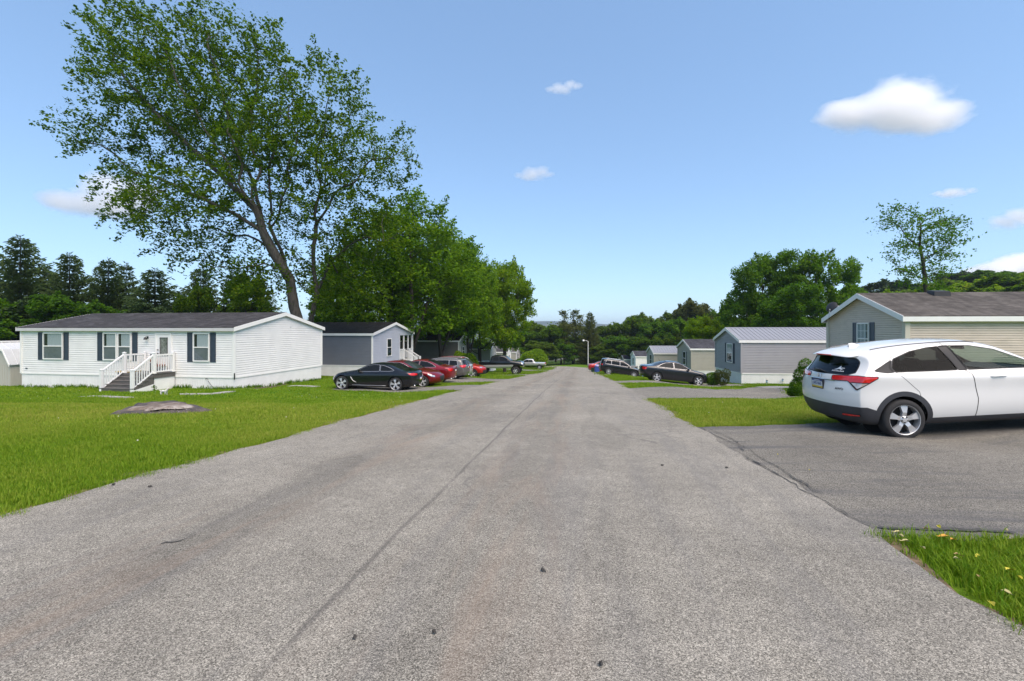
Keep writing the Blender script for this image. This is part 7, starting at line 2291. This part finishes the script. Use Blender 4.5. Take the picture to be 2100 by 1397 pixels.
# --- leaves and scraps on the asphalt
fl = [(1841, 1109, .07, 'pale'), (1848, 1117, .05, 'pale'), (1858, 1128, .08, 'pale'), (1937, 1118, .11, 'amber'), (1954, 1125, .06, 'amber'), (1893, 1143, .06, 'pale'), (1964, 1158, .07, 'tan'), (1961, 1166, .05, 'pale'), (2006, 1160, .07, 'yellow'),
      (2070, 1190, .09, 'yellow'), (2090, 1207, .06, 'yellow'), (2034, 1263, .085, 'yellow'), (2008, 1204, .06, 'tan'), (2063, 1238, .07, 'pale'), (1925, 1097, .07, 'yellow'), (2062, 1104, .05, 'pale'), (1900, 1102, .05, 'tan'), (1595, 938, .05, 'yellow'), (1660, 971, .04, 'yellow')]
FLAB = {3: 'largest fallen leaf, amber orange, standing up in the right grass verge', 4: 'small amber leaf just right of the large amber one', 11: 'lone yellow green leaf lying on the asphalt near the lower right corner', 0: 'cream leaf nearest the tip of the grass verge', 17: 'yellow fleck of leaf on the dark driveway, farther one', 18: 'yellow fleck of leaf on the dark driveway beside the crack',
        9: 'yellow leaf in the verge close to the right picture edge, upper one of two', 10: 'yellow leaf in the verge close to the right picture edge, lower one of two', 8: 'yellow leaf lying in the middle of the right verge', 14: 'yellow leaf at the top of the verge by the driveway', 16: 'tan leaf at the top of the verge by the driveway', 15: 'pale leaf at the top of the verge near the right picture edge',
        12: 'tan leaf where verge meets road, lower right', 13: 'pale leaf where verge meets road, lowest one'}
lc_ = {'pale': (.50, .45, .20), 'amber': (.52, .27, .02), 'tan': (.38, .25, .10), 'yellow': (.50, .44, .03)}
for i, (px, py, sz_, col) in enumerate(fl):
    g_ = G(px, py)
    m = MB(); s_ = sz_ * .28
    m.add([(-s_ * 1.3, 0, 0), (-s_ * .5, -s_ * .6, .012), (s_ * .3, -s_ * .55, .016), (s_ * 1.1, 0, .004), (s_ * .3, s_ * .55, .014), (-s_ * .5, s_ * .6, .010), (0, 0, .002), (-s_ * 1.9, .004, .006)],
          [(0, 1, 6), (1, 2, 6), (2, 3, 6), (3, 4, 6), (4, 5, 6), (5, 0, 6), (0, 7, 6)])
    nm = 'leaf_dry_' + col
    if nm not in MAT: MAT[nm] = M('dry_' + col + '_leaf', lc_[col], .6, var=.3, scale=30)
    onr = abs(float(lat(g_[0], g_[1]))) < 3.4 or px < 1700
    o = put('fallen_leaf', m.mesh('fallen_leaf', MAT[nm]), None, (g_[0], g_[1], float(zg(g_[0], g_[1])) + (.036 if onr else .06)), rng.uniform(0, 6.28))
    o.rotation_euler[0] = rng.uniform(-.3, .3)
    tag(o, FLAB.get(i) or {'pale': 'small pale cream fallen leaf on the edge of the right grass verge', 'tan': 'small tan dry fallen leaf on the right grass verge', 'yellow': 'small yellow fallen leaf on the right grass verge'}[col], 'leaf', 'fallen leaves on the right verge')
for px, py, sz_, lab in [(1113, 1182, .05, 'dark scrap of dead leaf in the middle of the road'), (727, 1325, .035, 'tiny dark twig scrap on the road, lower left of the seam'), (307, 1006, .06, 'dark scrap by the left grass edge of the road'), (232, 1002, .05, 'small dark scrap at the left grass verge'),
                         (1357, 961, .06, 'flat dark scrap on the road between seam and driveway'), (1490, 966, .06, 'dark scrap beside the driveway cracks'), (1232, 1380, .035, 'tiny dark scrap at the bottom of the road'), (890, 1313, .03, 'tiny black scrap left of centre near the road seam')]:
    g_ = G(px, py)
    m = MB(); r2 = np.random.default_rng(px); sz_ *= .6 if px == 1113 else .38
    for k in range(5):
        a = r2.uniform(0, 6.28); l = sz_ * r2.uniform(.4, 1)
        c_ = r2.normal(0, sz_ * .25, 2)
        m.tube([(c_[0] - l / 2 * math.cos(a), c_[1] - l / 2 * math.sin(a), .004), (c_[0], c_[1], .014), (c_[0] + l / 2 * math.cos(a), c_[1] + l / 2 * math.sin(a), .005)], [.003, .008, .002], 5)
    tag(put('leaf_scrap', m.mesh('leaf_scrap', MAT['crack']), None, (g_[0], g_[1], g_[2] + .032)), lab, 'leaf scrap')

# ------------------------------------------------------------------ grass
def tuft(seed, n, h, w, spread, mat, lean=.5):
    r2 = np.random.default_rng(seed)
    V, Q = [], []
    for _ in range(n):
        x, y = r2.normal(0, spread, 2)
        a = r2.uniform(0, 6.28); hh = h * r2.uniform(.45, 1.15); l = hh * lean * r2.uniform(.1, 1.2)
        d = np.array([math.cos(a), math.sin(a)]); s = np.array([-d[1], d[0]]) * w * r2.uniform(.6, 1.2)
        p0, p1, p2 = np.array([x, y]), np.array([x, y]) + d * l * .35, np.array([x, y]) + d * l
        k = len(V)
        V += [(*(p0 - s), -.01), (*(p0 + s), -.01), (*(p1 + s * .8), hh * .6), (*(p1 - s * .8), hh * .6), (*p2, hh)]
        Q += [(k, k + 1, k + 2), (k, k + 2, k + 3), (k + 3, k + 2, k + 4)]
    return mesh_np('grass_tuft', np.array(V), np.array(Q), mat)


def grass_mat(name, stops):
    t = NT(name)
    g = t.n('NewGeometry').outputs['Random Per Island']
    pos = t.n('NewGeometry').outputs['Position']
    f = t.math('ADD', t.math('MULTIPLY', g, .42), t.math('MULTIPLY', t.noise(pos, .45, 5, .7), .72))
    sy = t.n('SeparateXYZ'); t.l(pos, sy.inputs[0])
    wy = t.math('ADD', sy.outputs[1], t.math('MULTIPLY', t.noise(pos, .4, 3), 1.2))
    strip = t.math('MULTIPLY', t.ramp(t.math('DIVIDE', wy, 30.0), [(.22, .15), (.34, 1.0), (.485, 1.0), (.50, 0.0)]), .20)
    c = t.ramp(t.math('ADD', f, strip), stops)
    t.set(Base_Color=c, Roughness=.6)
    t.p.inputs['Specular IOR Level'].default_value = .14
    tl = t.n('BsdfTranslucent'); t.l(c, tl.inputs[0])
    ms = t.n('MixShader'); ms.inputs[0].default_value = .35
    t.l(t.p.outputs[0], ms.inputs[1]); t.l(tl.outputs[0], ms.inputs[2]); t.l(ms.outputs[0], t.out.inputs[0])
    return t.m


MAT['blade'] = grass_mat('lawn_blades', [(.2, (.048, .118, .004)), (.45, (.112, .232, .008)), (.68, (.195, .298, .016)), (1.0, (.33, .35, .06))])
GRASS = bpy.data.collections.new('grass_tufts')


def scatter(name, P, tufts, smin, smax, seed):
    """Tufts standing on a cloud of points (geometry nodes)."""
    me = bpy.data.meshes.new(name); me.vertices.add(len(P)); me.vertices.foreach_set('co', np.asarray(P, np.float32).ravel()); me.update()
    o = put(name, me); tag(o, 'mown green lawn grass blades beside the road', 'grass', kind='stuff')
    ng = bpy.data.node_groups.new(name, 'GeometryNodeTree')
    ng.interface.new_socket('Geometry', in_out='INPUT', socket_type='NodeSocketGeometry'); ng.interface.new_socket('Geometry', in_out='OUTPUT', socket_type='NodeSocketGeometry')
    N_, Lk = ng.nodes, ng.links
    gi, go = N_.new('NodeGroupInput'), N_.new('NodeGroupOutput')
    col = bpy.data.collections.new(name + '_set')
    for t_ in tufts:
        q = bpy.data.objects.new('grass_tuft', t_); col.objects.link(q)
    ci = N_.new('GeometryNodeCollectionInfo'); ci.inputs['Collection'].default_value = col; ci.inputs['Separate Children'].default_value = True; ci.inputs['Reset Children'].default_value = True
    ip = N_.new('GeometryNodeInstanceOnPoints'); ip.inputs['Pick Instance'].default_value = True
    rv = N_.new('FunctionNodeRandomValue'); rv.data_type = 'FLOAT_VECTOR'; rv.inputs[0].default_value = (-.12, -.12, 0); rv.inputs[1].default_value = (.12, .12, 6.283); rv.inputs['Seed'].default_value = seed
    rs = N_.new('FunctionNodeRandomValue'); rs.data_type = 'FLOAT'; rs.inputs[2].default_value = smin; rs.inputs[3].default_value = smax; rs.inputs['Seed'].default_value = seed + 1
    mp = N_.new('GeometryNodeMeshToPoints')
    Lk.new(gi.outputs[0], mp.inputs['Mesh']); Lk.new(mp.outputs[0], ip.inputs['Points']); Lk.new(ci.outputs[0], ip.inputs['Instance'])
    Lk.new(rv.outputs[0], ip.inputs['Rotation']); Lk.new(rs.outputs[1], ip.inputs['Scale']); Lk.new(ip.outputs[0], go.inputs[0])
    md = o.modifiers.new('grass', 'NODES'); md.node_group = ng
    return o


def lawn_points(dmin, dmax, dens, seed, xlo=-36, xhi=26):
    """Random ground points between two distances that are neither road, drive, path nor house, and inside the lens's reach."""
    r2 = np.random.default_rng(seed)
    n = int((xhi - xlo) * (dmax - dmin) * dens)
    x, y = r2.uniform(xlo, xhi, n), r2.uniform(dmin, dmax, n)
    t_ = lat(x, y)
    edge = 3.44 + .05 * np.sin(y * 3.1) + .05 * r2.normal(0, 1, n)
    edge = edge + .08 * ss(2.3, 3.2, y) * (y < 4.6) * (t_ > 0)
    ok = (np.abs(t_) > edge) & (np.abs(x) < 1.22 * y + 4.5)
    for p in DRIVES + PATHS + FOOT: ok &= ~inside(p, x, y)
    ok &= ((x - sp_[0]) / 1.05) ** 2 + ((y - sp_[1]) / .85) ** 2 > .8
    x, y = x[ok], y[ok]
    return np.stack([x, y, zg(x, y)], 1)


tn = [tuft(100 + i, 26, .060, .0022, .035, MAT['blade'], .7) for i in range(5)]
tm_ = [tuft(200 + i, 22, .052, .0042, .06, MAT['blade'], .7) for i in range(5)]
tf = [tuft(300 + i, 20, .050, .010, .13, MAT['blade'], .7) for i in range(4)]
# shaggier verge at the lower right corner
vp = lawn_points(.6, 4.4, 520, 1, 2.0, 9.0)
scatter('verge_grass', vp, [tuft(400 + i, 24, .075, .0026, .035, MAT['blade'], .9) for i in range(5)], .6, 1.25, 3)
lp1 = lawn_points(3.4, 9, 420, 2, -12, 12); lp1 = lp1[~((lp1[:, 0] > 2) & (lp1[:, 1] < 4.4))]
scatter('lawn_grass', lp1, tn, .75, 1.2, 5)
scatter('lawn_grass', lawn_points(9, 17, 150, 3, -22, 17), tm_, .75, 1.25, 7)
scatter('lawn_grass', lawn_points(17, 42, 26, 4, -36, 26), tf, .75, 1.3, 9)
scatter('lawn_grass', lawn_points(42, 100, 5, 6, -20, 26), [tuft(350 + i, 26, .08, .02, .3, MAT['blade'], .7) for i in range(3)], .8, 1.4, 10)
# white clover heads and weeds along the skirting
cw = lawn_points(5, 22, .3, 12, -24, 14)
cm = MB().lathe([(.001, .055), (.012, .06), (.014, .072), (.001, .082)], 6).mesh('clover_head', M('clover_white', (.62, .62, .52), .8))
scatter('clover_flowers', cw, [cm], .4, .9, 13)
wp = []
r2 = np.random.default_rng(5)
for _ in range(190):
    a = r2.uniform(0, 13.4); wp.append(gp(*hw(a, r2.uniform(.05, .22))))
for _ in range(90):
    b = r2.uniform(0, 7.4); wp.append(gp(-14.04 + s10 * b + .12 * c10, 23 + c10 * b - .02))
scatter('skirting_weeds', np.array(wp), [tuft(500 + i, 14, .20, .010, .07, MAT['leaf_deep'], .8) for i in range(3)], .5, 1.3, 14)
# two weedy seedlings by the porch panel
for px, py, h_, lab in [(334, 799, .55, 'leafy dark weed standing behind the white dog'), (316, 803, .32, 'low spiky weed at the foot of the porch panel')]:
    g_ = G(px, py)
    r2 = np.random.default_rng(px)
    w_ = empty('weed', tuple(g_), 0, lab, 'plant')
    MB().tube([(0, 0, -.02), (.01, 0, h_ * .6), (.0, .01, h_)], [.010, .007, .003], 5).build('stem', MAT['leaf_deep'], w_)
    c = np.stack([r2.normal(0, .10, 60), r2.normal(0, .08, 60), r2.uniform(.05, h_, 60)], 1); c[:, :2] *= (1.15 - c[:, 2:3] / h_)
    put('foliage', leaf_mesh('foliage', c, .11, MAT['leaf_deep'], px, asp=.4), w_)

# ------------------------------------------------------------------ clouds
def cloud(px, py, w, h, D, seed, label, dens=1.0, lobes=9):
    c = pw(px, py, D); k = D / F
    r2 = np.random.default_rng(seed)
    t = NT('cloud_vapour_' + str(seed))
    t.t.nodes.remove(t.p)
    pv = t.n('VolumePrincipled')
    tc = t.n('TexCoord')
    mp = t.n('Mapping'); mp.inputs['Location'].default_value = (seed * 3.1, 0, 0); t.l(tc.outputs['Object'], mp.inputs[0])
    nz = t.n('TexNoise'); nz.inputs['Scale'].default_value = 2.4; nz.inputs['Detail'].default_value = 6; nz.inputs['Roughness'].default_value = .6; t.l(mp.outputs[0], nz.inputs['Vector'])
    # union of soft lobes, in the cloud's own unit box
    tot = None
    for i in range(lobes):
        f = (i + .5) / lobes * 2 - 1
        r0 = (.22 + .34 * (1 - abs(f) ** 1.6)) * r2.uniform(.75, 1.15)
        ctr = (f * .66 + r2.uniform(-.06, .06), r2.uniform(-.15, .15), r2.uniform(-.26, .26) * (1 - abs(f) ** 1.5) + .06 * f)
        d = t.n('VectorMath', operation='DISTANCE'); t.l(tc.outputs['Object'], d.inputs[0]); d.inputs[1].default_value = ctr
        e = t.math('SUBTRACT', 1.0, t.math('DIVIDE', d.outputs['Value'], r0))
        tot = e if tot is None else t.math('MAXIMUM', tot, e)
    dn = t.math('SUBTRACT', tot, t.math('MULTIPLY', nz.outputs['Fac'], 1.25))
    dn = t.math('MULTIPLY', t.math('MAXIMUM', t.math('ADD', dn, .46), 0.0), dens * 15.0 / (w * k))
    t.l(dn, pv.inputs['Density'])
    pv.inputs['Color'].default_value = (1, 1, 1, 1); pv.inputs['Anisotropy'].default_value = .35
    t.l(pv.outputs[0], t.out.inputs['Volume'])
    m = MB().box(-1, 1, -1, 1, -1, 1).mesh('cloud', t.m)
    o = put('cloud', m, None, tuple(c)); o.scale = (w * k / 2, w * k / 3.2, h * k / 2)
    tag(o, label, 'cloud', 'small fair weather clouds')
    return o


cloud(1825, 232, 400, 190, 1500, 1, 'largest white cloud, bright and lobed, high at upper right', 2.6, 9)
cloud(1155, 178, 95, 60, 1600, 2, 'small wispy cloud right of the top centre', .7, 5)
cloud(1095, 358, 110, 66, 1700, 3, 'small puff of cloud in mid sky above the road', .8, 5)
cloud(1958, 394, 105, 42, 1700, 4, 'thin flat cloud above the sparse tree', .7, 5)
cloud(205, 404, 330, 190, 1600, 5, 'white cloud behind the left edge of the huge maple', 1.8, 7)
cloud(2085, 452, 150, 80, 1700, 6, 'faint cloud cut by the right edge below the thin flat one', .7, 5)
cloud(2075, 556, 260, 110, 2000, 7, 'low white cloud resting on the hill at the right edge', 4, 7)


# ------------------------------------------------------------------ thin summer haze over the whole valley
hz3 = bpy.data.materials.new('haze_air'); hz3.use_nodes = True
hn = hz3.node_tree; hn.nodes.remove(hn.nodes['Principled BSDF'])
hv = hn.nodes.new('ShaderNodeVolumePrincipled'); hv.inputs['Color'].default_value = (.70, .84, 1.0, 1); hv.inputs['Density'].default_value = 1.7e-4; hv.inputs['Anisotropy'].default_value = .2
hn.links.new(hv.outputs[0], hn.nodes['Material Output'].inputs['Volume'])
tag(put('haze', MB().box(-6700, 6800, -480, 6900, float(GZ.min()) - 1, max(float(GZ.max()) + 1, 32)).mesh('haze', hz3)), kind='stuff')
